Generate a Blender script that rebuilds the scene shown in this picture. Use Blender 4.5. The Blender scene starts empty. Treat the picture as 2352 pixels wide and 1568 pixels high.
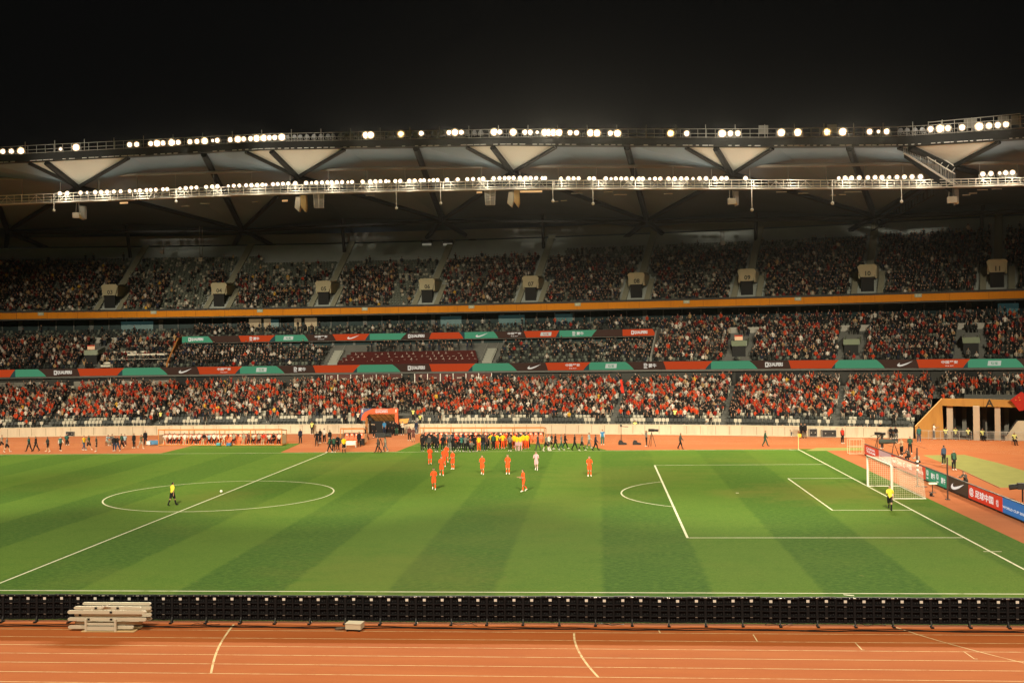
import bpy, bmesh, math, random
import numpy as np
from mathutils import Vector, Matrix, Euler
R = math.radians
rnd = random.Random(7)
rng = np.random.default_rng(11)
scene = bpy.context.scene
COL = scene.collection

# ------------------------------------------------------------------ camera
CAM = np.array([31.2244, -88.1763, 11.9665]); YAW, PIT, ROLL, FPX = -.0796, .0033, -.0144, 2521.035
def _axes():
    f = np.array([math.sin(YAW)*math.cos(PIT), math.cos(YAW)*math.cos(PIT), math.sin(PIT)])
    r = np.cross(f, [0, 0, 1]); r /= np.linalg.norm(r); u = np.cross(r, f)
    c, s = math.cos(ROLL), math.sin(ROLL)
    return r*c+u*s, u*c-r*s, f
AR, AU, AF = _axes()
cd = bpy.data.cameras.new('camera'); cam = bpy.data.objects.new('camera', cd); COL.objects.link(cam)
cd.sensor_width = 36; cd.lens = FPX/2352*36; cd.clip_start = .5; cd.clip_end = 2000
cam.matrix_world = Matrix(((AR[0], AU[0], -AF[0], CAM[0]), (AR[1], AU[1], -AF[1], CAM[1]), (AR[2], AU[2], -AF[2], CAM[2]), (0, 0, 0, 1)))
scene.camera = cam

# ------------------------------------------------------------------ night sky, exposure
w = bpy.data.worlds.new('World'); scene.world = w; w.use_nodes = True
bg = w.node_tree.nodes['Background']; bg.inputs[0].default_value = (.0026, .0026, .0025, 1); bg.inputs[1].default_value = 1
vs = scene.view_settings; vs.view_transform = 'Standard'; vs.look = 'None'; vs.exposure = 0; vs.gamma = 1; vs.use_curve_mapping = False
scene.cycles.max_bounces = 6; scene.cycles.diffuse_bounces = 3; scene.cycles.glossy_bounces = 2
scene.cycles.sample_clamp_indirect = 4

# ------------------------------------------------------------------ floodlighting (the lamp banks of both roofs)
WARM = (1, .87, .64)
def spot(name, loc, tgt, power, size, blend, radius=1.2, col=WARM):
    l = bpy.data.lights.new(name, 'SPOT'); o = bpy.data.objects.new(name, l); COL.objects.link(o)
    l.energy = power; l.color = col; l.spot_size = R(size); l.spot_blend = blend; l.shadow_soft_size = radius
    o.location = loc; o.rotation_euler = (Vector(tgt)-Vector(loc)).to_track_quat('-Z', 'Y').to_euler()
    return o
def down(loc, ang, tx):
    """aim point on the ground for a lamp tilted ang degrees below the horizontal"""
    sgn = 1 if loc[1] < 0 else -1
    return (tx, loc[1]+sgn*loc[2]/math.tan(R(ang)), 0)
for x, q, ang, size, bl in ((-62, .95, 22.5, 38, .62), (-28, 1., 22.5, 38.5, .62), (8, 1., 22.5, 38, .62), (44, 1.05, 24, 38, .7), (80, 1.1, 24, 38, .7)):   # banks on the roof over the near stand: far throw and wide flood
    l = (x, -68, 43); spot('near_bank_throw', l, down(l, ang, x*.85+3), 480000*q, size, bl); spot('near_bank_flood', l, down(l, 60, x), 92000, 100, 1.)
# the lamps on the far roof rim get their lights where those lamps are built, further down

# ------------------------------------------------------------------ pixel <-> world helpers (positions measured on the photograph, put on real planes)
def ray(px, py): return AF + AR*((px-1176)/FPX) - AU*((py-784)/FPX)
def G(px, py, z=0.):
    d = ray(px, py); return CAM + d*((z-CAM[2])/d[2])
def proj(X):
    d = np.asarray(X, float)-CAM; c = d@AF
    return 1176+FPX*(d@AR)/c, 784-FPX*(d@AU)/c
C0, C1, C2 = 61.9018, -.0722716, -.00193291          # plan curve of the front wall of the far stand
def at(t, d, z):
    y = C0+C1*t+C2*t*t; s = C1+2*C2*t; n = math.hypot(1, s)
    return np.array([t-s/n*d, y+d/n, z])
def slope_at(t): return math.atan(C1+2*C2*t)
def tpx(px, d, z=12.):
    lo, hi = -110., 150.
    for _ in range(50):
        m = (lo+hi)/2
        if proj(at(m, d, z))[0] < px: lo = m
        else: hi = m
    return (lo+hi)/2
def stz(px, py, d):
    t = tpx(px, d); lo, hi = -5., 80.
    for _ in range(50):
        z = (lo+hi)/2
        if proj(at(t, d, z))[1] > py: lo = z
        else: hi = z
    return t, (lo+hi)/2
def P(px, py, d):
    t, z = stz(px, py, d); return at(t, d, z)
TL, TR = -82., 112.                                   # ends of the built stand
def arc_ts(t0, t1, step):
    n = max(2, int(abs(t1-t0)/step)+1); return np.linspace(t0, t1, n)

# ------------------------------------------------------------------ materials
def srgb(r, g, b):
    f = lambda c: (c/255/12.92) if c/255 <= .04045 else ((c/255+.055)/1.055)**2.4
    return (f(r), f(g), f(b))
MATS = {}
def mat(name, col, rough=.7, spec=.3, metal=0., var=.12, scale=3., bump=0., emit=None, es=0.):
    if name in MATS: return MATS[name]
    m = bpy.data.materials.new(name); m.use_nodes = True; MATS[name] = m
    nt = m.node_tree; b = nt.nodes['Principled BSDF']
    b.inputs['Roughness'].default_value = rough; b.inputs['Specular IOR Level'].default_value = spec; b.inputs['Metallic'].default_value = metal
    b.inputs['Base Color'].default_value = (*col, 1)
    if var:
        tc = nt.nodes.new('ShaderNodeTexCoord'); n = nt.nodes.new('ShaderNodeTexNoise'); n.inputs['Scale'].default_value = scale; n.inputs['Detail'].default_value = 4
        nt.links.new(tc.outputs['Object'], n.inputs['Vector'])
        mx = nt.nodes.new('ShaderNodeMix'); mx.data_type = 'RGBA'
        mx.inputs['A'].default_value = (*[c*(1-var) for c in col], 1); mx.inputs['B'].default_value = (*[min(1, c*(1+var)) for c in col], 1)
        nt.links.new(n.outputs['Fac'], mx.inputs['Factor']); nt.links.new(mx.outputs['Result'], b.inputs['Base Color'])
        if bump:
            bp = nt.nodes.new('ShaderNodeBump'); bp.inputs['Strength'].default_value = bump
            nt.links.new(n.outputs['Fac'], bp.inputs['Height']); nt.links.new(bp.outputs['Normal'], b.inputs['Normal'])
    if emit:
        b.inputs['Emission Color'].default_value = (*emit, 1); b.inputs['Emission Strength'].default_value = es
    return m

# ------------------------------------------------------------------ mesh builder
class MB:
    def __init__(s): s.v = []; s.f = []; s.mi = []; s.cur = 0
    def add(s, vs, fs):
        o = len(s.v); s.v.extend([tuple(map(float, q)) for q in vs]); s.f.extend([tuple(i+o for i in f) for f in fs]); s.mi.extend([s.cur]*len(fs)); return s
    def quad(s, a, b, c, d): return s.add([a, b, c, d], [(0, 1, 2, 3)])
    def poly(s, pts): return s.add(pts, [tuple(range(len(pts)))])
    def box(s, c, size, rz=0., taper=1.):
        x, y, z = [q/2 for q in size]; ca, sa = math.cos(rz), math.sin(rz); vs = []
        for dz in (-1, 1):
            k = 1 if dz < 0 else taper
            for dx, dy in ((-1, -1), (1, -1), (1, 1), (-1, 1)):
                a, b = dx*x*k, dy*y*k
                vs.append((c[0]+a*ca-b*sa, c[1]+a*sa+b*ca, c[2]+dz*z))
        return s.add(vs, [(3, 2, 1, 0), (4, 5, 6, 7), (0, 1, 5, 4), (1, 2, 6, 5), (2, 3, 7, 6), (3, 0, 4, 7)])
    def tube(s, p, q, r, n=6, r2=None):
        p = np.array(p, float); q = np.array(q, float); d = q-p; L = np.linalg.norm(d)
        if L < 1e-6: return s
        d /= L; u = np.cross(d, [0, 0, 1]); 
        if np.linalg.norm(u) < 1e-3: u = np.array([1., 0, 0])
        u /= np.linalg.norm(u); v = np.cross(d, u); r2 = r if r2 is None else r2; vs = []
        for c, rr in ((p, r), (q, r2)):
            for i in range(n):
                a = 2*math.pi*(i+.5)/n; vs.append(c+rr*(math.cos(a)*u+math.sin(a)*v))
        fs = [(i, (i+1) % n, n+(i+1) % n, n+i) for i in range(n)]+[tuple(range(n))[::-1], tuple(range(n, 2*n))]
        return s.add(vs, fs)
    def bar(s, p, q, w_, h_):                         # rectangular bar between two points
        p = np.array(p, float); q = np.array(q, float); d = q-p; L = np.linalg.norm(d); d /= L
        u = np.cross(d, [0, 0, 1]); u = np.array([1., 0, 0]) if np.linalg.norm(u) < 1e-3 else u/np.linalg.norm(u); v = np.cross(u, d)
        vs = [c+a*u*w_/2+b*v*h_/2 for c in (p, q) for a, b in ((-1, -1), (1, -1), (1, 1), (-1, 1))]
        return s.add(vs, [(0, 1, 2, 3), (7, 6, 5, 4), (0, 4, 5, 1), (1, 5, 6, 2), (2, 6, 7, 3), (3, 7, 4, 0)])
    def sphere(s, c, r, n=8, m=5, sz=1.):
        vs = [(c[0], c[1], c[2]-r*sz)]
        for j in range(1, m):
            a = math.pi*j/m
            for i in range(n):
                b = 2*math.pi*i/n; vs.append((c[0]+r*math.sin(a)*math.cos(b), c[1]+r*math.sin(a)*math.sin(b), c[2]-r*sz*math.cos(a)))
        vs.append((c[0], c[1], c[2]+r*sz)); fs = [(0, 1+(i+1) % n, 1+i) for i in range(n)]
        for j in range(m-2):
            for i in range(n): fs.append((1+j*n+i, 1+j*n+(i+1) % n, 1+(j+1)*n+(i+1) % n, 1+(j+1)*n+i))
        e = 1+(m-2)*n; fs += [(e+i, e+(i+1) % n, len(vs)-1) for i in range(n)]
        return s.add(vs, fs)
    def prism(s, pts, off):                           # polygon extruded by a vector
        n = len(pts); a = [np.array(p, float) for p in pts]; b = [p+np.array(off, float) for p in a]
        return s.add(a+b, [tuple(range(n))[::-1], tuple(range(n, 2*n))]+[(i, (i+1) % n, n+(i+1) % n, n+i) for i in range(n)])
    def strip(s, A, B):                               # ribbon between two polylines
        n = len(A); return s.add(list(A)+list(B), [(i, i+1, n+i+1, n+i) for i in range(n-1)])
    def sweep(s, prof, ts, z0=None):                  # profile [(d, z)...] swept along the stand's plan curve
        n = len(prof); o = [at(t, d, z) for t in ts for d, z in prof]
        fs = [(i*n+j, (i+1)*n+j, (i+1)*n+j+1, i*n+j+1) for i in range(len(ts)-1) for j in range(n-1)]
        return s.add(o, fs)
    def sbox(s, d0, d1, z0, z1, ts):                  # closed box swept along the curve
        s.sweep([(d0, z0), (d0, z1), (d1, z1), (d1, z0), (d0, z0)], ts)
        for t in (ts[0], ts[-1]): s.quad(at(t, d0, z0), at(t, d1, z0), at(t, d1, z1), at(t, d0, z1))
        return s
    def build(s, name, m, parent=None, smooth=False, loc=None, rz=0.):
        me = bpy.data.meshes.new(name); me.from_pydata(s.v, [], s.f)
        ms = m if isinstance(m, (list, tuple)) else [m]
        for x in ms: me.materials.append(x)
        if len(ms) > 1: me.polygons.foreach_set('material_index', s.mi)
        if smooth: me.polygons.foreach_set('use_smooth', [True]*len(me.polygons))
        me.validate(); me.update()
        o = bpy.data.objects.new(name, me); COL.objects.link(o)
        if parent: o.parent = parent
        if loc is not None: o.location = loc
        o.rotation_euler.z = rz
        return o
def tag(o, label=None, cat=None, group=None, kind=None):
    if label: o['label'] = label
    if cat: o['category'] = cat
    if group: o['group'] = group
    if kind: o['kind'] = kind
    return o
def thing(name, label, cat, loc=(0, 0, 0), rz=0., group=None):
    o = bpy.data.objects.new(name, None); COL.objects.link(o); o.empty_display_size = .2
    o.location = loc; o.rotation_euler.z = rz
    return tag(o, label, cat, group)
def copy_tree(o, parent=None):
    c = o.copy(); COL.objects.link(c)
    if parent: c.parent = parent
    for ch in list(o.children): copy_tree(ch, c)
    return c
_ORD = 'first second third fourth fifth sixth seventh eighth ninth tenth eleventh twelfth thirteenth fourteenth fifteenth sixteenth seventeenth eighteenth nineteenth'.split()
_TENS = {2: 'twenty', 3: 'thirty', 4: 'forty', 5: 'fifty', 6: 'sixty', 7: 'seventy', 8: 'eighty', 9: 'ninety'}
def ordinal(n):
    if n < 20: return _ORD[n-1]
    if n >= 100: return ('one hundred and '+ordinal(n % 100)) if n % 100 else 'one hundredth'
    a, b = divmod(n, 10)
    return (_TENS[a][:-1]+'ieth') if b == 0 else _TENS[a]+'-'+_ORD[b-1]

_fonts = {}
def text(name, body, m, parent, origin, xdir, zdir, height, width=None, lift=.02, bold=.025):
    """Writing as a thin mesh lying on a surface: centred at origin, reading along xdir, up along zdir."""
    cu = bpy.data.curves.new(name, 'FONT'); cu.body = body; cu.align_x = 'CENTER'; cu.align_y = 'CENTER'; cu.size = 1; cu.extrude = 0; cu.resolution_u = 2; cu.offset = bold
    to = bpy.data.objects.new(name, cu); COL.objects.link(to)
    bpy.context.view_layer.update()
    me = bpy.data.meshes.new_from_object(to.evaluated_get(bpy.context.evaluated_depsgraph_get()))
    bpy.data.objects.remove(to)
    n = len(me.vertices); co = np.empty(n*3); me.vertices.foreach_get('co', co); co = co.reshape(-1, 3)
    if n == 0: return None
    mn, mx = co.min(0), co.max(0); co -= (mn+mx)/2
    sy = height/max(1e-6, mx[1]-mn[1]); sx = sy if width is None else width/max(1e-6, mx[0]-mn[0])
    X = np.array(xdir, float); X /= np.linalg.norm(X); Z = np.array(zdir, float); Z /= np.linalg.norm(Z); N = np.cross(X, Z)
    W = np.array(origin)+np.outer(co[:, 0]*sx, X)+np.outer(co[:, 1]*sy, Z)+N*lift
    me.vertices.foreach_set('co', W.astype(np.float32).ravel()); me.materials.clear(); me.materials.append(m); me.update()
    o = bpy.data.objects.new(name, me); COL.objects.link(o)
    if parent: o.parent = parent
    return o
# ================================================================== GROUND, PITCH, TRACK
HL, HW = 52.93, 35.12                                  # half length / half width of the pitch
def nd(nt, t, **k):
    n = nt.nodes.new(t)
    for a, b in k.items(): setattr(n, a, b)
    return n
def math_node(nt, op, a, b=None):
    n = nd(nt, 'ShaderNodeMath', operation=op)
    for i, x in enumerate((a, b)):
        if x is None: continue
        if isinstance(x, (int, float)): n.inputs[i].default_value = x
        else: nt.links.new(x, n.inputs[i])
    return n.outputs[0]
def noise_node(nt, vec, scale, detail=4, rough=.5):
    n = nd(nt, 'ShaderNodeTexNoise'); n.inputs['Scale'].default_value = scale; n.inputs['Detail'].default_value = detail; n.inputs['Roughness'].default_value = rough
    nt.links.new(vec, n.inputs['Vector']); return n.outputs['Fac']
def mapr(nt, v, a, b, c=0., d=1., smooth=True):
    n = nd(nt, 'ShaderNodeMapRange'); n.interpolation_type = 'SMOOTHSTEP' if smooth else 'LINEAR'
    nt.links.new(v, n.inputs['Value'])
    for k, x in zip(('From Min', 'From Max', 'To Min', 'To Max'), (a, b, c, d)): n.inputs[k].default_value = x
    return n.outputs['Result']
def mixc(nt, f, a, b):
    n = nd(nt, 'ShaderNodeMix', data_type='RGBA')
    if isinstance(f, (int, float)): n.inputs['Factor'].default_value = f
    else: nt.links.new(f, n.inputs['Factor'])
    for k, x in (('A', a), ('B', b)):
        if isinstance(x, tuple): n.inputs[k].default_value = (*x, 1)
        else: nt.links.new(x, n.inputs[k])
    return n.outputs['Result']
def stretched(nt, vec, s):
    n = nd(nt, 'ShaderNodeVectorMath', operation='MULTIPLY'); nt.links.new(vec, n.inputs[0]); n.inputs[1].default_value = s; return n.outputs[0]
def grass_mat(name, stripes=True):
    m = bpy.data.materials.new(name); m.use_nodes = True; nt = m.node_tree; b = nt.nodes['Principled BSDF']
    b.inputs['Roughness'].default_value = 1.; b.inputs['Specular IOR Level'].default_value = .03; b.inputs['Sheen Weight'].default_value = .014; b.inputs['Sheen Roughness'].default_value = .6; b.inputs['Sheen Tint'].default_value = (1, .95, .5, 1)
    p = nd(nt, 'ShaderNodeTexCoord').outputs['Object']; sx = nd(nt, 'ShaderNodeSeparateXYZ'); nt.links.new(p, sx.inputs[0])
    big = noise_node(nt, stretched(nt, p, (.05, .06, 1)), 1., 4, .6); mid = noise_node(nt, stretched(nt, p, (.35, .5, 1)), 1., 5, .65); fine = noise_node(nt, stretched(nt, p, (1.6, 3.2, 1)), 1.6, 5, .75); blade = noise_node(nt, stretched(nt, p, (5, 9, 1)), 1.8, 3, .8)
    light, dark = (.076, .156, .0180), (.026, .090, .0105)
    if stripes:
        s = math_node(nt, 'SINE', math_node(nt, 'MULTIPLY', math_node(nt, 'SUBTRACT', sx.outputs[0], 31.2), 2*math.pi/10.5))
        wob = math_node(nt, 'MULTIPLY', math_node(nt, 'SUBTRACT', mid, .5), .3)
        f = mapr(nt, math_node(nt, 'ADD', s, wob), -.13, .13)
        near = mapr(nt, sx.outputs[1], -38, 36, 1., .45, False)         # the mowing shows less at the far side
        f = math_node(nt, 'MULTIPLY', f, near)
        c = mixc(nt, f, light, dark)
    else: c = mixc(nt, .25, light, dark)
    c = mixc(nt, mapr(nt, big, .47, .72, 0, .55), c, (.120, .155, .025))          # dry, worn patches
    c = mixc(nt, mapr(nt, mid, .46, .7, 0, .42), c, (.045, .125, .012))
    c = mixc(nt, mapr(nt, fine, .38, .68, 0, .6), c, (.118, .195, .028))
    c = mixc(nt, mapr(nt, blade, .42, .66, 0, .5), c, (.027, .066, .008))
    if stripes:                                           # worn goalmouth, penalty spots and centre
        for cx, cy, rr, k in ((49.5, 0, 9., .55), (-49.5, 0, 9., .55), (41.9, 0, 3.5, .35), (0, 0, 5., .3), (20, -30, 9., .25), (33, 12, 11., .3), (8, 22, 12., .3)):
            dv_ = nd(nt, 'ShaderNodeVectorMath', operation='DISTANCE'); nt.links.new(p, dv_.inputs[0]); dv_.inputs[1].default_value = (cx, cy, 0)
            g = math_node(nt, 'ADD', dv_.outputs['Value'], math_node(nt, 'MULTIPLY', math_node(nt, 'SUBTRACT', mid, .5), rr*1.4)); c = mixc(nt, mapr(nt, g, rr*.15, rr, k, 0), c, (.150, .150, .030))
    div = noise_node(nt, stretched(nt, p, (2.2, 2.2, 1)), 1., 2, .4); c = mixc(nt, mapr(nt, div, .70, .78, 0, .45), c, (.16, .15, .045))
    nt.links.new(c, b.inputs['Base Color'])
    bp = nd(nt, 'ShaderNodeBump'); bp.inputs['Strength'].default_value = .5; bp.inputs['Distance'].default_value = .03
    nt.links.new(blade, bp.inputs['Height']); nt.links.new(bp.outputs['Normal'], b.inputs['Normal'])
    return m
def track_mat():
    m = bpy.data.materials.new('track_rubber'); m.use_nodes = True; nt = m.node_tree; b = nt.nodes['Principled BSDF']
    b.inputs['Roughness'].default_value = 1.; b.inputs['Specular IOR Level'].default_value = .05; b.inputs['Sheen Weight'].default_value = .10; b.inputs['Sheen Roughness'].default_value = .5; b.inputs['Sheen Tint'].default_value = (1, .85, .7, 1)
    p = nd(nt, 'ShaderNodeTexCoord').outputs['Object']
    c = mixc(nt, mapr(nt, noise_node(nt, stretched(nt, p, (.12, .5, 1)), 1., 5, .6), .35, .7), (.325, .080, .0155), (.372, .104, .024))
    c = mixc(nt, mapr(nt, noise_node(nt, stretched(nt, p, (.8, 2.4, 1)), 1.2, 5, .7), .45, .75, 0, .35), c, (.30, .072, .017))
    c = mixc(nt, mapr(nt, noise_node(nt, p, 9., 3, .8), .5, .75, 0, .3), c, (.45, .15, .048))
    c = mixc(nt, mapr(nt, noise_node(nt, stretched(nt, p, (.5, .9, 1)), 1.4, 6, .75), .60, .74, 0, .45), c, (.20, .055, .016))     # scuffed and damp patches
    c = mixc(nt, mapr(nt, noise_node(nt, stretched(nt, p, (.25, 6., 1)), 1., 3, .6), .62, .72, 0, .35), c, (.24, .07, .022))
    c = mixc(nt, mapr(nt, noise_node(nt, p, 26., 2, .7), .55, .8, 0, .4), c, (.22, .06, .02))
    nt.links.new(c, b.inputs['Base Color'])
    bp = nd(nt, 'ShaderNodeBump'); bp.inputs['Strength'].default_value = .25; bp.inputs['Distance'].default_value = .004
    nt.links.new(noise_node(nt, p, 60., 2), bp.inputs['Height']); nt.links.new(bp.outputs['Normal'], b.inputs['Normal'])
    return m
M_white = mat('line_paint', (.74, .72, .55), .7, .2, var=.08, scale=4)
M_track_line = mat('track_line_paint', (.68, .54, .30), .7, .2, var=.1, scale=3)
def worn_paint(name, col, under, lo, hi):
    m = bpy.data.materials.new(name); m.use_nodes = True; nt = m.node_tree; b = nt.nodes['Principled BSDF']; b.inputs['Roughness'].default_value = .9; b.inputs['Specular IOR Level'].default_value = .1
    p = nd(nt, 'ShaderNodeTexCoord').outputs['Object']; nt.links.new(mixc(nt, mapr(nt, noise_node(nt, p, 1.7, 5, .75), lo, hi, 0, .75), col, under), b.inputs['Base Color']); return m
M_white = worn_paint('worn_line_paint', (.64, .64, .47), (.22, .27, .09), .50, .72); M_track_line = worn_paint('worn_track_paint', (.66, .52, .29), (.40, .16, .06), .45, .68)
M_conc = mat('concrete', (.40, .37, .29), .85, .15, var=.18, scale=.6)
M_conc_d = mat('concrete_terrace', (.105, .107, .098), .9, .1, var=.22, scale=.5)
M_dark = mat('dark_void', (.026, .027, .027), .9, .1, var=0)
M_steel_d = mat('dark_steel', (.016, .017, .016), .6, .3, var=.15, scale=1.5)
M_steel_l = mat('galvanised_steel', (.40, .385, .34), .5, .4, var=.1, scale=2)
M_wpaint = mat('white_paint', (.8, .78, .7), .5, .4, var=.05)
M_black = mat('black_plastic', (.012, .012, .012), .5, .35, var=.2, scale=8)

def streaked(name, col, dirt, amt):
    m = bpy.data.materials.new(name); m.use_nodes = True; nt = m.node_tree; b = nt.nodes['Principled BSDF']; b.inputs['Roughness'].default_value = .85; b.inputs['Specular IOR Level'].default_value = .15
    p = nd(nt, 'ShaderNodeTexCoord').outputs['Object']; c = mixc(nt, mapr(nt, noise_node(nt, stretched(nt, p, (1.6, 1.6, .25)), 1., 6, .7), .45, .75, 0, amt), col, dirt)
    c = mixc(nt, mapr(nt, noise_node(nt, p, .35, 3), .4, .7, 0, amt*.6), c, tuple(q*.75 for q in col)); nt.links.new(c, b.inputs['Base Color']); return m
tag(MB().quad((-900, -900, -.05), (900, -900, -.05), (900, 900, -.05), (-900, 900, -.05)).build('ground', mat('outer_ground', (.06, .058, .052), .9, .1, scale=.2)), kind='structure')
_tr = [(x, -62., 0.) for x in np.linspace(-82, 112, 30)]+[at(t, 0, 0)*np.array([1, 1, 0])+np.array([0, .05, 0]) for t in np.linspace(TR, TL, 60)]
tag(MB().poly(_tr).build('running_track', track_mat()), kind='structure')
GR = grass_mat('pitch_turf'); GR2 = grass_mat('apron_turf', False)
def gl(px, py, z=.004): p = G(px, py); return (p[0], p[1], z)
er = [gl(2352, 1265), gl(2200, 1182), gl(2060, 1107), gl(1928, 1038.5)]           # right edge of the turf behind the goal line
pe = np.polyfit([p[1] for p in er], [p[0] for p in er], 1); rx = lambda y: pe[0]*y+pe[1]
XR = np.mean([p[0] for p in er])
FY = 35.75
tag(MB().poly([(-66, -40.9, .004), (XR, -40.9, .004), (XR, FY, .004), (-66, FY, .004)]).build('pitch_grass', GR), kind='structure')
def flat(name, pts, m, z=.004): return tag(MB().poly([(p[0], p[1], z) for p in pts]).build(name, m), kind='structure')
def on_y(px, py, y): p = G(px, py); return (p[0]+(0), y)
apl = [(on_y(372, 1040, FY)[0], FY+.002), (on_y(640, 1040, FY)[0], FY+.002), G(690, 1018)[:2], G(455, 1020)[:2]]
flat('dugout_turf_apron', apl, GR2)
apr = [(G(908, 1038)[0], FY+.002), (G(1395, 1037)[0], FY+.002), G(1330, 1018)[:2], G(968, 1014)[:2]]
flat('dugout_turf_apron', apr, GR2)
M_pale = mat('faded_turf', (.235, .235, .070), .9, .1, var=.2, scale=.8)
flat('corner_turf_strip', [G(1850, 1035)[:2], G(1984, 1034)[:2], G(1982, 1027.5)[:2], G(1875, 1028)[:2]], M_pale, .007)
flat('field_event_area', [G(2120, 1045)[:2], G(2215, 1044)[:2], G(2290, 1062)[:2], G(2480, 1118)[:2], G(2480, 1119)[:2], G(2298, 1119)[:2], G(2200, 1076)[:2]], M_pale, .004)
# white lines of the pitch, 12 cm wide
Z1 = .009
pl = MB(); LW = .12
def hline(b, x0, x1, y, z=Z1, w_=LW): b.quad((x0, y-w_/2, z), (x1, y-w_/2, z), (x1, y+w_/2, z), (x0, y+w_/2, z))
def vline(b, x, y0, y1, z=Z1, w_=LW): b.quad((x-w_/2, y0, z), (x+w_/2, y0, z), (x+w_/2, y1, z), (x-w_/2, y1, z))
def arc(b, cx, cy, r, a0, a1, z=Z1, w_=LW, n=96):
    a = np.linspace(a0, a1, n); b.strip([(cx+(r-w_/2)*math.cos(t), cy+(r-w_/2)*math.sin(t), z) for t in a], [(cx+(r+w_/2)*math.cos(t), cy+(r+w_/2)*math.sin(t), z) for t in a])
h = LW/2
for y in (-HW, HW): hline(pl, -HL-h, HL+h, y)
for x in (-HL, 0, HL): vline(pl, x, -HW+h, HW-h)
arc(pl, 0, 0, 9.15, 0, 2*math.pi, Z1+.004)
for sgn in (1, -1):
    X0 = sgn*(HL-16.5); X1 = sgn*(HL-h); a, b_ = sorted((X0+sgn*h, X1))
    for y in (-20.16, 20.16): hline(pl, a, b_, y)
    vline(pl, X0, -20.22, 20.22, w_=.15)
    X0 = sgn*(HL-5.5); a, b_ = sorted((X0+sgn*h, X1))
    for y in (-9.16, 9.16): hline(pl, a, b_, y)
    vline(pl, X0, -9.22, 9.22)
    c = sgn*(HL-11); al = math.acos((16.5-11-.12)/9.15); o = math.pi if sgn > 0 else 0
    arc(pl, c, 0, 9.15, o-al, o+al, Z1+.004)
    for sy in (1, -1): arc(pl, sgn*HL, sy*HW, 1., *(sorted([math.pi/2*(1+sy) if False else math.atan2(-sy, 0), math.atan2(0, -sgn) if sgn > 0 else 0.]) if sgn < 0 else ((math.pi, 1.5*math.pi) if sy > 0 else (math.pi/2, math.pi))), Z1+.004)
pl.box((HL-11, 0, Z1-.002), (.22, .22, .004)); pl.box((0, 0, Z1+.008), (.22, .22, .004))
# a few marks outside the lines as in the photograph
hm = gl(3783*.6026, (1700+697*.5754)*.6026); hline(pl, hm[0]-.5, hm[0]+.5, hm[1], .009, .1)
hm = gl((2903+570/1.738)*.6026, (1700+982*.5754)*.6026); pl.quad((hm[0]-.2, hm[1]-.12, .012), (hm[0]+.25, hm[1]-.3, .012), (hm[0]+.25, hm[1]-.1, .012), (hm[0]-.2, hm[1]+.05, .012))
tag(pl.build('pitch_lines', M_white), kind='structure')
# lane lines of the athletics track: straights joined by half circles
tl = MB(); Q = 42.2; ZL = .005
for k in range(9):
    r = 42.48+1.22*k
    hline(tl, -80, Q+22, -r, ZL, .046)
    hline(tl, -Q-10, Q, r, ZL, .046)
    a = np.linspace(-math.pi/2+.42, math.pi/2, 90); tl.strip([(Q+(r-.023)*math.cos(t), (r-.023)*math.sin(t), ZL) for t in a], [(Q+(r+.023)*math.cos(t), (r+.023)*math.sin(t), ZL) for t in a])
def curve_line(pxs, w_, z=.009):
    p = [G(x*.60261, (1700+y*.5754)*.60261) for x, y in pxs]
    # resample smoothly
    p = np.array(p); n = len(p); u = np.arange(n); uu = np.linspace(0, n-1, 24)
    pf = [np.poly1d(np.polyfit(u, p[:, i], min(3, n-1))) for i in (0, 1)]
    q = np.stack([pf[0](uu), pf[1](uu)], 1); d = np.gradient(q, axis=0); d /= np.linalg.norm(d, axis=1)[:, None]; nn = np.stack([-d[:, 1], d[:, 0]], 1)*w_/2
    tl.strip([(*a, z) for a in q-nn], [(*a, z) for a in q+nn])
z4 = lambda x, y, ox: (ox+x/1.738, y)
curve_line([z4(1548, 1180, 0), z4(1470, 1290, 0), z4(1425, 1390, 0), z4(1398, 1502, 0)], .085)
curve_line([z4(414, 1238, 1950), z4(432, 1330, 1950), z4(490, 1430, 1950), z4(578, 1532, 1950)], .085)
curve_line([z4(890, 1198, 2903), z4(1130, 1275, 2903), z4(1420, 1355, 2903), z4(1738, 1435, 2903)], .06)
for a, b_ in (((620, 1300), (665, 1348)), ((1338, 1358), (1410, 1408))): curve_line([z4(*a, 2903), z4(*b_, 2903)], .05)
for a, b_ in (((970, 1210), (985, 1236)), ((1600, 1246), (1628, 1292))): curve_line([z4(*a, 1950), z4(*b_, 1950)], .05)
for a, b_ in (((665, 1348), (682, 1348)), ((1410, 1408), (1432, 1408))): curve_line([z4(*a, 2903), z4(*b_, 2903)], .05)
tag(tl.build('lane_lines', M_track_line), kind='structure')
# thin lines beyond the corner: run-up lanes and kerb
kb = MB()
for pts in ([(2000, 1003), (2065, 1010), (2130, 1031)], [(2100, 1060), (2205, 1078), (2298, 1121)], [(2298, 1121), (2480, 1121)], [(1990, 1003), (2060, 1029), (2110, 1040)]):
    q = [G(*p) for p in pts]
    for a, b_ in zip(q[:-1], q[1:]): kb.bar((a[0], a[1], .02), (b_[0], b_[1], .02), .07, .04)
tag(kb.build('track_kerb', mat('kerb_strip', (.30, .13, .06), .7, .2)), kind='structure')

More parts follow.
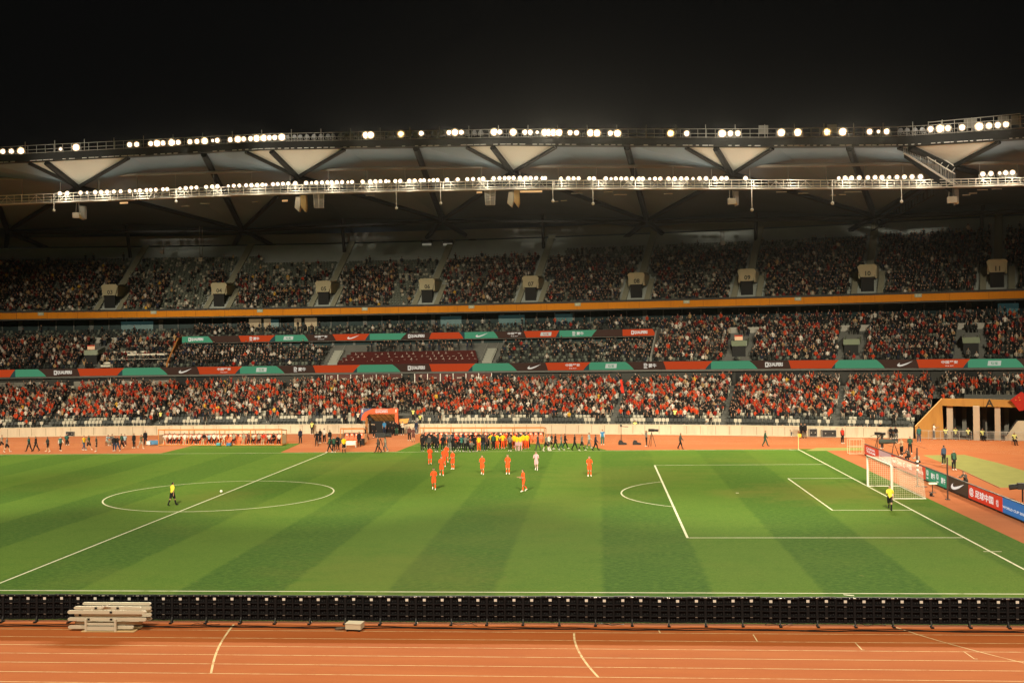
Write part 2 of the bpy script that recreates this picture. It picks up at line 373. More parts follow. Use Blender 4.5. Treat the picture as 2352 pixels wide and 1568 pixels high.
# ================================================================== GRANDSTAND
ts = arc_ts(TL, TR, 2.)
TG0, TG1 = tpx(2104, 0, 1.), TR                        # the gate cuts the lower tier from here on
LOW = dict(d0=.9, z0=1.25, sd=.85, sz=.33, n=15)
MID = dict(d0=16.6, z0=9.0, sd=.85, sz=.42, n=11)
UPP = dict(d0=26.8, z0=18.15, sd=.8, sz=.462, n=29)
def terrace(T, front, ts_):
    pr = [(T['d0']-.35, front)]
    for k in range(T['n']):
        z = T['z0']+T['sz']*k; d = T['d0']-.35+T['sd']*k
        pr += [(d, z), (d+T['sd'], z)]
    return MB().sweep(pr, ts_)
gs = thing('grandstand', 'three tiered concrete grandstand curving along the far side of the pitch', 'grandstand')
tsl = arc_ts(TL, TG0-.3, 2.)
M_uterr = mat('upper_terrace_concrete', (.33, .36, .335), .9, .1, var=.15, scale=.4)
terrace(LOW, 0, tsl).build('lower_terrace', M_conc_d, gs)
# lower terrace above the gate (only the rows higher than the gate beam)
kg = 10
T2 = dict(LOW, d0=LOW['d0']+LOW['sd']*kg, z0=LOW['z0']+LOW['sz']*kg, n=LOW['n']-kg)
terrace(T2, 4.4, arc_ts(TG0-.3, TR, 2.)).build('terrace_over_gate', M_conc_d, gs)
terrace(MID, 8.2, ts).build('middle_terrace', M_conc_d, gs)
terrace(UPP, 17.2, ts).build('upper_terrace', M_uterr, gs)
MB().sbox(-.12, .12, 0, 1.24, tsl).build('front_wall', streaked('beige_concrete_wall', (.63, .56, .42), (.42, .34, .22), .6), gs)
cap = MB(); cap.sbox(-.2, .2, 1.243, 1.33, tsl); cap.sbox(-.16, -.123, .03, .14, tsl)
cap.build('wall_coping', mat('pale_coping', (.62, .54, .38), .8, .2), gs)
jo = MB()
for t in np.arange(TL, TG0-1, 1.75):
    p = at(t+rnd.uniform(-.2, .2), -.128, .65); jo.box(p, (.05, .02, 1.1), slope_at(t))
jo.build('wall_joints', mat('wall_joint', (.25, .2, .13), .9, .1, var=0), gs)['kind'] = 'stuff'
# walls and slabs behind the tiers
bw = MB(); bw.sweep([(LOW['d0']+LOW['sd']*15-.36, 5.865), (15.9, 5.9), (15.95, 9.0)], ts); bw.build('lower_concourse_wall', mat('concourse_shade_grey', (.055, .055, .05), .9, .1, var=.3, scale=.25), gs)  # wall colour darkened to hold the shade below the middle tier
for px0, px1 in ((152, 262), (405, 505), (722, 745), (993, 1025), (1130, 1165), (1690, 1870), (2190, 2260)):
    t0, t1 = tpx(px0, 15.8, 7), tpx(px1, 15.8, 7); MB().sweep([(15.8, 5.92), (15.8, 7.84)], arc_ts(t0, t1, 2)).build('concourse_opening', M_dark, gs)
for px0, px1 in ((0, 110), (170, 240), (268, 330), (345, 398)): t0, t1 = tpx(px0, 15.7, 7), tpx(px1, 15.7, 7); MB().sbox(15.6, 15.75, 5.9, 7.3, arc_ts(t0, t1, 2)).build('pale_wall_panel', mat('concourse_pale', (.22, .21, .18), .9, .1, var=.3, scale=.6), gs)
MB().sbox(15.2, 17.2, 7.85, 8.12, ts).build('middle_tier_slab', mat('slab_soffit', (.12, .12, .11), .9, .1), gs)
# box tier: balcony floor, parapet, glass wall, soffit
TC0, TC1 = tpx(418, 22, 13.5), tpx(1505, 22, 13.5)     # the projecting centre part of the balcony
MB().sbox(25.8, 31.6, 13.2, 13.55, ts).build('box_balcony_slab', mat('balcony_concrete', (.2, .2, .18), .9, .1), gs)
for k in range(3): MB().sbox(27.6+1.*k, 31.5, 13.56+.4*k, 13.55+.4*(k+1), ts).build('box_balcony_step', M_conc_d, gs)
for ta, tb_ in ((TL, TC0), (TC1, TR)): MB().sbox(25.7, 25.95, 13.3, 14.15, arc_ts(ta, tb_, 2)).build('balcony_parapet', mat('pale_parapet', (.36, .35, .31), .8, .2), gs)
M_glass = mat('tinted_glass', (.022, .040, .042), .12, .6, var=.6, scale=.25)
bx = MB(); bx.sweep([(31.6, 13.5), (31.6, 17.3)], ts); bx.build('box_glass_wall', M_glass, gs)
mu = MB()
for i, t in enumerate(np.arange(TL, TR, 2.6)): p = at(t, 31.5, 15.4); mu.box(p, (.16 if i % 4 else .7, .12, 3.6), slope_at(t))
mu.build('glazing_mullion', mat('mullion_grey', (.12, .125, .12), .6, .3), gs)['kind'] = 'stuff'
for px0, px1 in ((572, 600), (606, 622), (676, 692), (700, 728)):
    t0, t1 = tpx(px0, 31.4, 16), tpx(px1, 31.4, 16)
    MB().sweep([(31.4, 14.6), (31.4, 17.0)], arc_ts(t0, t1, 1.)).build('lit_box_window', mat('lit_room', (.3, .25, .17), .8, .2, var=.4, scale=.8, emit=(.9, .62, .32), es=.16), gs)
for px0, px1 in ((278, 352), (612, 640), (1012, 1060), (1145, 1205), (1275, 1315), (2292, 2340)):
    t0, t1 = tpx(px0, 31.4, 16), tpx(px1, 31.4, 16)
    MB().sweep([(31.42, 14.9), (31.42, 16.9)], arc_ts(t0, t1, 1.)).build('teal_box_window', mat('teal_glass', (.06, .13, .13), .2, .5, var=.5, scale=.4, emit=(.12, .3, .3), es=.08), gs)
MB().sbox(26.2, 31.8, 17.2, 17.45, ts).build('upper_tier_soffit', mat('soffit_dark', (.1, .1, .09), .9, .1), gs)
MB().sbox(26.0, 26.25, 17.42, 18.42, ts).build('orange_fascia', streaked('orange_fascia_paint', (.62, .225, .013), (.42, .14, .012), .45), gs)
fj = MB()
for t in np.arange(TL, TR, 4.4): fj.box(at(t, 25.985, 17.92), (.05, .03, .98), slope_at(t))
fj.build('fascia_joint', mat('fascia_joint', (.33, .11, .01), .7, .2, var=0), gs)['kind'] = 'stuff'
MB().sbox(26.0, 26.3, 18.425, 18.75, ts).build('fascia_rail_base', mat('dark_rail', (.05, .05, .045), .7, .2), gs)
bk = MB(); dt = UPP['d0']+UPP['sd']*29-.35; bk.sweep([(dt, 31.4), (dt+.1, 33.2), (dt+5, 33.2), (dt+5, 37)], ts); bk.build('upper_back_wall', mat('back_wall_grey', (.17, .175, .165), .9, .1, var=.15, scale=.3), gs)
# fascia section plates
for i, (px, s) in enumerate(((94, '302'), (353, '303'), (597, '304'), (838, '305'), (1083, '306'), (1327, '307'), (1577, '308'), (1833, '309'), (2109, '310'))):
    t = tpx(px, 26, 18); c = at(t, 25.9, 18.2); X = at(t+.5, 26, 18)-at(t-.5, 26, 18)
    pn = MB().box(at(t, 25.95, 18.2), (.95, .06, .5), slope_at(t)).build('section_plate', mat('plate_green_grey', (.33, .38, .27), .6, .3), gs)
    text('section_number', s, mat('plate_lettering', (.62, .62, .5), .6, .3, var=0), pn, at(t, 25.9, 18.2), X, (0, 0, 1), .34)
# the projecting centre of the box tier with glass below it
tsc = arc_ts(TC0, TC1, 2.)
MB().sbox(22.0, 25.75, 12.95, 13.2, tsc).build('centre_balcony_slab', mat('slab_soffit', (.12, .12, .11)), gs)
gw = MB(); gw.sweep([(23.4, 10.9), (23.4, 12.95)], tsc); gw.build('centre_glass_wall', M_glass, gs)
mu = MB()
for t in np.arange(TC0, TC1, 3.2): mu.box(at(t, 23.3, 11.9), (.35, .14, 2.1), slope_at(t))
mu.build('centre_glazing_column', mat('mullion_grey', (.12, .125, .12)), gs)['kind'] = 'stuff'
for px0, px1 in ((457, 560), (1302, 1350), (1375, 1415), (1420, 1480), (1515, 1530)):
    t0, t1 = tpx(px0, 22, 11.8), tpx(px1, 22, 11.8); MB().sbox(21.9, 22.5, 11.95, 12.03, arc_ts(t0, t1, 1)).build('counter_top', mat('cream_counter', (.55, .48, .25), .6, .3), gs)
for px, dr in ((398, 1), (1505, -1)):                   # sloping partition walls at both ends of the centre block
    t = tpx(px, 20, 12); a = MB()
    for off in (0,): a.prism([at(t, 16.4, 9.1), at(t, 25.8, 13.2), at(t, 25.8, 14.3), at(t, 22., 13.9), at(t, 16.4, 9.9)], np.array([.25*dr, 0, 0]))
    a.build('partition_wall', mat('orange_partition', (.40, .17, .05), .7, .2) if dr > 0 else mat('grey_partition', (.2, .2, .18)), gs)
# VIP block: maroon covered seats with stairs on both sides
TV0, TV1 = tpx(782, 18, 10), tpx(1102, 18, 10)
vip = MB(); vip.sbox(16.2, 16.5, 8.9, 9.75, arc_ts(TV0, TV1, 2))
for k in range(4):
    z = MID['z0']+MID['sz']*k; d = MID['d0']+MID['sd']*k+.15; vip.sbox(d, d+.16, z+.3, z+.98, arc_ts(TV0+.4*k, TV1-.3*k, 2)); vip.sbox(d-.35, d, z+.3, z+.46, arc_ts(TV0+.4*k, TV1-.3*k, 2))
vip.build('maroon_seat_block', mat('maroon_cloth', (.060, .012, .010), .85, .15, var=.2, scale=2), gs)
fl = MB()
for k in range(4):
    z = MID['z0']+MID['sz']*k; d = MID['d0']+MID['sd']*k
    for t in np.arange(TV0+.5*k+.6, TV1-.4*k, .95):
        if rnd.random() < .8:
            p = at(t+rnd.uniform(-.1, .1), d-.05, z+.56); fl.box(p, (rnd.uniform(.2, .42), .16, .05), rnd.uniform(-.5, .5))
            if rnd.random() < .6: fl.tube(p, p+np.array([rnd.uniform(-.06, .12), -.05, .28]), .025, 4)
fl.build('small_white_flag', mat('white_cloth', (.75, .72, .65), .8, .2), gs)['kind'] = 'stuff'
for px in (768, 1122, 1420 if False else 1395, 540 if False else 1490):
    t = tpx(px, 18, 10.2); st = MB(); sw = 1.5 if px < 1200 else 1.1
    for k in range(7): st.box(at(t, MID['d0']-.1+.75*k, MID['z0']+.1+.37*k), (sw, .8, .4), slope_at(t))
    for sx in (-.5, .5): st.bar(at(t+sx*sw*1.05, 16.3, 9.9), at(t+sx*sw*1.05, 21.6, 12.4), .05, .05)
    st.build('middle_tier_stair', mat('stair_concrete', (.26, .27, .235), .85, .1), gs)
# media desks on the middle tier (white worktops)
md = MB()
for k, (a, b_, zz) in enumerate(((240, 262, 0), (243, 262, 1), (258, 395, 2), (262, 290, 3), (300, 392, 4), (268, 345, 5))):
    t0, t1 = tpx(a, 18+k*.8, 10.5), tpx(b_, 18+k*.8, 10.5)
    d = MID['d0']+MID['sd']*(k+.2); z = MID['z0']+MID['sz']*k+.74
    md.sbox(d-.5, d, z, z+.05, arc_ts(t0, t1, 2)); 
    if k != 2: md.sbox(d-.52, d-.48, z-.25, z-.005, arc_ts(t0, t1, 2))
md.build('media_desk', mat('desk_white', (.58, .55, .46), .6, .3), gs)
# maroon boards at the back of the lower tier, white dividers between them
pxs = np.linspace(744, 1127, 14)
M_mar = mat('maroon_board', (.080, .021, .017), .6, .3, var=.05); M_lett = mat('white_lettering', (.72, .66, .58), .6, .3, var=0)
nb = 0
for i in range(13):
    a, b_ = pxs[i], pxs[i+1]
    if i == 6: continue
    t0, t1 = tpx(a+.8, 13.4, 8), tpx(b_-.8, 13.4, 8)
    A = at(t0, 14., 5.9); B = at(t1, 14., 5.9); hh = np.array([0, 0, 1.93])
    bo = MB().prism([A, B, B+hh, A+hh], (0, .06, 0)).build('backdrop_board', M_mar, gs)
    c = (A+B)/2+np.array([0, 0, 1.4]); X = B-A
    if (i+(i > 6)) % 2 == 0:
        em = MB(); 
        em.box(c+np.array([0, -.03, .18]), (.30, .02, .36)); em.box(c+np.array([0, -.03, -.2]), (.38, .02, .12)); em.build('cup_emblem', M_lett, bo)
        MB().box(c+np.array([0, -.045, .18]), (.1, .02, .22)).build('emblem_gap', M_mar, bo)
    else: text('board_lettering', 'QUALIFIERS', M_lett, bo, c+np.array([0, -.01, -.1]), X, (0, 0, 1), .2, .8, lift=.02)
for i in range(14):
    t = tpx(pxs[i], 13.35, 8); MB().box(at(t, 13.94, 6.9), (.1, .1, 1.9)).build('board_divider', M_wpaint, gs)

# portals of the upper tier, each with its number
M_portal = mat('portal_cream', (.42, .39, .26), .8, .2, var=.1, scale=.8)
PORT = ((251, 'O3', '03'), (502, '', '04'), (742, '', '05'), (980, '', '06'), (1218, '', '07'), (1461, '', '08'), (1715, '', '09'), (1992, '', '10'), (2290, '', '11'))
PT = []
for px, _, num in PORT:
    t = tpx(px, 28.6, 21.5); PT.append(t); rz = slope_at(t); b = MB(); q = lambda x, d, z: at(t, d, z)+np.array([math.cos(rz)*x, math.sin(rz)*x, 0])
    zb, zm, zt = 18.9, 21.25, 23.1
    b.prism([q(-.98, 28.6, zm), q(.98, 28.6, zm), q(1.4, 28.6, zt-.35), q(1.05, 28.6, zt), q(-1.0, 28.6, zt), q(-1.38, 28.6, zt-.3)], at(t, 28.85, 0)-at(t, 28.6, 0))
    for s in (-1, 1): b.prism([q(s*1.32, 28.86, zt-.4), q(s*1.32, 34.2, zt-.1), q(s*1.32, 34.2, zm), q(s*1.25, 28.86, zm-.2)], (q(s*1.02, 28.6, 0)-q(s*1.2, 28.6, 0)))
    b.prism([q(-1.2, 28.86, zt-.25), q(1.2, 28.86, zt-.25), q(1.2, 34, zt+.05), q(-1.2, 34, zt+.05)], (0, 0, .2))
    po = b.build('portal', M_portal, gs)
    MB().prism([q(-.9, 28.75, zb), q(.9, 28.75, zb), q(.9, 28.75, zm-.02), q(-.9, 28.75, zm-.02)], at(t, 29.0, 0)-at(t, 28.75, 0)).build('portal_opening', M_dark, po)
    text('portal_number', num, mat('portal_lettering', (.05, .05, .04), .7, .2, var=0), po, q(.1, 28.6, zm+.52), q(1, 28.6, 0)-q(0, 28.6, 0), (0, 0, 1), .72)
# stair aisles of the upper tier: pale flights running up from each portal
M_stair = mat('aisle_stair_concrete', (.23, .225, .165), .85, .1, var=.12, scale=1.2)
UA = []
for i, t in enumerate(PT):
    for sd, k0, k1, wd in ((1.85, 0, 9, .42), (-1.85, 0, 9, .42), (0, 9, 29, .58)):
        UA.append((t+sd*.9, wd+.15, k0, k1)); st = MB()
        for k in range(k0, k1):
            for hf in (0, 1):
                z = UPP['z0']+UPP['sz']*(k+.5*hf); d = UPP['d0']-.35+UPP['sd']*(k+.5*hf)+.2
                p = at(t, d, z+.03); rz = slope_at(t); st.box(p+np.array([math.cos(rz)*sd, math.sin(rz)*sd, .1]), (wd*2, .42, .25), rz)
        st.build('upper_aisle_stair', M_stair, gs)
# portals of the middle tier
MPT = []
M_gpan = mat('green_glass_panel', (.16, .2, .13), .3, .5, var=.1); 
for px, sign in ((209, 1), (1697, 1), (1955, 0), (2230, 0)):
    t = tpx(px, 18.6, 11.5); MPT.append(t); rz = slope_at(t); q = lambda x, d, z: at(t, d, z)+np.array([math.cos(rz)*x, math.sin(rz)*x, 0])
    b = MB(); b.prism([q(-1, 18.4, 11.35), q(1, 18.4, 11.35), q(1.1, 18.4, 12.15), q(-1.05, 18.4, 12.1)], (0, .12, 0))
    for s in (-1, 1): b.prism([q(s*1.02, 18.53, 11.35), q(s*1.02, 22, 11.9), q(s*1.02, 22, 12.6), q(s*1.02, 18.53, 12.1)], (.1, 0, 0))
    po = b.build('middle_portal', M_gpan, gs)
    MB().prism([q(-.95, 18.5, 9.3), q(.95, 18.5, 9.3), q(.95, 18.5, 11.33), q(-.95, 18.5, 11.33)], (0, .2, 0)).build('portal_opening', M_dark, po)
    if sign:
        MB().box(q(-.05, 18.9, 12.55), (1.15, .2, .7), rz).build('sign_box', mat('cream_sign', (.7, .48, .32), .6, .3, var=.05, emit=(.8, .42, .25), es=.12), po)
        MB().box(q(-.05, 18.78, 12.82), (1.16, .02, .2), rz).build('sign_stripe', mat('red_stripe', (.45, .06, .03)), po)

# tier-level ribbon displays
def ribbon(name, label, d, z0, z1, segs):
    root = thing(name, label, 'LED board')
    COLS = {'g': ((.075, .30, .155), .72), 'b': ((.060, .030, .019), .8), 'o': ((.56, .062, .014), .72), 't': ((.035, .085, .075), .6)}
    ends = arc_ts(tpx(segs[0][1], d, (z0+z1)/2), tpx(segs[-1][2], d, (z0+z1)/2), 2.)
    MB().sbox(d+.06, d+.3, z0-.03, z1+.03, ends).build('display_housing', mat('display_black', (.02, .02, .02), .6, .2, var=0), root)
    mid = .5*(z0+z1); H = z1-z0
    for kind, p0, p1, sl, sr, body, b0, b1 in segs:
        col, es = COLS[kind]; m = mat('screen_'+{'g': 'green', 'b': 'brown', 'o': 'orange', 't': 'teal'}[kind], tuple(c*.05 for c in col), .9, .05, var=0, emit=col, es=es)
        zs = np.linspace(0, 1, 7); nx = 10; vs = []
        for zz in zs:
            # slanted and gently curved ends: sl/sr are pixel shifts from bottom to top edge
            a = p0+sl*(zz-.5)*(1+.3*(zz-.5)); b_ = p1+sr*(zz-.5)*(1+.3*(zz-.5))
            ta, tb_ = tpx(a, d, mid), tpx(b_, d, mid)
            dd = {'t': .045, 'g': .03, 'b': .015, 'o': 0.}[kind]
            for t in np.linspace(ta, tb_, nx): vs.append(at(t, d+dd, z0+H*zz))
        fs = [(j*nx+i, j*nx+i+1, (j+1)*nx+i+1, (j+1)*nx+i) for j in range(6) for i in range(nx-1)]
        o = MB().add(vs, fs).build('display_panel', m, root)
        if body:
            ml = mat('screen_lettering' if body != 'GREY' else 'screen_grey_mark', (.05, .05, .05), .4, .3, var=0, emit=(.62, .56, .47) if body != 'GREY' else (.42, .45, .36), es=.85)
            ta, tb_ = tpx(b0, d, mid), tpx(b1, d, mid); A = at(ta, d-.03, mid); B = at(tb_, d-.03, mid); X = (B-A)/np.linalg.norm(B-A); Wd = np.linalg.norm(B-A); c = (A+B)/2
            UPV = np.array([0, 0, 1.])
            if body == 'SWOOSH':
                # the tick mark: long thin tail rising to the right, hooked blunt front
                pts = [(1., .5), (.16, -.22), (.06, -.28), (.0, -.18), (.03, .02), (.1, .22), (.02, .0), (-.0, -.0)]
                outl = [(1, .5), (.62, .12), (.30, -.16), (.2, -.18), (.155, -.10), (.16, .04), (.2, .2), (.09, .02), (.03, -.16), (.015, -.32), (.07, -.46), (.17, -.5), (.34, -.42), (.62, -.12), (1, .5)]
                MB().poly([c+X*((x-.5)*Wd)+UPV*(y*H*.66) for x, y in reversed(outl[:-1])]).build('tick_mark', ml, o)
            elif body == 'GREY':
                MB().poly([c+X*((x-.5)*Wd)+UPV*(y*H*.56) for x, y in ((.0, -.5), (.95, -.5), (1, .5), (.06, .5))]).build('grey_mark', ml, o)
                text('mark_lettering', '怡宝', m, o, c, X, UPV, H*.34, Wd*.5, lift=.02)
            elif body == 'Q':
                text('board_lettering', 'QUALIFIERS', ml, o, c+X*Wd*.09, X, UPV, H*.54, Wd*.84, lift=.0, bold=.05)
                e = MB(); k = c-X*Wd*.42; e.poly([k+X*a*H*.2+UPV*b*H*.3 for a, b in ((-1, -1), (1, -1), (1, 1), (-1, 1))]); e.build('cup_emblem', ml, o)
                MB().poly([k+X*a*H*.08+UPV*(b*H*.16+.02)-np.array([0, .02, 0]) for a, b in ((-1, -1), (1, -1), (1, 1), (-1, 1))]).build('emblem_gap', m, o)
            elif body == 'PA':
                text('board_lettering', '中国平安', ml, o, c+UPV*H*.16, X, UPV, H*.36, Wd, lift=0)
                text('board_lettering', '专业·价值', ml, o, c-UPV*H*.27, X, UPV, H*.13, Wd*.55, lift=0)
            elif body == 'MN':
                e = MB(); k = c-X*Wd*.33
                for sq in ((-.2, .26, .15, .42), (-.2, .02, .05, .18), (-.2, -.24, .18, -.08), (.12, .0, .26, .3), (-.2, -.46, .26, -.34)): e.poly([k+X*a*H+UPV*b*H*.72 for a, b in ((sq[0], sq[1]), (sq[2], sq[1]), (sq[2], sq[3]), (sq[0], sq[3]))])
                e.build('square_emblem', ml, o); text('board_lettering', '蒙牛', ml, o, c+X*Wd*.2, X, UPV, H*.52, Wd*.58, lift=0)
    return root
S = []
def trio(x, w1, w2, w3, bb=None, ob=None, gb=None):
    """green, brown and orange stretch starting at x"""
    S.append(('g', x, x+w1+5, 0, -19, *(gb or (None, 0, 0)))); S.append(('b', x+w1-2, x+w1+w2, -19, -6, *(bb or (None, 0, 0))))
    S.append(('o', x+w1+w2-3, x+w1+w2+w3, -6, 17, *(ob or (None, 0, 0)))); S.append(('t', x+w1+w2+w3-12, x+w1+w2+w3+9, 14, 0, None, 0, 0))
S.append(('o', -170, 28, 0, 12, None, 0, 0)); S.append(('t', 16, 36, 14, 0, None, 0, 0))
trio(35, 65, 84, 92, ('Q', 124, 165)); trio(281, 98, 80, 88, ('SWOOSH', 410, 441), ('PA', 499, 530))
trio(551, 96, 78, 93, ('MN', 673, 703), None, ('GREY', 588, 613)); trio(820, 94, 78, 90, ('Q', 937, 976))
trio(1085, 96, 78, 88, ('SWOOSH', 1211, 1243), ('PA', 1299, 1332)); trio(1353, 97, 80, 97, ('MN', 1477, 1508), None, ('GREY', 1390, 1417))
trio(1633, 101, 83, 100, ('Q', 1758, 1798)); trio(1918, 108, 85, 108, ('SWOOSH', 2060, 2097), ('PA', 2162, 2200)); trio(2223, 124, 90, 110, ('Q', 2390, 2430), None, ('GREY', 2268, 2300))
ribbon('ribbon_display', 'long LED ribbon board in green, brown and orange below the middle tier', 15.3, 8.14, 9.28, S)
S = []
def seg(k, a, b_, l, r, *m): S.append((k, a, b_, l, r, *(m or (None, 0, 0))))
for x in (497, 714, 937, 1150, 1374): pass
seg('g', 418, 488, 0, -12, 'Q', 433, 467); seg('b', 484, 554, -12, -6); seg('o', 551, 624, -6, 14, 'MN', 572, 596); seg('t', 616, 633, 14, 0)
seg('g', 632, 708, 0, -10, 'GREY', 651, 674); seg('b', 704, 771, -10, -8, 'PA', 723, 752); seg('o', 768, 843, -8, 10, 'SWOOSH', 797, 826); seg('t', 836, 850, 10, 0)
seg('g', 849, 930, 0, 14); seg('b', 926, 991, 14, 6, 'Q', 937, 975); seg('o', 988, 1060, 6, -10); seg('t', 1052, 1069, -10, 0)
seg('g', 1067, 1144, 0, -10, 'SWOOSH', 1092, 1121); seg('b', 1140, 1209, -10, -6, 'PA', 1166, 1197); seg('o', 1206, 1280, -6, 8, 'GREY', 1241, 1267); seg('t', 1273, 1287, 8, 0)
seg('g', 1285, 1370, 0, 12, 'MN', 1313, 1341); seg('b', 1364, 1432, 12, 0); seg('o', 1430, 1503, 0, -8, 'Q', 1450, 1487)
ribbon('ribbon_display', 'shorter LED ribbon board on the projecting balcony above the VIP seats', 21.75, 13.1, 14.1, S)
# ================================================================== ROOF
roof = thing('stadium_roof', 'faceted dark grandstand roof with pale fabric triangles along its inner rim', 'roof')
E_LOW = [(-160, 388), (0, 374), (603, 342.7), (1175, 332), (1749, 335.7), (2085, 333.8), (2200, 327), (2352, 317.7), (2500, 306)]
E_TOP = [(-160, 371), (0, 357), (603, 326.6), (1175, 316.4), (1749, 317), (2085, 313.6), (2200, 306), (2352, 296), (2500, 284)]
def ipx(tab, px): return float(np.interp(px, [a for a, _ in tab], [b for _, b in tab]))
def rim(px, top=False, d=0.): return P(px, ipx(E_TOP if top else E_LOW, px), d)
M_mem = mat('roof_fabric', (.66, .65, .57), .8, .15, var=.07, scale=.35)
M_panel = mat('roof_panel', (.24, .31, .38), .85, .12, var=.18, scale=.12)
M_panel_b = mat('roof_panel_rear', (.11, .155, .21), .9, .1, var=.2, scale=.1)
Tpt = [(-310, 455), (185, 425), (690, 402), (1183, 391), (1687, 395), (2193, 378), (2700, 350)]
Ebeam = [(-380, 404), (112, 372), (630, 345), (1138, 333), (1651, 336), (2097, 334), (2590, 302)]
Ea = [(-420, 404), (72, 372), (570, 345), (1078, 333.5), (1582, 335), (2070, 334), (2560, 302)]
Eb = [(-200, 388), (302, 360), (798, 339), (1284, 333), (1782, 336), (2303, 321), (2800, 290)]
Mid = [(-30, 372), (474, 352), (962, 337), (1447, 334.5), (1958, 335), (2470, 308)]
Npt = [(21, 528), (560, 524), (1020, 502), (1490, 503), (2012, 492), (2540, 470)]
DT, DN = 6., 44.
def rimpt(px): return rim(px, False, .9)
TT = [P(*p, DT) for p in Tpt]; NN = [P(*p, DN) for p in Npt]
EA = [rimpt(p[0]) for p in Ea]; EB = [rimpt(p[0]) for p in Eb]; MM = [rimpt(p[0]) for p in Mid]; EC = [rimpt(p[0]) for p in Ebeam]
UPV = np.array([0, 0, 1.])
for i in range(1, 6):
    fab = MB().poly([EA[i], TT[i], EB[i]]); fab.build('fabric_triangle', M_mem, roof)
for i in range(0, 6):
    up = UPV*.05
    pn = MB(); pn.poly([EB[i]+up, TT[i]+up, NN[i]+up, MM[i]+up]); pn.build('roof_facet', M_panel, roof)
    pn = MB(); pn.poly([MM[i]+up, NN[i]+up, TT[i+1]+up, EA[i+1]+up]); pn.build('roof_facet', M_panel, roof)
rear = []
for i in range(0, 6):
    t = None
    n = NN[i]; b0 = n+np.array([n[0]*.0, 9., -1.5])
    rear.append(b0)
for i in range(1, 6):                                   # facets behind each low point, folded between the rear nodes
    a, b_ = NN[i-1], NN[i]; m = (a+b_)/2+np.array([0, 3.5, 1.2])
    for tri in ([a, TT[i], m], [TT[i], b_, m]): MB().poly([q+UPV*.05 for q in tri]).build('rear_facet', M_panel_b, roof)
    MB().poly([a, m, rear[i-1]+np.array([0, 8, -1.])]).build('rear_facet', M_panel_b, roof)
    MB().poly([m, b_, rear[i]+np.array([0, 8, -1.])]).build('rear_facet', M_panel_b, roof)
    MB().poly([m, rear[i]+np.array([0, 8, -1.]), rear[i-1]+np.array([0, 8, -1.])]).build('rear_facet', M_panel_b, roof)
def beam(p, q, r, name='beam', m=M_steel_d): return MB().tube(p, q, r, 8).build(name, m, roof)
dn = UPV*.3
for i in range(1, 6):
    beam(EA[i]-dn, TT[i]-dn, .26); beam(EB[i]-dn, TT[i]-dn, .26); beam(EC[i]-dn*1.2, TT[i]-dn*1.5, .42)
    for j in (i-1, i): beam(TT[i]-dn, NN[j]-dn, .36)
M_beam_r = mat('rear_beam_steel', (.014, .015, .016), .6, .3, var=.1)
for i in range(6):
    beam(MM[i]-dn, NN[i]-dn, .45)
    if i: beam(NN[i-1]-UPV*.5, NN[i]-UPV*.5, .35, 'ring_beam')
    n = NN[i]
    for s in (-1, 1): beam(n-dn, n+np.array([s*5.2, 8.5, -3.6]), .42, 'strut', M_beam_r)
for i in range(1, 6):                                   # short posts between the rear ring and the back wall
    m = (NN[i-1]+NN[i])/2; beam(m+np.array([0, .5, .8]), m+np.array([0, 2., -5.]), .3, 'post', M_beam_r)
# purlin tube in front of the lower catwalk
PUR = [(-160, 419), (0, 411), (603, 393), (1175, 383), (1749, 382), (2060, 377), (2352, 374), (2500, 372)]
pq = [P(px, ipx(PUR, px), 7.) for px in range(-160, 2501, 70)]
b = MB()
for a, c in zip(pq[:-1], pq[1:]): b.tube(a, c, .22, 6)
b.build('purlin_tube', mat('purlin_grey', (.34, .32, .27), .6, .3), roof)
# rim girder with its walkway and handrail
pxr = list(range(-160, 2501, 60))
gi = MB()
for px0, px1 in zip(pxr[:-1], pxr[1:]):
    A, B = rim(px0), rim(px1); a2, b2 = rim(px0, True), rim(px1, True); o = np.array([0, 1.6, 0])
    gi.add([A, B, b2, a2, A+o, B+o, b2+o, a2+o], [(0, 1, 2, 3), (4, 7, 6, 5), (0, 4, 5, 1), (3, 2, 6, 7)])
gi.build('rim_girder', mat('girder_dark', (.026, .027, .025), .7, .25, var=.2, scale=.4), roof)
de = MB()  # bright line of light under the rim, imitated by pale bars
for px in range(-150, 2490, 15):
    if rnd.random() < .72:
        a, c = rim(px), rim(px+rnd.choice((7, 10, 13))); off = np.array([0, -.06, .04]); de.bar(a+off, c+off, .06, .10)
de.build('rim_light_dash', mat('rim_dash_white', (.75, .74, .7), .35, .5, var=.25, scale=.4), roof)
ra = MB(); RH = 1.15
for px0, px1 in zip(pxr[:-1], pxr[1:]):
    a, c = rim(px0, True), rim(px1, True)
    for hh in (.08, .55, RH): ra.bar(a+UPV*hh, c+UPV*hh, .06 if hh > .1 else .14, .06)
for px in range(-150, 2490, 20):
    a = rim(px, True); ra.tube(a, a+UPV*RH, .035, 4)
for px in range(-140, 2490, 68): a = rim(px, True); ra.tube(a, a+UPV*1.7, .05, 4)
ra.build('handrail', M_steel_l, roof)
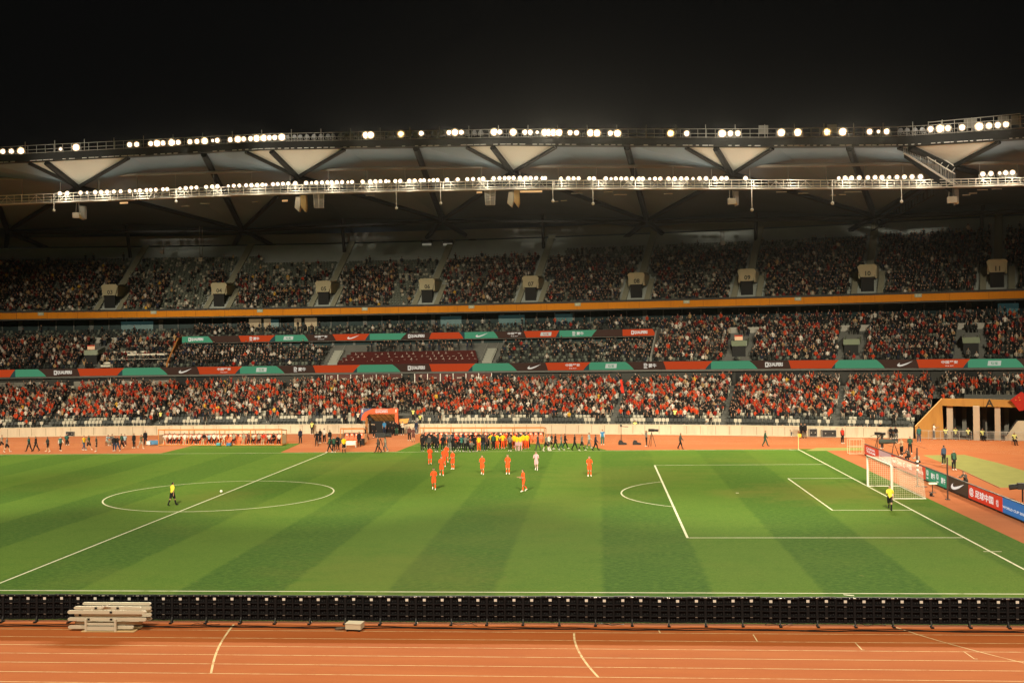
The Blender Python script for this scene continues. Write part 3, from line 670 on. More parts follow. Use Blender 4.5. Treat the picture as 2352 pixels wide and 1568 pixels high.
# panels on the walkway at the right end and the frame above it
fr = MB()
for p0, p1 in ((2140, 2352), (2352, 2480)):
    a, c = rim(p0, True), rim(p1, True)
    for hh in (1.7,): fr.bar(a+UPV*1.5, c+UPV*1.75, .07, .07)
    for px in range(p0, p1, 30): e = rim(px, True); fr.tube(e, e+UPV*1.6, .04, 4)
fr.build('upper_frame', M_steel_l, roof)
M_sheet = mat('grey_sheet', (.3, .29, .25), .7, .2)
for px, w_ in ((1908, 22), (2222, 30), (2300, 26), (2330, 18), (1750, 22)):
    a, c = rim(px, True, .5), rim(px+w_, True, .5); MB().prism([a+UPV*.5, c+UPV*.5, c+UPV*1.6, a+UPV*1.6], (0, .05, 0)).build('walkway_screen', M_sheet, roof)

# ---------------------------------------------------------------- lower catwalk
CT = [(-160, 455), (0, 449.6), (603, 426.7), (1175, 414.6), (1749, 413), (2093, 414), (2352, 408), (2500, 404)]
CB = [(-160, 477), (0, 469.7), (603, 446), (1175, 434), (1749, 433), (2093, 432), (2352, 425), (2500, 420)]
cw = thing('lighting_catwalk', 'long pale steel truss catwalk carrying a row of floodlights beneath the roof', 'catwalk')
DC = 3.4
def cat(px, f, d=DC):                                    # f: 0 bottom .. 1 top rail
    return P(px, ipx(CB, px)*(1-f)+ipx(CT, px)*f, d)
pc = list(range(-160, 2501, 45)); rl = MB(); gr = MB(); ps = MB(); dg = MB()
M_cat = mat('catwalk_white_steel', (.80, .77, .68), .5, .4, var=.08, scale=1.)
for px0, px1 in zip(pc[:-1], pc[1:]):
    for f, s in ((0, .11), (.3, .07), (.62, .06), (1, .07)): rl.bar(cat(px0, f), cat(px1, f), s, s)
    for f, s in ((.12, .09), (.95, .06)): rl.bar(cat(px0, f, DC+1.5), cat(px1, f, DC+1.5), s, s)
    a, c = cat(px0, .02), cat(px1, .02); o = at(tpx(px0, DC), DC+1.4, 0)-at(tpx(px0, DC), DC, 0); gr.add([a, c, c+o, a+o, a-UPV*.06, c-UPV*.06, c+o-UPV*.06, a+o-UPV*.06], [(0, 1, 2, 3), (7, 6, 5, 4), (0, 4, 5, 1), (3, 2, 6, 7)])
for k, px in enumerate(range(-150, 2490, 17)):
    ps.tube(cat(px, 0), cat(px, 1), .032 if k % 3 else .05, 4)
    if k % 2 and (k//7) % 3: dg.tube(cat(px, 0), cat(px+17*(1 if k % 4 == 1 else -1), .9), .03, 4)
rl.build('catwalk_rail', M_cat, cw); gr.build('catwalk_floor', mat('catwalk_grating', (.3, .29, .26), .6, .3), cw); ps.build('rail_upright', M_cat, cw)['kind'] = 'stuff'; dg.build('lattice_bracing', M_cat, cw)['kind'] = 'stuff'
hg = MB()
for px in range(-120, 2480, 88):
    a = cat(px, .3); hg.tube(a, P(px, ipx(PUR, px), 7.), .05, 5)
hg.build('hanger_rod', M_steel_l, cw)['kind'] = 'stuff'
# dangling items under the catwalk
for i, (px, py) in enumerate(((128, 483), (409, 503-40), (915, 478), (1017, 467), (1275, 462), (1367, 468), (1732, 482), (1917, 467), (2076, 463))):
    a = cat(px, 1.); c = P(px, py, DC); 
    o = thing('hanging_camera', f'pale ball camera on a rod below the catwalk, {ordinal(i+1)} from the left', 'camera', tuple(a), 0, 'ball cameras hung from the catwalk')
    rel = c-a; MB().tube((0, 0, 0), rel, .05, 5).build('rod', M_cat, o); MB().sphere(rel, .22, 8, 5).build('ball', M_wpaint, o)
# fluorescent battens under the roof, most of them off
M_bat = mat('batten_pale', (.42, .40, .34), .5, .3, var=.1); M_bat_w = mat('batten_warm', (.6, .4, .2), .5, .3, var=.1, emit=(1, .6, .25), es=.5)
BT = [(430, 474, 20), (475, 776*.6026, 22), (590, 464, 14), (631, 449, 18), (700, 443, 18), (855, 449, 20), (1402, 441, 20), (1430, 447, 30), (1540, 445, 20), (1280, 463, 14), (1300, 461, 14), (1330, 444, 26), (1800, 441, 24), (1850, 444, 24), (1918, 449, 14), (1940, 447, 16), (1965, 441, 40), (2225, 448, 18), (2240, 444, 18), (2262, 436, 24), (2295, 434, 24)]
for i, (px, py, w_) in enumerate(BT):
    a, c = P(px-w_/2, py+.4, 15), P(px+w_/2, py-.2, 15); (MB().bar(a, c, .12, .14)).build('tube_batten', M_bat, roof)
for px, py, w_ in ((289, 454*.0+466, 18), (659, 461, 12), (1106, 442, 12), (2332, 424, 30), (1225, 440, 50)):
    a, c = P(px-w_/2, py+.4, 15), P(px+w_/2, py-.2, 15); MB().bar(a, c, .2, .25).build('warm_batten', M_bat_w, roof)

# ---------------------------------------------------------------- inclined maintenance gangway at the right hand corner
gw_ = thing('inclined_gangway', 'steep caged steel gangway slanting from the roof rim down to the lower catwalk', 'gangway')
A0, A1 = P(2083, 352, 1.), P(2192, 421, 4.2)
b = MB(); ln = MB(); sl = MB()
for off in (0, 1.3):
    o = np.array([off*.6, off, 0])
    for hh, s in ((0, .16), (1.35, .1)): ln.bar(A0+o+UPV*hh, A1+o+UPV*hh, s, s)
    for u in np.linspace(0, 1, 30): q = A0+(A1-A0)*u+o; sl.bar(q, q+UPV*1.35, .045 if int(u*29) % 5 else .09, .03)
for u in np.linspace(0.05, 1, 9):
    q = A0+(A1-A0)*u; ln.bar(q+UPV*1.35, q+np.array([.8, 1.3, 2.1]), .07, .07)
ln.bar(A0+np.array([.8, 1.3, 2.2]), A1+np.array([.8, 1.3, 2.2]), .3, .1)
ln.build('gangway_rail', M_cat, gw_); sl.build('cage_bars', M_steel_l, gw_)['kind'] = 'stuff'
MB().add([A0-UPV*.1, A1-UPV*.1, A1+np.array([.8, 1.3, -.1]), A0+np.array([.8, 1.3, -.1])], [(0, 1, 2, 3)]).prism([A0-UPV*.15, A1-UPV*.15, A1-UPV*1.3, A0-UPV*.55], (.8, 1.2, 0)).build('gangway_stringer', M_steel_d, gw_)
# dark rising stair behind the corner
rs = MB(); 
q0, q1 = P(2150, 438, 12), P(2010, 520, 36); 
for off in (0, 1.2):
    for hh in (0, 1.2): rs.bar(q0+np.array([0, off, hh-.6]), q1+np.array([0, off, hh-.6]), .12, .12)
for u in np.linspace(0, 1, 22): q = q0+(q1-q0)*u; rs.bar(q-UPV*.6, q+UPV*.6, .05, .05)
rs.build('rear_catwalk', M_steel_d, gw_)
pb = MB(); q0, q1 = P(2033, 522, 47), P(1975, 573, 47); pb.bar(q0, q1, .3, .2); pb.build('hanging_cable_tray', mat('tray', (.2, .2, .17)), gw_)

# ---------------------------------------------------------------- floodlights
M_house = mat('lamp_housing', (.10, .10, .095), .5, .4, var=.1)
M_lens_off = mat('lamp_glass_off', (.20, .20, .19), .25, .6, var=.3, scale=3)
def lens_bloom_mat(nm, col, core, r):
    """glass of a lit floodlight: bloom painted into the emission, white core fading to a dim amber rim"""
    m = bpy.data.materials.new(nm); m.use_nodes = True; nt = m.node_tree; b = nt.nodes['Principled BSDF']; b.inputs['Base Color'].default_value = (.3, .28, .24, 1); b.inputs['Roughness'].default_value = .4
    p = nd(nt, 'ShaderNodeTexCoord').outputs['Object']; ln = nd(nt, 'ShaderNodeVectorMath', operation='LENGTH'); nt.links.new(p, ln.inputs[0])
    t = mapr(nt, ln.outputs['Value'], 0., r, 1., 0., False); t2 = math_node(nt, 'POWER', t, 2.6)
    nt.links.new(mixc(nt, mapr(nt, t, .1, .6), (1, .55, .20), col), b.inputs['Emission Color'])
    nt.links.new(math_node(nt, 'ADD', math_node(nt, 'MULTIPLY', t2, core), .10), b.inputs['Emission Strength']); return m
LR = {'b': .56, 'n': .44, 's': .30, 'o': .56, 'x': .29, 'l': .345, 'ls': .26}  # lit discs enlarged so they carry the painted bloom
M_lens_b = lens_bloom_mat('lamp_lens_big', (1, .86, .62), 70., LR['b']); M_lens_n = lens_bloom_mat('lamp_lens', (1, .9, .70), 34., LR['n']); M_lens_s = lens_bloom_mat('lamp_lens_small', (1, .9, .72), 14., LR['s']); M_lens_o = lens_bloom_mat('lamp_lens_amber', (1, .70, .28), 30., LR['o'])
def disc(b, c, r, n=16, y=0.):
    b.add([(c[0]+r*math.cos(2*math.pi*i/n), y, c[2]+r*math.sin(2*math.pi*i/n)) for i in range(n)], [tuple(range(n))])
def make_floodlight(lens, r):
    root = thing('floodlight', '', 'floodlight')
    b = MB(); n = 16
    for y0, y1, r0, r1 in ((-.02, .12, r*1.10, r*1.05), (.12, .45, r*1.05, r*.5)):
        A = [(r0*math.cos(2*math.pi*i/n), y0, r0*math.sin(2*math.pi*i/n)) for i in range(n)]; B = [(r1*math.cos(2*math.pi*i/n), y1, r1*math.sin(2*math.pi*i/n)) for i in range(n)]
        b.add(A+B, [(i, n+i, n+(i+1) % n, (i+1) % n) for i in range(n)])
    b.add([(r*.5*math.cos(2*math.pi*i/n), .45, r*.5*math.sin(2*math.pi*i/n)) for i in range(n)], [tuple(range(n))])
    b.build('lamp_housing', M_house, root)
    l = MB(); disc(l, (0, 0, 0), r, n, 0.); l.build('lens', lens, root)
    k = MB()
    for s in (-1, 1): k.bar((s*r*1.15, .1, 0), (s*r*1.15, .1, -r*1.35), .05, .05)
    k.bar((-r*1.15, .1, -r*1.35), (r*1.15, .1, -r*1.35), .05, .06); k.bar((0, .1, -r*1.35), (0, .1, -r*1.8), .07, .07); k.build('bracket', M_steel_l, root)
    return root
PROTO = {}
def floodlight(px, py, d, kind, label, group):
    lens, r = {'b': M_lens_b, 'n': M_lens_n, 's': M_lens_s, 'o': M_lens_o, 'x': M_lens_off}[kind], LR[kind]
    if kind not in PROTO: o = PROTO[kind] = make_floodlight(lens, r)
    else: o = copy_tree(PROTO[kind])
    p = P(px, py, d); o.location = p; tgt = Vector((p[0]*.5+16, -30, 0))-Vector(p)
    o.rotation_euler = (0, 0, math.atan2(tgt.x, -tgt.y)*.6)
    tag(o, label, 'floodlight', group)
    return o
UZ = .26902
up = []
def addu(off, xs, k, py=None):
    for x in xs: up.append([off+x*UZ, k])
addu(0, (45, 118, 1130, 1190, 1310, 1415, 1545, 1645, 1705, 1880, 1990, 2105, 2165), 'n'); addu(0, (200, 672), 'b'); addu(0, (540, 1840), 's'); addu(0, (1365, 1490, 1770, 2055, 2215), 'b')
addu(602.6, (85, 130, 1620, 1725, 2050), 'n'); addu(602.6, (35, 190, 910, 950, 1670, 2005, 2165), 'b'); addu(602.6, (1208,), 'o'); addu(602.6, (1382,), 'n')
addu(602.6, (240, 298, 348, 405, 465, 525, 585, 628, 690, 740, 790, 845, 1010, 1050, 1115, 1270, 1335, 1440, 1500, 1560, 1775, 1835, 1890), 'x')
addu(1175.1, (140, 185, 525, 580, 870, 1522, 1895, 1958), 'n'); addu(1175.1, (245,), 's'); addu(1175.1, (40, 310, 345, 385, 430, 700, 755, 930, 1825), 'b'); addu(1175.1, (1385,), 'o'); addu(1175.1, (480,), 'x')
addu(1749.4, (195, 335, 720, 1555, 1885), 'b'); addu(1749.4, (585,), 'o'); addu(1749.4, (950, 1095, 1470, 1620, 1740, 1970, 2045, 2115), 'n'); addu(1749.4, (1025,), 's'); addu(1749.4, (1215, 1270, 1335, 1400), 'x')
up.sort()
LU = [(0, 348.5), (54, 347), (145, 342.5), (180, 339), (305, 332.5), (420, 327), (500, 323), (660, 315), (853, 310.5), (1050, 304.5), (1140, 303.5), (1300, 305), (1425, 306.5), (1548, 306.5), (1668, 307), (1800, 305), (1945, 303), (2040, 302.5), (2085, 300), (2145, 297), (2180, 295), (2255, 291), (2320, 286)]
FB = ((-330, 1.2), (-180, 1.2), (-60, 1.), (55, .8), (178, .8), (330, 1.), (440, 1.), (540, 1.3), (640, 1.), (856, .9), (925, .6), (1050, .8), (1145, 1.), (1272, 1.9), (1375, 1.2), (1420, .7), (1548, .8), (1668, 1.), (1805, .9), (1910, 1.), (1945, .8), (2020, .6), (2150, .8), (2290, 1.), (2480, 1.))
for px, q in FB:                                        # what the lamps of the rim throw on the field: a far throw and a wide flood each
    l = tuple(P(px, ipx(LU, px), -.5)); spot('rim_lamp_throw', l, down(l, 20, l[0]*.8+4), 78000*q, 36, 1., .3)
for px in (-150, 250, 600, 1000, 1300, 1600, 1900, 2250):
    l = tuple(P(px, ipx(LU, px), -2.6)-UPV*.6); spot('rim_lamp_flood', l, down(l, 65, l[0]), 54000, 100, 1., .5)
GU, GX = 'lit floodlights on the roof rim', 'unlit floodlights on the roof rim'
desc = {'b': 'large glaring', 'n': 'bright white', 's': 'small dimmer', 'o': 'amber tinted'}
cnt = {}
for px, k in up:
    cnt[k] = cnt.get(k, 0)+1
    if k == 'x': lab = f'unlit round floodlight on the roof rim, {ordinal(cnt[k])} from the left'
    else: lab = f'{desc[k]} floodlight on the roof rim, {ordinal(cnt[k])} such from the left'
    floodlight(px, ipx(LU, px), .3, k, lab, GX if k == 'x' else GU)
lo = []
for off, xs in ((0, (528, 592, 705, 762, 830, 880, 933, 990, 1048, 1125, 1172, 1212, 1270, 1305, 1348, 1410, 1445, 1555, 1605, 1652, 1695, 1778, 1830, 1875, 1968, 2015, 2062, 2120, 2165, 2215)),
    (602.6, (20, 50, 110, 150, 195, 240, 300, 393, 440, 480, 528, 575, 610, 655, 700, 750, 785, 875, 940, 985, 1028, 1075, 1100, 1155, 1197, 1275, 1320, 1370, 1400, 1445, 1480, 1515, 1597, 1688, 1770, 1820, 1870, 1905, 1995, 2045, 2090, 2125, 2165, 2220)),
    (1175.1, (90, 140, 183, 230, 285, 305, 442, 505, 550, 592, 685, 722, 825, 870, 910, 957, 1000, 1050, 1108, 1140, 1200, 1245, 1290, 1360, 1412, 1470, 1515, 1570, 1625, 1680, 1755, 1815, 1855, 2018)),
    (1749.4, (680, 735, 790, 855, 928, 990, 1048, 1112, 1178, 1240, 1305, 1378, 1910, 1980, 2055, 2105, 2165))):
    lo += [off+x*UZ for x in xs]
lo.sort()
LL = [(0, 455), (141, 444.5), (250, 441), (345, 437), (420, 433), (500, 428.5), (602, 425), (700, 420.5), (800, 418.5), (950, 415.5), (1100, 411.5), (1180, 409), (1300, 410), (1500, 411), (1720, 410), (1950, 409), (2120, 406), (2262, 400), (2335, 396)]
M_lens_l = lens_bloom_mat('lamp_lens_lower', (1, .92, .72), 24., LR['l']); M_lens_ls = lens_bloom_mat('lamp_lens_lower_small', (1, .92, .72), 14., LR['ls'])
PROTO['l'] = None
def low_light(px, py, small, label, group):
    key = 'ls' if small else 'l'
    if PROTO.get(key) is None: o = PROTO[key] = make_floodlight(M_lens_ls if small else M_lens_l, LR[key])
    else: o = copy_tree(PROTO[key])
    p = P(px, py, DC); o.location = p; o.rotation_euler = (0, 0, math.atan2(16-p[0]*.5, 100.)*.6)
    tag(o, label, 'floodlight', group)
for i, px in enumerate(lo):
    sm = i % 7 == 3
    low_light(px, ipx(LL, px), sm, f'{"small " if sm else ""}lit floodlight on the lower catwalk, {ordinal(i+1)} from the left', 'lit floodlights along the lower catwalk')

for px in list(range(150, 1860, 88))+[1950, 2040, 2120, 2270, 2330]:      # the light those lamps throw on truss and roof
    p = P(px, ipx(LL, px), DC-1.)-UPV*.5; l = bpy.data.lights.new('catwalk_lamp_light', 'POINT'); l.energy = 160; l.color = (1, .88, .68); l.shadow_soft_size = .3
    q = bpy.data.objects.new('catwalk_lamp_light', l); q.location = p; COL.objects.link(q)
for i in range(1, 6):                                   # added fill spots, out of view, brightening the pale fabric triangles
    c = (EA[i]+EB[i]+TT[i])/3+UPV*(.8 if i < 4 else 1.7); spot('fabric_fill_spot', (c[0]*.8, -68, 43), tuple(c), 330000 if i < 4 else 380000, 6.6, .9, 1., (1, .90, .74))
# ---------------------------------------------------------------- loudspeakers hung below the catwalk
M_spk = mat('speaker_white', (.62, .58, .48), .6, .3, var=.08); M_grl = mat('speaker_grille_tan', (.48, .33, .14), .7, .2, var=.2, scale=6); M_spk_d = mat('speaker_grey', (.30, .29, .26), .6, .3)
def speaker_cluster(px, py, label, kind):
    p = P(px, py, DC+1); top = cat(px, .1, DC+1); hh = top[2]-p[2]
    o = thing('loudspeaker', label, 'loudspeaker', tuple(p), 0, 'loudspeakers hung below the catwalk')
    b = MB()
    if kind == 'tan':
        b.prism([(-.75, -.3, .95), (-.05, -.5, .95), (-.05, -.55, -.35), (-.35, -.2, -1.15), (-1.0, -.05, -.55)], (0, .9, 0)); b.build('cabinet', M_spk, o)
        MB().prism([(-.02, -.45, 1.2), (.72, -.25, 1.2), (.78, -.2, -.6), (.55, -.1, -1.2), (.0, -.4, -.45)], (0, .8, 0)).build('grille', M_grl, o)
    elif kind == 'box':
        b.box((0, -.3, .1), (.95, .8, .75)); b.build('cabinet', M_spk, o); MB().prism([(.3, -.1, 1.5), (.95, .1, 1.5), (.95, .1, -.3), (.5, .0, -.5)], (0, .7, 0)).build('rear_cabinet', M_spk_d, o)
        MB().prism([(.49, -.6, .2), (.72, -.5, -.35), (.55, -.45, -.4), (.2, -.6, -.26)], (0, .4, 0)).build('bracket', M_grl, o)
    else:
        for s in (-1, 1):
            for k in range(5): b.box((s*.42+.10*k*(-1 if s > 0 else 1)*.3, -.1+.05*k, .8-.42*k), (.62, .6, .38), 0, 1.0)
        b.build('cabinet', M_spk_d, o); e = MB()
        for s in (-1, 1):
            for x in (-.33, .33): e.bar((s*.42+x, -.42, 1.), (s*.42+x+(.1 if s < 0 else -.1), -.3, -1.05), .06, .05)
            e.bar((s*.42-.33, -.42, 1.), (s*.42+.33, -.42, 1.), .07, .06)
        e.build('edge_frame', M_spk, o)
    k = MB()
    for x in (-.3, .25): k.tube((x, 0, .9 if kind != 'box' else .4), (x*.6, 0, hh), .045, 5)
    k.build('suspension_rod', M_steel_l, o)
for a in ((183, 497, 'boxy white loudspeaker hung below the catwalk beside the first fabric triangle', 'box'), (697, 468, 'tall loudspeaker with tan grille under the catwalk near the grey line array', 'tan'), (738, 461, 'grey curved line array loudspeaker pair right of the tan grille speaker', 'array'), (1131, 454, 'grey curved line array loudspeaker pair hung left of the middle fabric triangle tip', 'array'), (1186, 457, 'tall loudspeaker with tan grille under the tip of the middle fabric triangle', 'tan'), (1685, 465, 'boxy white loudspeaker hung below the fourth fabric triangle tip', 'box'), (2190, 462, 'boxy loudspeaker in shade below the corner gangway', 'box')):
    speaker_cluster(*a)
# mast fixtures over the top of the upper tier
for i, (px, py0, py1) in enumerate(((465, 520, 597), (376, 555, 580), (1663, 530, 560))):
    o = thing('light_mast', f'thin grey mast with a box at the back of the upper tier, {ordinal(i+1)} one', 'mast', tuple(P(px, py1, 40.)), 0, 'masts at the back of the upper tier')
    p = P(px, py0, 40.)-P(px, py1, 40.); MB().tube((-.25, 0, 0), p+np.array([-.25, 0, 0]), .06, 5).tube((.25, 0, 0), p+np.array([.25, 0, 0]), .06, 5).build('mast', mat('mast_grey', (.2, .2, .18)), o)
    MB().box((0, -.2, .1), (.7, .4, .7)).build('box', M_spk if i == 0 else M_spk_d, o)
for i, (px, py) in enumerate(((984, 560), (1032, 560))):
    o = thing('wall_sign', ('left' if i == 0 else 'right')+' one of two small dark cabinets with a pale strip above section 06', 'sign', tuple(P(px, py, 47.5)), 0, 'cabinets with pale strips above section 06')
    MB().box((0, 0, .2), (1.9, .3, 1.)).build('cabinet', M_steel_d, o); MB().box((0, -.2, -.12), (1.7, .1, .4)).build('pale_strip', mat('pale_strip', (.6, .58, .5), .6, .2, emit=(.9, .85, .7), es=.12), o)
for i, px in enumerate((1911, 1922, 1938, 1952, 1966, 1978, 1988, 1993)):
    o = MB().box((0, 0, 0), (.75, .2, .95 if i < 4 else .55)).box((0, .1, -.6), (.1, .1, .5)).build('white_placard', mat('placard_white', (.45, .45, .4), .7, .2), loc=tuple(P(px, 563+(0 if i < 4 else 2), 46)))
    tag(o, f'white placard at the back of the upper tier above section 10, {ordinal(i+1)} in its row', 'placard', 'white placards behind section 10')
# ================================================================== PITCHSIDE OBJECTS
# ---- perimeter LED panels in the foreground, seen from behind
M_ledb = mat('led_back_black', (.008, .0085, .010), .7, .12, var=.3, scale=5); M_ledr = mat('led_rib', (.0105, .011, .013), .6, .2, var=.2, scale=4)
M_stick = mat('white_sticker', (.75, .73, .68), .6, .3, var=.08, scale=9); M_metal_s = mat('latch_metal', (.35, .35, .33), .4, .6, metal=.6, var=.1)
def make_led():
    o = thing('perimeter_led_panel', '', 'LED board'); W_, H_ = 1.53, 1.22
    b = MB(); b.box((0, .1, .15+H_/2), (W_, .12, H_))
    r = MB()
    for z in (.18, .45, .72, 1.0, 1.32): r.box((0, .005, z), (W_-.02, .05, .05))
    for x in (-.755, 0, .755): r.box((x, .0, .75), (.05 if x else .10, .055, 1.16))
    for x in (-.38, .38): r.box((x, -.006, .66), (.12, .05, .95))
    r.build('frame_rib', M_ledr, o)
    for x in (-.38, .38):
        MB().box((x, -.045, 1.20), (.125, .012, .125)).build('sticker', M_stick, o)
    la = MB()
    for x in (-.38, .38):
        for z in (.955, .42): la.box((x+rnd.uniform(-.01, .01), -.045, z), (.10, .02, .028))
    la.box((0, -.045, 1.345), (.13, .03, .045))
    for x in (-.55, -.2, .2, .55): la.box((x, -.035, 1.345), (.035, .02, .035))
    la.build('latch', M_metal_s, o)
    b.cur = 1; k = b; kk = random.Random(3)
    for x in (-.62, -.52, -.22, -.12, .12, .24, .55, .66):
        for z in (.3, .56, .86, 1.12): k.box((x, -.025, z+kk.uniform(-.03, .03)), (.02, .02, .05), 0); 
    b.build('panel_back', [M_ledb, mat('connector_grey', (.035, .035, .037), .6, .3, var=.3, scale=9)], o)
    f = MB(); f.bar((0, .0, .30), (0, -.12, .05), .05, .05); f.bar((0, .12, .03), (0, -.24, .03), .07, .04); f.box((0, -.22, .04), (.12, .10, .06)); f.box((0, -.04, .09), (.07, .12, .12)); f.build('support_leg', M_black, o)
    return o
led0 = make_led(); n = 0; xs0 = np.arange(-6.2, 66, 1.545)
yline = lambda x: -41.28-.0
for i, x in enumerate(xs0):
    o = led0 if i == 0 else copy_tree(led0)
    o.location = (x+rnd.uniform(-.006, .006), yline(x)+rnd.uniform(-.025, .025), 0); o.scale = (1, 1, .885+rnd.uniform(-.008, .008)); o.rotation_euler = (R(rnd.uniform(-.8, .8)), R(rnd.uniform(-.35, .35)), R(rnd.uniform(-.5, .5)))
    sx = proj((x, yline(x), .7))[0]
    vis = -60 < sx < 2420
    if vis: n += 1
    tag(o, (f'black back of a perimeter LED panel, {ordinal(n)} from the left' if vis else 'black back of a perimeter LED panel beyond the frame'), 'LED board', 'LED panels along the near touchline')
# cables lying behind the boards
for j, (yy, amp, rr, lab) in enumerate(((-42.05, .05, .022, 'black cable snaking along the foot of the LED panels, nearer the track'), (-41.85, .08, .016, 'thinner black cable lying right under the LED panels'))):
    b = MB(); xs = np.arange(-6, 66, .35); kk = random.Random(j+5)
    pts = [(x, yy+amp*math.sin(x*.9+j)+amp*.7*math.sin(x*2.3+j*2)+kk.uniform(-.015, .015), rr+.006) for x in xs]
    for a, c in zip(pts[:-1], pts[1:]): b.tube(a, c, rr, 5)
    tag(b.build('cable', M_black), lab, 'cable')
for i, px in enumerate((470, 1065, 1400, 1790, 2000)):
    p = G(px, 1436); b = MB(); kk = random.Random(px); pts = [(p[0]-.6+.12*k, p[1]+.22*math.sin(k*.8+px)*(.4+.06*k)+.1, .02+.05*max(0, math.sin(k))) for k in range(11)]
    for a, c in zip(pts[:-1], pts[1:]): b.tube(a, c, .013, 5)
    tag(b.build('cable', M_black), f'loose black cable loop behind the LED panels, {ordinal(i+1)} from the left', 'cable', 'loose cable loops')

# ---- stack of cream plastic barriers on a low board
M_cream = mat('cream_plastic', (.62, .57, .45), .55, .3, var=.07, scale=3)
base = G(245, 1449); bx0, by0 = base[0], base[1]
def plank(parent, z, x0, x1, y, h_, th=.09, round_l=True, round_r=True, notch=()):
    n_ = 6; pts = []
    r_ = h_/2
    L = [(x0+r_-r_*math.sin(a), z+r_-r_*math.cos(a)) for a in np.linspace(0, math.pi, n_)] if round_l else [(x0, z), (x0, z+h_)]
    Rr = [(x1-r_+r_*math.sin(a), z+r_+r_*math.cos(a)) for a in np.linspace(0, math.pi, n_)] if round_r else [(x1, z+h_), (x1, z)]
    b = MB(); b.prism([(p[0], y, p[1]) for p in L+Rr], (0, th, 0)); o = b.build('barrier_board', M_cream, parent)
    for nx_ in notch: MB().box((nx_, y-.004, z+h_*.55), (.11, .02, .085)).build('slot', M_dark, o)
    return o
SC = 46.7/2521
def bx(px): return (px-245)*SC
st = None
specs = [  # z, left px, right px, y, height, notches, label
    (.10, 152, 308, 0.02, .15, (202, 256), 'cream plastic barrier lowest in the stack, with two dark slots'),
    (.27, 166, 327, .10, .13, (), 'cream plastic barrier second from the bottom of the stack'),
    (.44, 152, 339, .0, .16, (202, 256), 'cream plastic barrier in the middle of the stack, sloping down to one side'),
    (.60, 166, 327, .08, .15, (180,), 'cream plastic barrier third from the top of the stack'),
    (.74, 152, 339, -.01, .17, (256,), 'cream plastic barrier second from the top of the stack'),
    (.92, 166, 326, .04, .14, (219, 271), 'cream plastic barrier topmost in the stack with a loose strap on it')]
for i, (z, l, r_, y, h_, nt_, lab) in enumerate(specs):
    o = thing('plastic_barrier', lab, 'barrier', (bx0, by0, 0), 0, 'stacked plastic barriers')
    for k, yy in enumerate((0, .72)):
        sh = (k*.35*(1 if i % 2 else -.6))*.35
        plank(o, z+.012*k, bx(l)+sh*.3, bx(r_)+sh, y+yy, h_*.84, .09, notch=[bx(q) for q in nt_] if k == 0 else ())
    if i in (0, 1, 3, 4): MB().box((bx(205), y+.42, z+h_*.5), (.05, .76, h_*.5)).box((bx(275), y+.42, z+h_*.5), (.05, .76, h_*.5)).build('cross_piece', M_cream, o)
    if i == 5:
        b = MB(); pts = [(bx(232), -.03, 1.0), (bx(238), -.06, 1.10), (bx(229), -.05, 1.02)]
        b.bar(pts[0], pts[1], .05, .03); b.bar((bx(238), .02, 1.03), (bx(254), -.05, 1.16), .05, .03); b.build('strap', M_wpaint, o)
o = thing('barrier_foot_frame', 'cream upright frame in front of the stacked barriers, two posts and a rail', 'frame', (bx0, by0, 0))
b = MB()
for px in (198, 268): b.box((bx(px), -.08, .27), (.085, .10, .52))
b.box((bx(233), -.07, .33), (bx(268)-bx(198), .06, .07)); b.box((bx(233), -.07, .14), (bx(268)-bx(198), .06, .16)); b.build('post_frame', M_cream, o)
tag(MB().box((bx0+.1, by0+.33, .018), (2.35, 1.0, .024)).build('plywood_sheet', mat('plywood', (.52, .36, .18), .8, .2, var=.15)), 'thin tan plywood sheet lying under the barrier stack', 'board')

# ---- cream equipment box on small feet
p = G(812, 1450); o = thing('cable_box', 'cream metal box on short feet standing behind the LED panels', 'box', (p[0], p[1]+.22, 0), R(-6))
b = MB(); b.prism([(-.34, -.22, .09), (.34, -.22, .09), (.34, -.22, .31), (-.34, -.22, .31)], (0, .5, 0)); b.build('case', mat('cream_metal', (.66, .58, .42), .45, .4, var=.04), o)
MB().prism([(-.35, -.235, .31), (.35, -.235, .31), (.35, .285, .31), (-.35, .285, .31)], (0, 0, .03)).build('lid', mat('cream_metal_lid', (.72, .65, .50), .45, .4, var=.04), o)
f = MB()
for x in (-.26, .26):
    for y in (-.18, .22): f.box((x, y, .045), (.07, .07, .09))
f.build('foot', M_black, o)
b = MB(); kk = random.Random(4)
for i in range(5):
    y = -.08+.05*i
    for a, c in zip(range(5), range(1, 6)): b.tube((-.34-.1*a, y+.04*math.sin(a*1.1+i), .05+.06*math.exp(-a*.5)), (-.34-.1*c, y+.04*math.sin(c*1.1+i), .05+.06*math.exp(-c*.5)), .022, 5)
b.build('cable_bundle', mat('dusty_cable', (.12, .09, .07), .7, .2), o)

# ---- goal with net
M_goal = mat('goal_white', (.62, .58, .50), .5, .3, var=.05)
gx = HL; o = thing('goal', 'white football goal with net standing on the goal line', 'goal', (gx, 0, 0))
b = MB()
for y in (-3.72, 3.72): b.tube((0, y, 0), (0, y, 2.50), .075, 10)
for y, nm in ((-3.72, 'goalpost'), (3.72, 'goalpost')): MB().tube((0, y, 0), (0, y, 2.5), .085, 10).build(nm, M_goal, o)
MB().tube((0, -3.72, 2.5), (0, 3.72, 2.5), .085, 10).build('crossbar', M_goal, o)
DB = 2.5; n_ = MB(); stp = .16; th = .0095
def th_line(a, c): n_.bar(a, c, th, th)
Bt = lambda y: (DB-.35, y, 2.36); 
for y in np.arange(-3.66, 3.67, stp): th_line((DB, y, .03), (DB-.25, y, 2.4))
for y in np.arange(-3.66, 3.67, .3): th_line((DB-.25, y, 2.4), (.02, y, 2.48))
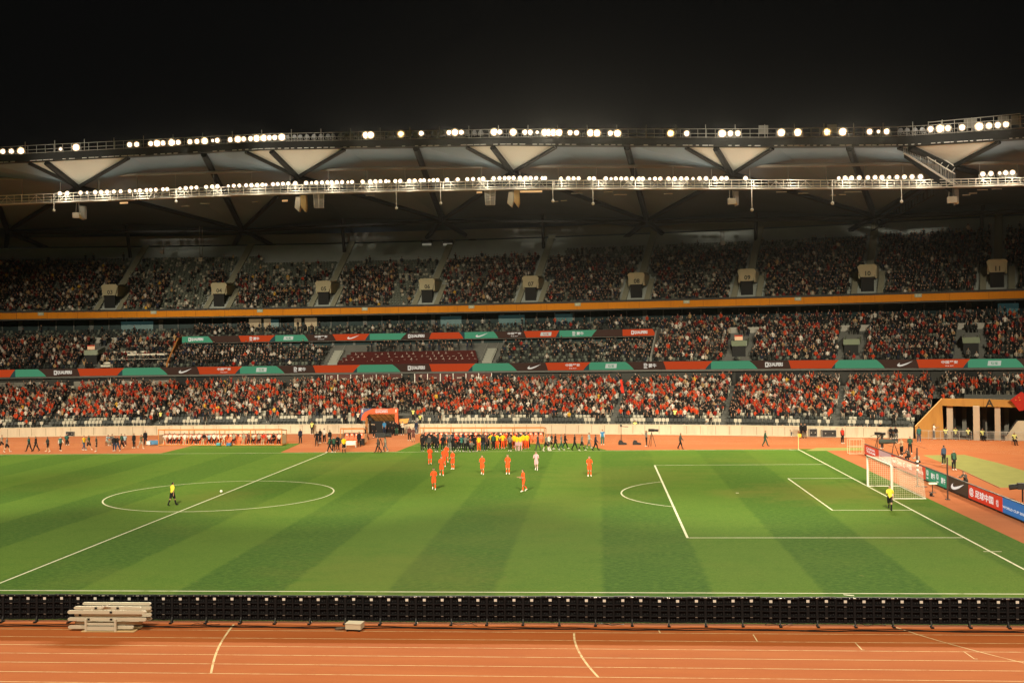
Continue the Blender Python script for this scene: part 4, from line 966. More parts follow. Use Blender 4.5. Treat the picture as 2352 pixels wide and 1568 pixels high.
for z in np.arange(.05, 2.4, stp): f = z/2.4; th_line((DB-.25*f, -3.66, z), (DB-.25*f, 3.66, z))
for x in np.arange(.3, DB-.2, .3): th_line((x, -3.66, 2.47-.03*x), (x, 3.66, 2.47-.03*x))
for s in (-3.68, 3.68):
    for z in np.arange(.05, 2.42, stp): f = z/2.4; th_line((.02, s, z), (DB-.25*f, s, z))
    for x in np.arange(.15, DB, stp): th_line((x, s, .03), (min(x, DB-.25), s, 2.44))
n_.build('net', mat('net_cord', (.58, .49, .38), .8, .2, var=0), o)
k = MB()
for s in (-3.68, 3.68): k.tube((0, s, .03), (DB, s, .03), .035, 6)
k.tube((DB, -3.68, .03), (DB, 3.68, .03), .035, 6); k.build('ground_frame', M_goal, o)
M_pole = mat('dark_pole', (.05, .025, .02), .6, .3, var=0)
for i, (px, y0, y1, lab) in enumerate(((2107.5, 1117, 1028, 'slim dark net pole behind the goal, farther from the near touchline'), (2177, 1147, 1050, 'slim dark net pole in front of the boards, nearer the corner'))):
    p = G(px, y0); hh = (proj((p[0], p[1], 0))[1]-y1)/FPX*np.dot(np.array([p[0], p[1], 0])-CAM, AF)
    q = thing('net_pole', lab, 'pole', tuple(p), 0, 'poles behind the goal'); MB().tube((0, 0, 0), (0, 0, hh), .06, 8).build('shaft', M_pole, q); MB().box((0, 0, .03), (.3, .3, .05)).build('foot_plate', M_pole, q)
    if i == 0:
        m = MB(); 
        for z in (1.3, 1.65, 2.0): m.tube((0, -.08, z), (0, -.08, z+.14), .09, 8)
        m.build('white_clamp', M_wpaint, q)
p = G(2142, 1131); q = thing('small_stand', 'little cream topped stand on a thin leg beside the boards', 'stand', tuple(p))
MB().box((0, 0, .72), (.62, .3, .12)).build('top', mat('cream_top', (.7, .6, .42)), q); MB().tube((0, 0, 0), (0, 0, .7), .03, 6).build('leg', M_black, q); MB().box((.05, 0, .02), (.4, .3, .03)).build('base', M_black, q)
p = G(2139, 1139); tag(MB().sphere((0, 0, .14), .13, 8, 5).box((-.12, -.05, .3), (.1, .05, .06), .5).box((.05, 0, .03), (.3, .2, .05)).build('microphone', M_black, loc=tuple(p)), 'small black microphone on the track in front of the boards', 'microphone')
p = G(2123, 1117.5); tag(MB().tube((0, 0, .0), (0, 0, .04), .25, 12).build('flat_disc', M_black, loc=tuple(p)), 'flat black base plate lying on the track behind the goal', 'plate')

# ---- advertising boards behind the goal
pb = [G(1986, 1045), G(2225, 1145), G(2352, 1201.5)]
pb = np.array(pb); cy = np.polyfit(pb[:, 1], pb[:, 0], 1); bxy = lambda y: np.array([cy[0]*y+cy[1], y, 0])
def y_at_px(px):
    lo, hi = -45., 40.
    for _ in range(50):
        m = (lo+hi)/2
        if proj(bxy(m)+UPV*.5)[0] > px: lo = m
        else: hi = m
    return (lo+hi)/2
BH = 1.02
def adboard(px0, px1, col, name, label, fn=None):
    y0, y1 = y_at_px(px0), y_at_px(px1); a, c = bxy(y0), bxy(y1)
    o = thing('advertising_board', label, 'advertising board', tuple((a+c)/2), 0, 'advertising boards behind the goal')
    mid = (a+c)/2; a = a-mid; c = c-mid; X = (c-a)/np.linalg.norm(c-a); off = np.array([-X[1], X[0], 0])*.12
    m = mat(name, tuple(q*.25 for q in col), .5, .3, var=0, emit=col, es=.62)
    MB().prism([a+UPV*.12, c+UPV*.12, c+UPV*(.12+BH), a+UPV*(.12+BH)], off).build('face', m, o)
    k = MB(); k.bar(a+UPV*(.15+BH)+off*.5, c+UPV*(.15+BH)+off*.5, .16, .05); k.bar(a+UPV*.06+off*.3, c+UPV*.06+off*.3, .12, .06)
    for u in (.08, .5, .92): q = a+(c-a)*u; k.bar(q+off+UPV*.9, q+off*6+UPV*.03, .05, .05); k.box(q+UPV*.04, (.1, .1, .08))
    k.build('support_frame', M_black, o)
    if fn: fn(o, (a+c)/2+UPV*(.12+BH/2), X, np.linalg.norm(c-a))
    return o
M_adw = mat('board_white', (.2, .2, .2), .5, .3, var=0, emit=(.85, .8, .72), es=.8)
def T(body, x, z, h_, w_): 
    def f(o, c, X, L): text('lettering', body, M_adw, o, c+X*x*L+UPV*z, X, UPV, h_, w_*L, lift=.015)
    return f
def many(*fs):
    def f(o, c, X, L):
        for g in fs: g(o, c, X, L)
    return f
def block(x, w_, z, h_, m):
    def f(o, c, X, L):
        nrm = np.cross(X, UPV)*.012; q = c+X*x*L+UPV*z+nrm; MB().poly([q-X*w_*L/2-UPV*h_/2, q+X*w_*L/2-UPV*h_/2, q+X*w_*L/2+UPV*h_/2, q-X*w_*L/2+UPV*h_/2]).build('colour_block', m, o)
    return f
def tick(x, w_, h_):
    outl = [(1, .5), (.62, .12), (.30, -.16), (.2, -.18), (.155, -.10), (.16, .04), (.2, .2), (.09, .02), (.03, -.16), (.015, -.32), (.07, -.46), (.17, -.5), (.34, -.42), (.62, -.12)]
    def f(o, c, X, L):
        nrm = np.cross(X, UPV)*.015; MB().poly([c+X*(x*L+(u-.5)*w_*L)+UPV*v*h_+nrm for u, v in reversed(outl)]).build('tick_mark', M_adw, o)
    return f
RED = (.80, .045, .018); M_adr = mat('board_red_mark', (.2, .02, .02), emit=(.7, .12, .1), es=.6, var=0)
adboard(1985.6, 2018.5, RED, 'board_red', 'red advertising board with white lettering, farthest along the row behind the goal', many(T('CHINA', -.05, .2, .24, .62), T('TEAM', -.05, -.12, .24, .62)))
adboard(2018.5, 2047, (.72, .44, .40), 'board_pink_white', 'pale pinkish advertising board seen over the crossbar', many(T('中国之队', .1, -.3, .2, .7), block(-.2, .4, -.05, .06, M_adr)))
adboard(2047, 2080, RED, 'board_red', 'red advertising board right behind the goal net with white script lettering', many(T('Team China', -.1, .05, .36, .72), T('C', .40, .0, .5, .13)))
adboard(2080, 2126, (.82, .075, .035), 'board_red_b', 'plain red advertising board between the two net poles with small white lettering', many(T('中国', -.3, .05, .5, .25), T('中国之队', .25, -.05, .24, .32)))
adboard(2126, 2174, (.008, .32, .16), 'board_green', 'green advertising board with two white emblems behind the goal', many(T('蒙牛', -.12, .02, .5, .2), T('蒙牛', .36, -.02, .5, .2), *[block(x+dx, wx, z, h_, M_adw) for x in (-.40, .09) for dx, wx, z, h_ in ((-.03, .03, .2, .34), (.02, .05, .32, .08), (.0, .09, -.28, .09), (.03, .03, .1, .3), (-.01, .06, -.02, .08))]))
adboard(2174, 2224.5, (.040, .033, .024), 'board_black', 'black advertising board with a single white tick mark', tick(0.02, .62, .72))
adboard(2224.5, 2303, RED, 'board_red', 'red advertising board with large white at sign and characters', many(T('@', -.40, .0, .66, .14), T('足球中国', -.02, 0., .56, .54), T('中国之队', .36, -.05, .5, .07)))
adboard(2303, 2395, (.025, .20, .52), 'board_blue', 'blue advertising board with white lettering nearest the corner', many(T('WORLD CUP 2026 QUALIFIERS', .0, -.12, .2, 1.0), block(.42, .16, 0, .98, mat('board_yellow', (.2, .2, .05), emit=(.55, .52, .12), es=.6, var=0))))

# ---- corner flag
p = np.array([HL, HW, 0]); o = thing('corner_flag', 'orange yellow corner flag on a pale post at the far corner', 'flag', tuple(p)); MB().tube((0, 0, 0), (0, 0, 1.75), .035, 6).build('post', mat('flag_post', (.75, .6, .3)), o)
b = MB(); b.add([(-.1, 0, 1.75), (.34, .03, 1.72), (.36, -.03, 1.38), (-.02, 0, 1.34), (-.1, .02, 1.75), (.34, .05, 1.72), (.36, -.01, 1.38), (-.02, .02, 1.34)], [(3, 2, 1, 0), (4, 5, 6, 7), (0, 1, 5, 4), (2, 3, 7, 6)]); b.build('cloth', mat('flag_orange', (.85, .42, .05), .8, .2, var=0), o)
# ball at the centre spot
p = G(508, 1131); o = MB(); o.sphere((0, 0, .12), .12, 12, 8); o = o.build('football', mat('ball_white', (.82, .8, .72), .5, .4, var=0), loc=tuple(p), smooth=True); tag(o, 'white match ball resting on the halfway line in the centre circle', 'ball')
b = MB()
for a in np.linspace(0, 2*math.pi, 6)[:-1]: b.box((.1*math.cos(a), .1*math.sin(a), .165), (.04, .04, .03), a)
b.build('ball_patch', M_black, o)

# ---- dugouts
M_or = mat('dugout_orange', (.52, .20, .045), .5, .3, var=.05); M_seat_o = mat('dugout_seat_orange', (.68, .14, .045), .5, .3, var=.04); M_clear = mat('clear_panel', (.62, .5, .34), .25, .4, var=.05)
M_seat_k = mat('seat_headrest_black', (.03, .02, .02), .6, .3, var=0)
DUG = {}
def dugout(px0, px1, py, bays, label, seats_per, key, rows_=True):
    a, c = G(px0, py), G(px1, py); L = c[0]-a[0]; y = (a[1]+c[1])/2
    o = thing('dugout', label, 'dugout', ((a[0]+c[0])/2, y, 0), math.atan2(c[1]-a[1], L) if key != 's' else 0)
    H_ = 2.0; D_ = 1.6; f = MB()
    for i in range(bays+1):
        x = -L/2+L*i/bays
        f.box((x, 0, H_/2), (.09, .09, H_)); f.box((x, D_, H_*.45), (.07, .07, H_*.9)); f.bar((x, -.1, H_), (x, D_, H_*.9), .07, .08)
    f.bar((-L/2, -.08, H_), (L/2, -.08, H_), .14, .14); f.bar((-L/2, D_, H_*.9), (L/2, D_, H_*.9), .08, .08); f.bar((-L/2, D_, 1.0), (L/2, D_, 1.0), .06, .06); f.box((0, .75, .10), (L, 1.5, .10)); f.bar((-L/2, -.05, .10), (L/2, -.05, .10), .1, .12)
    for i in range(bays*3): x = -L/2+L*(i+.5)/(bays*3); f.tube((x-.12, .2, H_), (x+.1, D_, H_*.9), .03, 5)
    f.build('frame', M_or, o)
    # clear side panes, and a pale back pane below head height
    for s in (-1, 1): MB().box((s*L/2, D_/2, .75), (.03, D_-.2, 1.1)).build('side_pane', M_clear, o)
    n = bays*seats_per; DUG[key] = []
    for i in range(n):
        x = -L/2+.25+(L-.5)*(i+.5)/n
        s = MB(); s.box((x, .72, .56), (.46, .46, .12)); s.prism([(x-.23, .98, .55), (x+.23, .98, .55), (x+.25, 1.08, 1.05), (x+.15, 1.1, 1.33), (x-.15, 1.1, 1.33), (x-.25, 1.08, 1.05)], (0, .1, 0)); s.box((x, .72, .33), (.3, .3, .36))
        so = s.build('seat', M_seat_o, o); MB().box((x, 1.085, 1.16), (.2, .03, .12)).build('headrest', M_wpaint, so)
        DUG[key].append(x)
    MB().box((0, 1.30, 1.12), (L-.3, .04, .5)).build('black_backing', M_seat_k, o)
    return o
d1 = dugout(364, 648, 1023, 4, 'long orange framed dugout on the left, full of seated substitutes in white', 6, 'l')
d2 = dugout(965, 1251, 1019.5, 4, 'long orange framed dugout on the right, hidden by a crowd of standing people', 6, 'r')
d3 = dugout(783, 836, 1021, 1, 'small orange dugout with three empty orange seats by the tunnel', 4, 's')
p = G(806, 1027); o = thing('table', 'white table in front of the small dugout with empty orange seats', 'table', tuple(p)); MB().box((0, 0, .72), (1.35, .6, .05)).build('tabletop', M_wpaint, o); MB().box((0, -.28, .5), (1.3, .03, .4)).build('apron', M_wpaint, o)
for x in (-.6, .6): MB().box((x, 0, .36), (.06, .5, .7)).build('leg', M_wpaint, o)
def case(px, py, size, label, mt=M_black, trim=True, rz=0., name='flight_case', cat_='case'):
    p = G(px, py); o = thing(name, label, cat_, tuple(p), rz)
    w_, d_, h_ = size; MB().box((0, 0, h_/2+.08), (w_, d_, h_)).build('body', mt, o)
    if trim:
        t = MB()
        for x in (-w_/2, w_/2):
            for y in (-d_/2, d_/2): t.box((x, y, h_/2+.08), (.05, .05, h_+.02))
        for z in (.08, h_+.08):
            for y in (-d_/2, d_/2): t.box((0, y, z), (w_-.05, .05, .05))
        t.build('edge_trim', M_steel_l, o); l = MB()
        for x in (-w_*.25, w_*.25): l.box((x, -d_/2-.015, h_*.5+.08), (.12, .03, .1))
        l.build('latch', M_steel_l, o)
    f = MB()
    for x in (-w_*.4, w_*.4):
        for y in (-d_*.35, d_*.35): f.tube((x-.03, y, .04), (x+.03, y, .04), .04, 6)
    f.build('castor', M_black, o); return o
case(1903, 1003.5, (1.75, .8, .85), 'large black flight case with pale edges by the wall near the corner')
case(1867, 1003, (.95, .7, .95), 'black flight case with pale edges left of the larger case by the wall')
case(1933.5, 1003, (.55, .6, .75), 'narrow black flight case right of the largest one by the wall')
case(831.5, 1022.5, (.6, .4, .75), 'upright black suitcase beside the suited man at the small dugout', M_black, False, name='suitcase', cat_='suitcase')
case(783, 1021, (.55, .4, .7), 'upright dark suitcase left of the white table at the small dugout', mat('dark_grey_case', (.05, .05, .045)), False, name='suitcase', cat_='suitcase')
case(163, 1001.5, (1.2, .6, .6), 'dark rounded equipment case against the wall on the left', M_black, True)
case(354, 1021.5, (1.2, .6, .5), 'blue cool box with a lid left of the left dugout', mat('cooler_blue', (.06, .19, .34), .5, .4, var=.05), False, name='cool_box', cat_='cool box')
case(342, 1022, (.5, .45, .42), 'white bag of ice beside the blue cool box', M_wpaint, False, name='ice_bag', cat_='bag')
case(502, 1023.5, (.5, .4, .28), 'turquoise cool bag on the grass in front of the left dugout', mat('bag_turquoise', (.08, .32, .36), .6, .3), False, name='cool_bag', cat_='bag')
case(526, 1024, (.55, .4, .32), 'blue cool bag with a white lid in front of the left dugout', mat('bag_blue', (.05, .17, .3), .6, .3), False, name='cool_bag', cat_='bag')
def bag(px, py, label, s=1.):
    p = G(px, py); b = MB(); b.prism([(-.5*s, -.2, 0), (.5*s, -.2, 0), (.46*s, -.2, .2*s), (.1*s, -.2, .26*s), (-.05*s, -.2, .5*s), (-.35*s, -.2, .55*s), (-.5*s, -.2, .3*s)], (0, .4, 0)); o = b.build('equipment_bag', M_black, loc=tuple(p)); tag(o, label, 'bag'); return o
bag(1430, 1020.8, 'black equipment bag at the foot of a microphone boom on the track'); bag(1463, 1020.8, 'low black bag lying alone on the track')
p = G(1427, 1020.5); o = thing('boom_stand', 'tall thin boom stand rising from a black bag on the track', 'stand', tuple(p)); MB().tube((0, 0, 0), (0, 0, 2.2), .04, 6).build('mast', M_pole, o); MB().bar((0, 0, 2.15), (.85, 0, 2.1), .07, .07).build('boom_arm', M_black, o); MB().box((0, 0, 2.25), (.2, .2, .25)).build('head', M_black, o)
def tripod(px, py, hh, label, big=False, name='tripod_camera', rz=0.):
    p = G(px, py); o = thing(name, label, 'camera', tuple(p), rz); b = MB()
    for a in (.5, 2.6, 4.7): b.tube((.5*math.cos(a), .5*math.sin(a), 0), (0, 0, hh), .03, 5)
    b.build('tripod', M_black, o); c = MB(); s = 1.6 if big else 1.
    c.box((0, 0, hh+.2*s), (.25*s, .7*s, .32*s)); c.tube((0, -.35*s, hh+.2*s), (0, -.8*s, hh+.2*s), .13*s, 8, .16*s); c.build('camera_body', M_black, o); MB().bar((0, .3*s, hh+.1), (.25, .9*s, hh-.15), .04, .04).build('pan_handle', M_black, o)
    return o
tripod(1497, 1025.5, 1.7, 'broadcast camera on a splayed tripod on the track beyond the penalty area', False, rz=R(70))
tripod(874, 1038, 1.6, 'large broadcast camera on a tripod being carried along the far touchline', True, rz=R(95))
tripod(2017, 1031, 1.5, 'broadcast camera on a tripod behind the far end of the advertising boards', False, rz=R(60))
p = G(2063, 1046); o = thing('long_lens_camera', 'big shoulder camera with a long lens mounted behind the boards', 'camera', tuple(p+UPV*.0), R(78))
MB().box((0, .3, 1.5), (.35, .6, .45)).build('camera_body', M_black, o); MB().tube((0, 0, 1.5), (0, 1.9, 1.42), .22, 8, .28).build('lens', mat('lens_green_grey', (.03, .04, .032), .5, .3), o)
b = MB()
for a in (.5, 2.6, 4.7): b.tube((.45*math.cos(a), .45*math.sin(a)+.4, 0), (0, .4, 1.35), .03, 5)
b.build('tripod', M_black, o)
p = G(2349, 1152); o = thing('tripod_camera', 'black camera poking over the blue board at the edge of the frame', 'camera', tuple(p), R(80)); MB().box((0, 0, 1.15), (.4, .7, .45)).build('camera_body', M_black, o); MB().tube((0, .35, 1.12), (0, .9, 1.05), .2, 8).build('lens', M_black, o); MB().tube((0, 0, 0), (0, 0, 1.), .06, 5).build('tripod', M_black, o)

# ---- players' tunnel with its arch
TA, TB = tpx(842, -1.2, 1), tpx(915, -1.2, 1); ca = at((TA+TB)/2, -1.2, 0); rz = slope_at((TA+TB)/2); WT = np.linalg.norm(at(TB, -1.2, 0)-at(TA, -1.2, 0))
o = thing('players_tunnel', "orange arch with white lettering over the players' tunnel and its pale folding roof", 'tunnel', tuple(ca), rz)
M_arch = mat('arch_orange', (.74, .125, .04), .55, .3, var=.03); M_arch_b = mat('arch_blue', (.10, .13, .24), .6, .3, var=.05); hw = WT/2
MB().prism([(-hw-.55, -.2, 2.62), (-hw-.2, -.2, 3.05), (-hw+.9, -.2, 3.52), (hw-.1, -.2, 3.56), (hw, -.2, 3.5), (hw, -.2, 2.8), (-hw+.4, -.2, 2.8), (-hw, -.2, 2.3), (-hw-.25, -.2, 1.9), (-hw-.75, -.2, 1.9)], (0, .3, 0)).build('arch_top', M_arch, o)
MB().prism([(-hw-.78, -.17, 1.95), (-hw-.72, -.17, 3.56), (-hw+.95, -.17, 3.56), (-hw-.2, -.17, 3.08), (-hw-.5, -.17, 2.6)], (0, .25, 0)).build('arch_side_panel', M_arch_b, o)
MB().prism([(hw-.42, -.2, 2.795), (hw, -.2, 2.795), (hw+.02, -.2, .95), (hw-.05, -.2, 1.3), (hw-.42, -.2, 1.75)], (0, .3, 0)).build('arch_leg', M_arch, o)
MB().box((-hw-.05, -.05, 1.25), (.14, .16, 2.3)).build('post', M_or, o); MB().box((-hw+.12, 0, 1.2), (.08, .12, 2.2)).build('post', M_or, o)
fr = MB(); fr.prism([(-hw+.25, -.1, 2.78), (hw-.35, -.1, 2.78), (hw-.1, 1.6, 1.75), (-hw+.75, 1.6, 1.75)], (0, .06, -.05)); fr.build('folding_roof', mat('roof_tan', (.42, .23, .07), .7, .2, var=.15, scale=1.), o)
rb = MB()
for u in np.linspace(.02, .98, 6): rb.bar((-hw+.25+u*(2*hw-.6), -.16, 2.76), (-hw+.75+u*(2*hw-.85), 1.55, 1.73), .06, .06)
rb.bar((-hw+.5, .75, 2.22), (hw-.25, .75, 2.22), .05, .06); rb.build('roof_rib', mat('rib_brown', (.2, .09, .02)), o)
for s in (-hw+.3, hw-.15): MB().box((s, .9, .95), (.05, 1.6, 1.7)).build('side_pane', mat('pane_dark', (.08, .06, .045), .3, .4), o)
MB().box((0, 1.02, .87), (2*hw-.5, .05, 1.74)).build('tunnel_opening', M_dark, o)
MB().prism([(hw+.05, .3, 2.05), (hw+1.45, .3, 2.15), (hw+1.2, .3, 1.5), (hw+.05, .3, 1.4)], (0, .2, 0)).build('side_wing', mat('wing_yellow', (.68, .36, .09), .6, .3), o)
text('arch_lettering', 'FIFA WORLD CUP 2026', M_adw, o, (-.05, -.2, 3.36), (1, 0, 0), (0, 0, 1), .13, 1.7); text('arch_lettering', 'QUALIFIERS', M_adw, o, (-.05, -.2, 3.08), (1, 0, 0), (0, 0, 1), .30, 1.75)
for x in (-hw-.5, hw-.25):
    e = MB(); e.box((x, -.22, 3.28), (.2, .03, .34)); e.box((x, -.22, 3.05), (.26, .03, .08)); e = e.build('cup_emblem', M_lett, o)
st_ = MB()
for k in range(6): st_.box((hw+1.5, .9+.25*k, .15+.2*k), (1.0, .3, .12))
o2 = thing('access_steps', 'short pale steps leading into the lower tier beside the tunnel', 'steps', tuple(ca), rz); st_.build('tread', mat('step_pale', (.42, .36, .25)), o2)
h_ = MB()
for x in (hw+.98, hw+2.02): h_.bar((x, .7, .9), (x, 2.2, 2.1), .04, .04); h_.tube((x, .7, 0), (x, .7, .9), .025, 5); h_.tube((x, 2.2, 1.2), (x, 2.2, 2.1), .025, 5)
h_.build('handrail', M_steel_l, o2)

# ---- yellow walled gate A
M_gate = streaked('gate_yellow', (.46, .235, .060), (.30, .145, .04), .5); M_gate_d = mat('gate_inner', (.13, .13, .115), .9, .1, var=.15, scale=.6); M_col = mat('gate_column', (.50, .40, .29), .8, .2, var=.06)
def gp(px, py, d=0.): return P(px, py, d)
o = thing('stadium_gate', 'yellow walled gateway marked A with pale columns at the bend of the stand', 'gate')
a_, b_, c_, d_ = gp(2100, 1007), gp(2099, 978.5), gp(2161, 915), gp(2165, 1008)
MB().prism([a_+np.array([0, 0, -.3]), d_+np.array([0, 0, -.3]), c_, b_], (.02, .35, 0)).build('sloping_wall', M_gate, o)
MB().bar(b_+np.array([0, -.05, .03]), c_+np.array([0, -.05, .03]), .14, .08).build('wall_edge', mat('edge_pale', (.75, .55, .25)), o)
e0, e1, e2, e3 = gp(2160.5, 915), gp(2256, 918), gp(2400, 927), None
bm = MB()
for p0, p1, q0, q1 in ((2161.5, 2256, 914.7, 916.3), (2256.6, 2420, 916.3, 922)):
    A, B = gp(p0, q0), gp(p1, q1); A2, B2 = gp(p0, 931.5+(p0-2161)*.02), gp(p1, 931.5+(p1-2161)*.0245); bm.prism([A2, B2, B, A], (.05, .5, 0))
bm.build('lintel', M_gate, o)
X = gp(2300, 925)-gp(2230, 925); text('gate_letter', 'A', mat('gate_lettering', (.04, .03, .02), var=0), o, gp(2270.5, 925), X, (0, 0, 1), .85, None, lift=.04)
tg = arc_ts(tpx(2160, 0, 2), TR, 2.); 
b = MB(); b.sweep([(9, -.1), (9, 4.5)], tg); b.sweep([(.5, 4.4), (9.2, 4.4)], tg); b.quad(at(tg[0], .4, 0), at(tg[0], 9, 0), at(tg[0], 9, 4.4), at(tg[0], .4, 4.4)); b.build('recess', M_gate_d, o)
ins = MB()
for px in (2190, 2215, 2262, 2312): t = tpx(px, 6, 2); ins.box(at(t, 6, 2.2), (.5, .5, 4.4), slope_at(t))
ins.build('inner_column', mat('inner_col', (.16, .155, .135)), o)
for px0, px1, d in ((2172, 2186, 1.2), (2232.5, 2247.5, -.5), (2282, 2295, .8)):
    A, B = gp(px0, 1000, d), gp(px1, 1000, d); w_ = np.linalg.norm(B-A); c = (A+B)/2; c[2] = 2.0; MB().box(c, (w_, .7, 4.05), slope_at(tpx(px0, 0))).build('column', M_col, o)
for t0 in (tpx(2305, 0),):
    A = gp(2306, 1003); B = gp(2334, 966); MB().prism([A*np.array([1, 1, 0]), gp(2420, 1017)*np.array([1, 1, 0]), gp(2420, 966), B, A], (.05, .3, 0)).build('stair_parapet', mat('parapet_pale', (.52, .46, .33)), o)
    MB().bar(A+UPV*.12, B+UPV*.12, .12, .16).build('stair_rail', M_black, o)
# crowd control barriers along the gate
def barrier(px, i):
    t = tpx(px, -1.1, .5); p = at(t, -1.1, 0); o = thing('crowd_barrier', f'grey steel crowd barrier in front of gate A, {ordinal(i+1)} from the left', 'barrier', tuple(p), slope_at(t), 'crowd barriers along the gate')
    b = MB(); w_ = 1.05
    for z in (.2, 1.08): b.tube((-w_+.12, 0, z), (w_-.12, 0, z), .025, 6)
    for s in (-1, 1): b.tube((s*w_, 0, .02), (s*w_, 0, .96), .025, 6); b.tube((s*w_, 0, .96), (s*(w_-.12), 0, 1.08), .025, 6)
    b.build('rail_frame', M_steel_l, o); g = MB()
    for x in np.arange(-w_+.12, w_, .14): g.tube((x, 0, .2), (x, 0, 1.08), .010, 4)
    g.build('bars', M_steel_l, o); f = MB()
    for s in (-.75, .75): f.bar((s, -.3, .02), (s, .3, .02), .05, .03)
    f.build('foot', M_steel_l, o)
for i, px in enumerate((2126, 2154, 2182, 2210, 2262, 2290, 2318, 2346)): barrier(px, i)
# folding tables / benches near the wall
for px, py, lab in ((2050, 1004, 'white table with two dark clad people behind it near the corner'), (1730, 998.5, 'white trestle against the beige wall beyond the penalty area')):
    p = G(px, py); o = thing('table', lab, 'table', tuple(p)); MB().box((0, 0, .74), (1.6 if px > 2000 else 2.0, .6, .05)).build('tabletop', M_wpaint, o)
    if px > 2000: MB().box((0, -.28, .55), (1.55, .03, .36)).build('cloth_front', M_wpaint, o)
    for x in (-.7, .7): MB().box((x, 0, .36), (.05, .45, .72)).build('leg', M_wpaint, o)
for px, py, i in ((1967.5, 1045, 0),):
    p = G(1968, 1043); o = thing('small_goal', 'pale wire cage goal standing beside the far end of the boards', 'goal', tuple(p)); b = MB()
    for x in (-.75, .75):
        for y in (0, 1.): b.tube((x, y, 0), (x, y, 1.55), .025, 5)
    for y in (0, 1.):
        for z in (.05, .8, 1.55): b.tube((-.75, y, z), (.75, y, z), .02, 5)
    for x in np.arange(-.6, .7, .3): b.tube((x, 0, 0), (x, 0, 1.55), .012, 4)
    b.build('wire_frame', mat('wire_pale', (.6, .5, .34)), o)
for i, (px, py) in enumerate(((133, 1000), (652+0*1, 998), (1340, 996.5))):
    p = G(px, 997); 
# national style flag hanging at the right edge
p = P(2342, 925, -.4); o = thing('flag', 'red flag hung as a diamond over the lintel of gate A', 'flag', tuple(p)); MB().prism([(-1.15, 0, .35), (.1, 0, 1.3), (1.4, 0, .4), (1.3, 0, -.6), (-.15, 0, -.95)], (0, .05, 0)).build('cloth', mat('flag_red', (.40, .025, .015), .8, .2, var=.15, scale=2), o)
s = MB()
for x, z in ((-.55, .35), (-.2, .62), (-.1, .35)): s.box((x, -.03, z), (.1, .02, .1), 0)
s.build('yellow_star', mat('star_yellow', (.7, .4, .05)), o)
p = P(1427, 895, 10); o = thing('flag', 'tall narrow red flag held up in the crowd of the lower tier', 'flag', tuple(p)); MB().prism([(-.25, 0, -.4), (.35, 0, -.5), (.0, 0, 1.5), (-.25, 0, 1.4)], (0, .05, 0)).build('cloth', mat('flag_red_b', (.68, .04, .02), .8, .2), o); MB().tube((-.27, 0, -1.2), (-.27, 0, 1.6), .02, 5).build('pole', M_steel_l, o)
# ================================================================== PEOPLE
def flatmat(name, col, rough=.8): return mat(name, col, rough, .2, var=.06, scale=5)
SKIN = [flatmat('skin', (.46, .27, .18), .6), flatmat('skin_tan', (.36, .20, .125), .6)]
HAIR = flatmat('hair_black', (.012, .010, .009), .5)
CLOTH = {k: flatmat('cloth_'+k, c) for k, c in dict(orange=(.80, .085, .018), red=(.55, .04, .02), white=(.68, .62, .54), black=(.012, .012, .013), grey=(.16, .155, .14), dgrey=(.055, .056, .05), navy=(.018, .026, .05), jeans=(.045, .07, .115), yellow=(.76, .63, .06), gold=(.80, .50, .015), pink=(.58, .34, .36), teal=(.035, .15, .13), green=(.03, .085, .055), blue=(.045, .22, .45), lblue=(.34, .46, .52), olive=(.10, .105, .05), tan=(.45, .33, .20), vest=(.66, .66, .20), brown=(.12, .05, .04), khaki=(.30, .27, .20), cream=(.62, .56, .45)).items()}
def axis_seg(P0, ang_f, ang_s, L):
    """a limb segment from P0: swung forward by ang_f and out sideways by ang_s (radians), hanging straight down at 0. Forward is -Y."""
    return P0+L*np.array([math.sin(ang_s)*math.cos(ang_f), -math.sin(ang_f), -math.cos(ang_f)*math.cos(ang_s)])
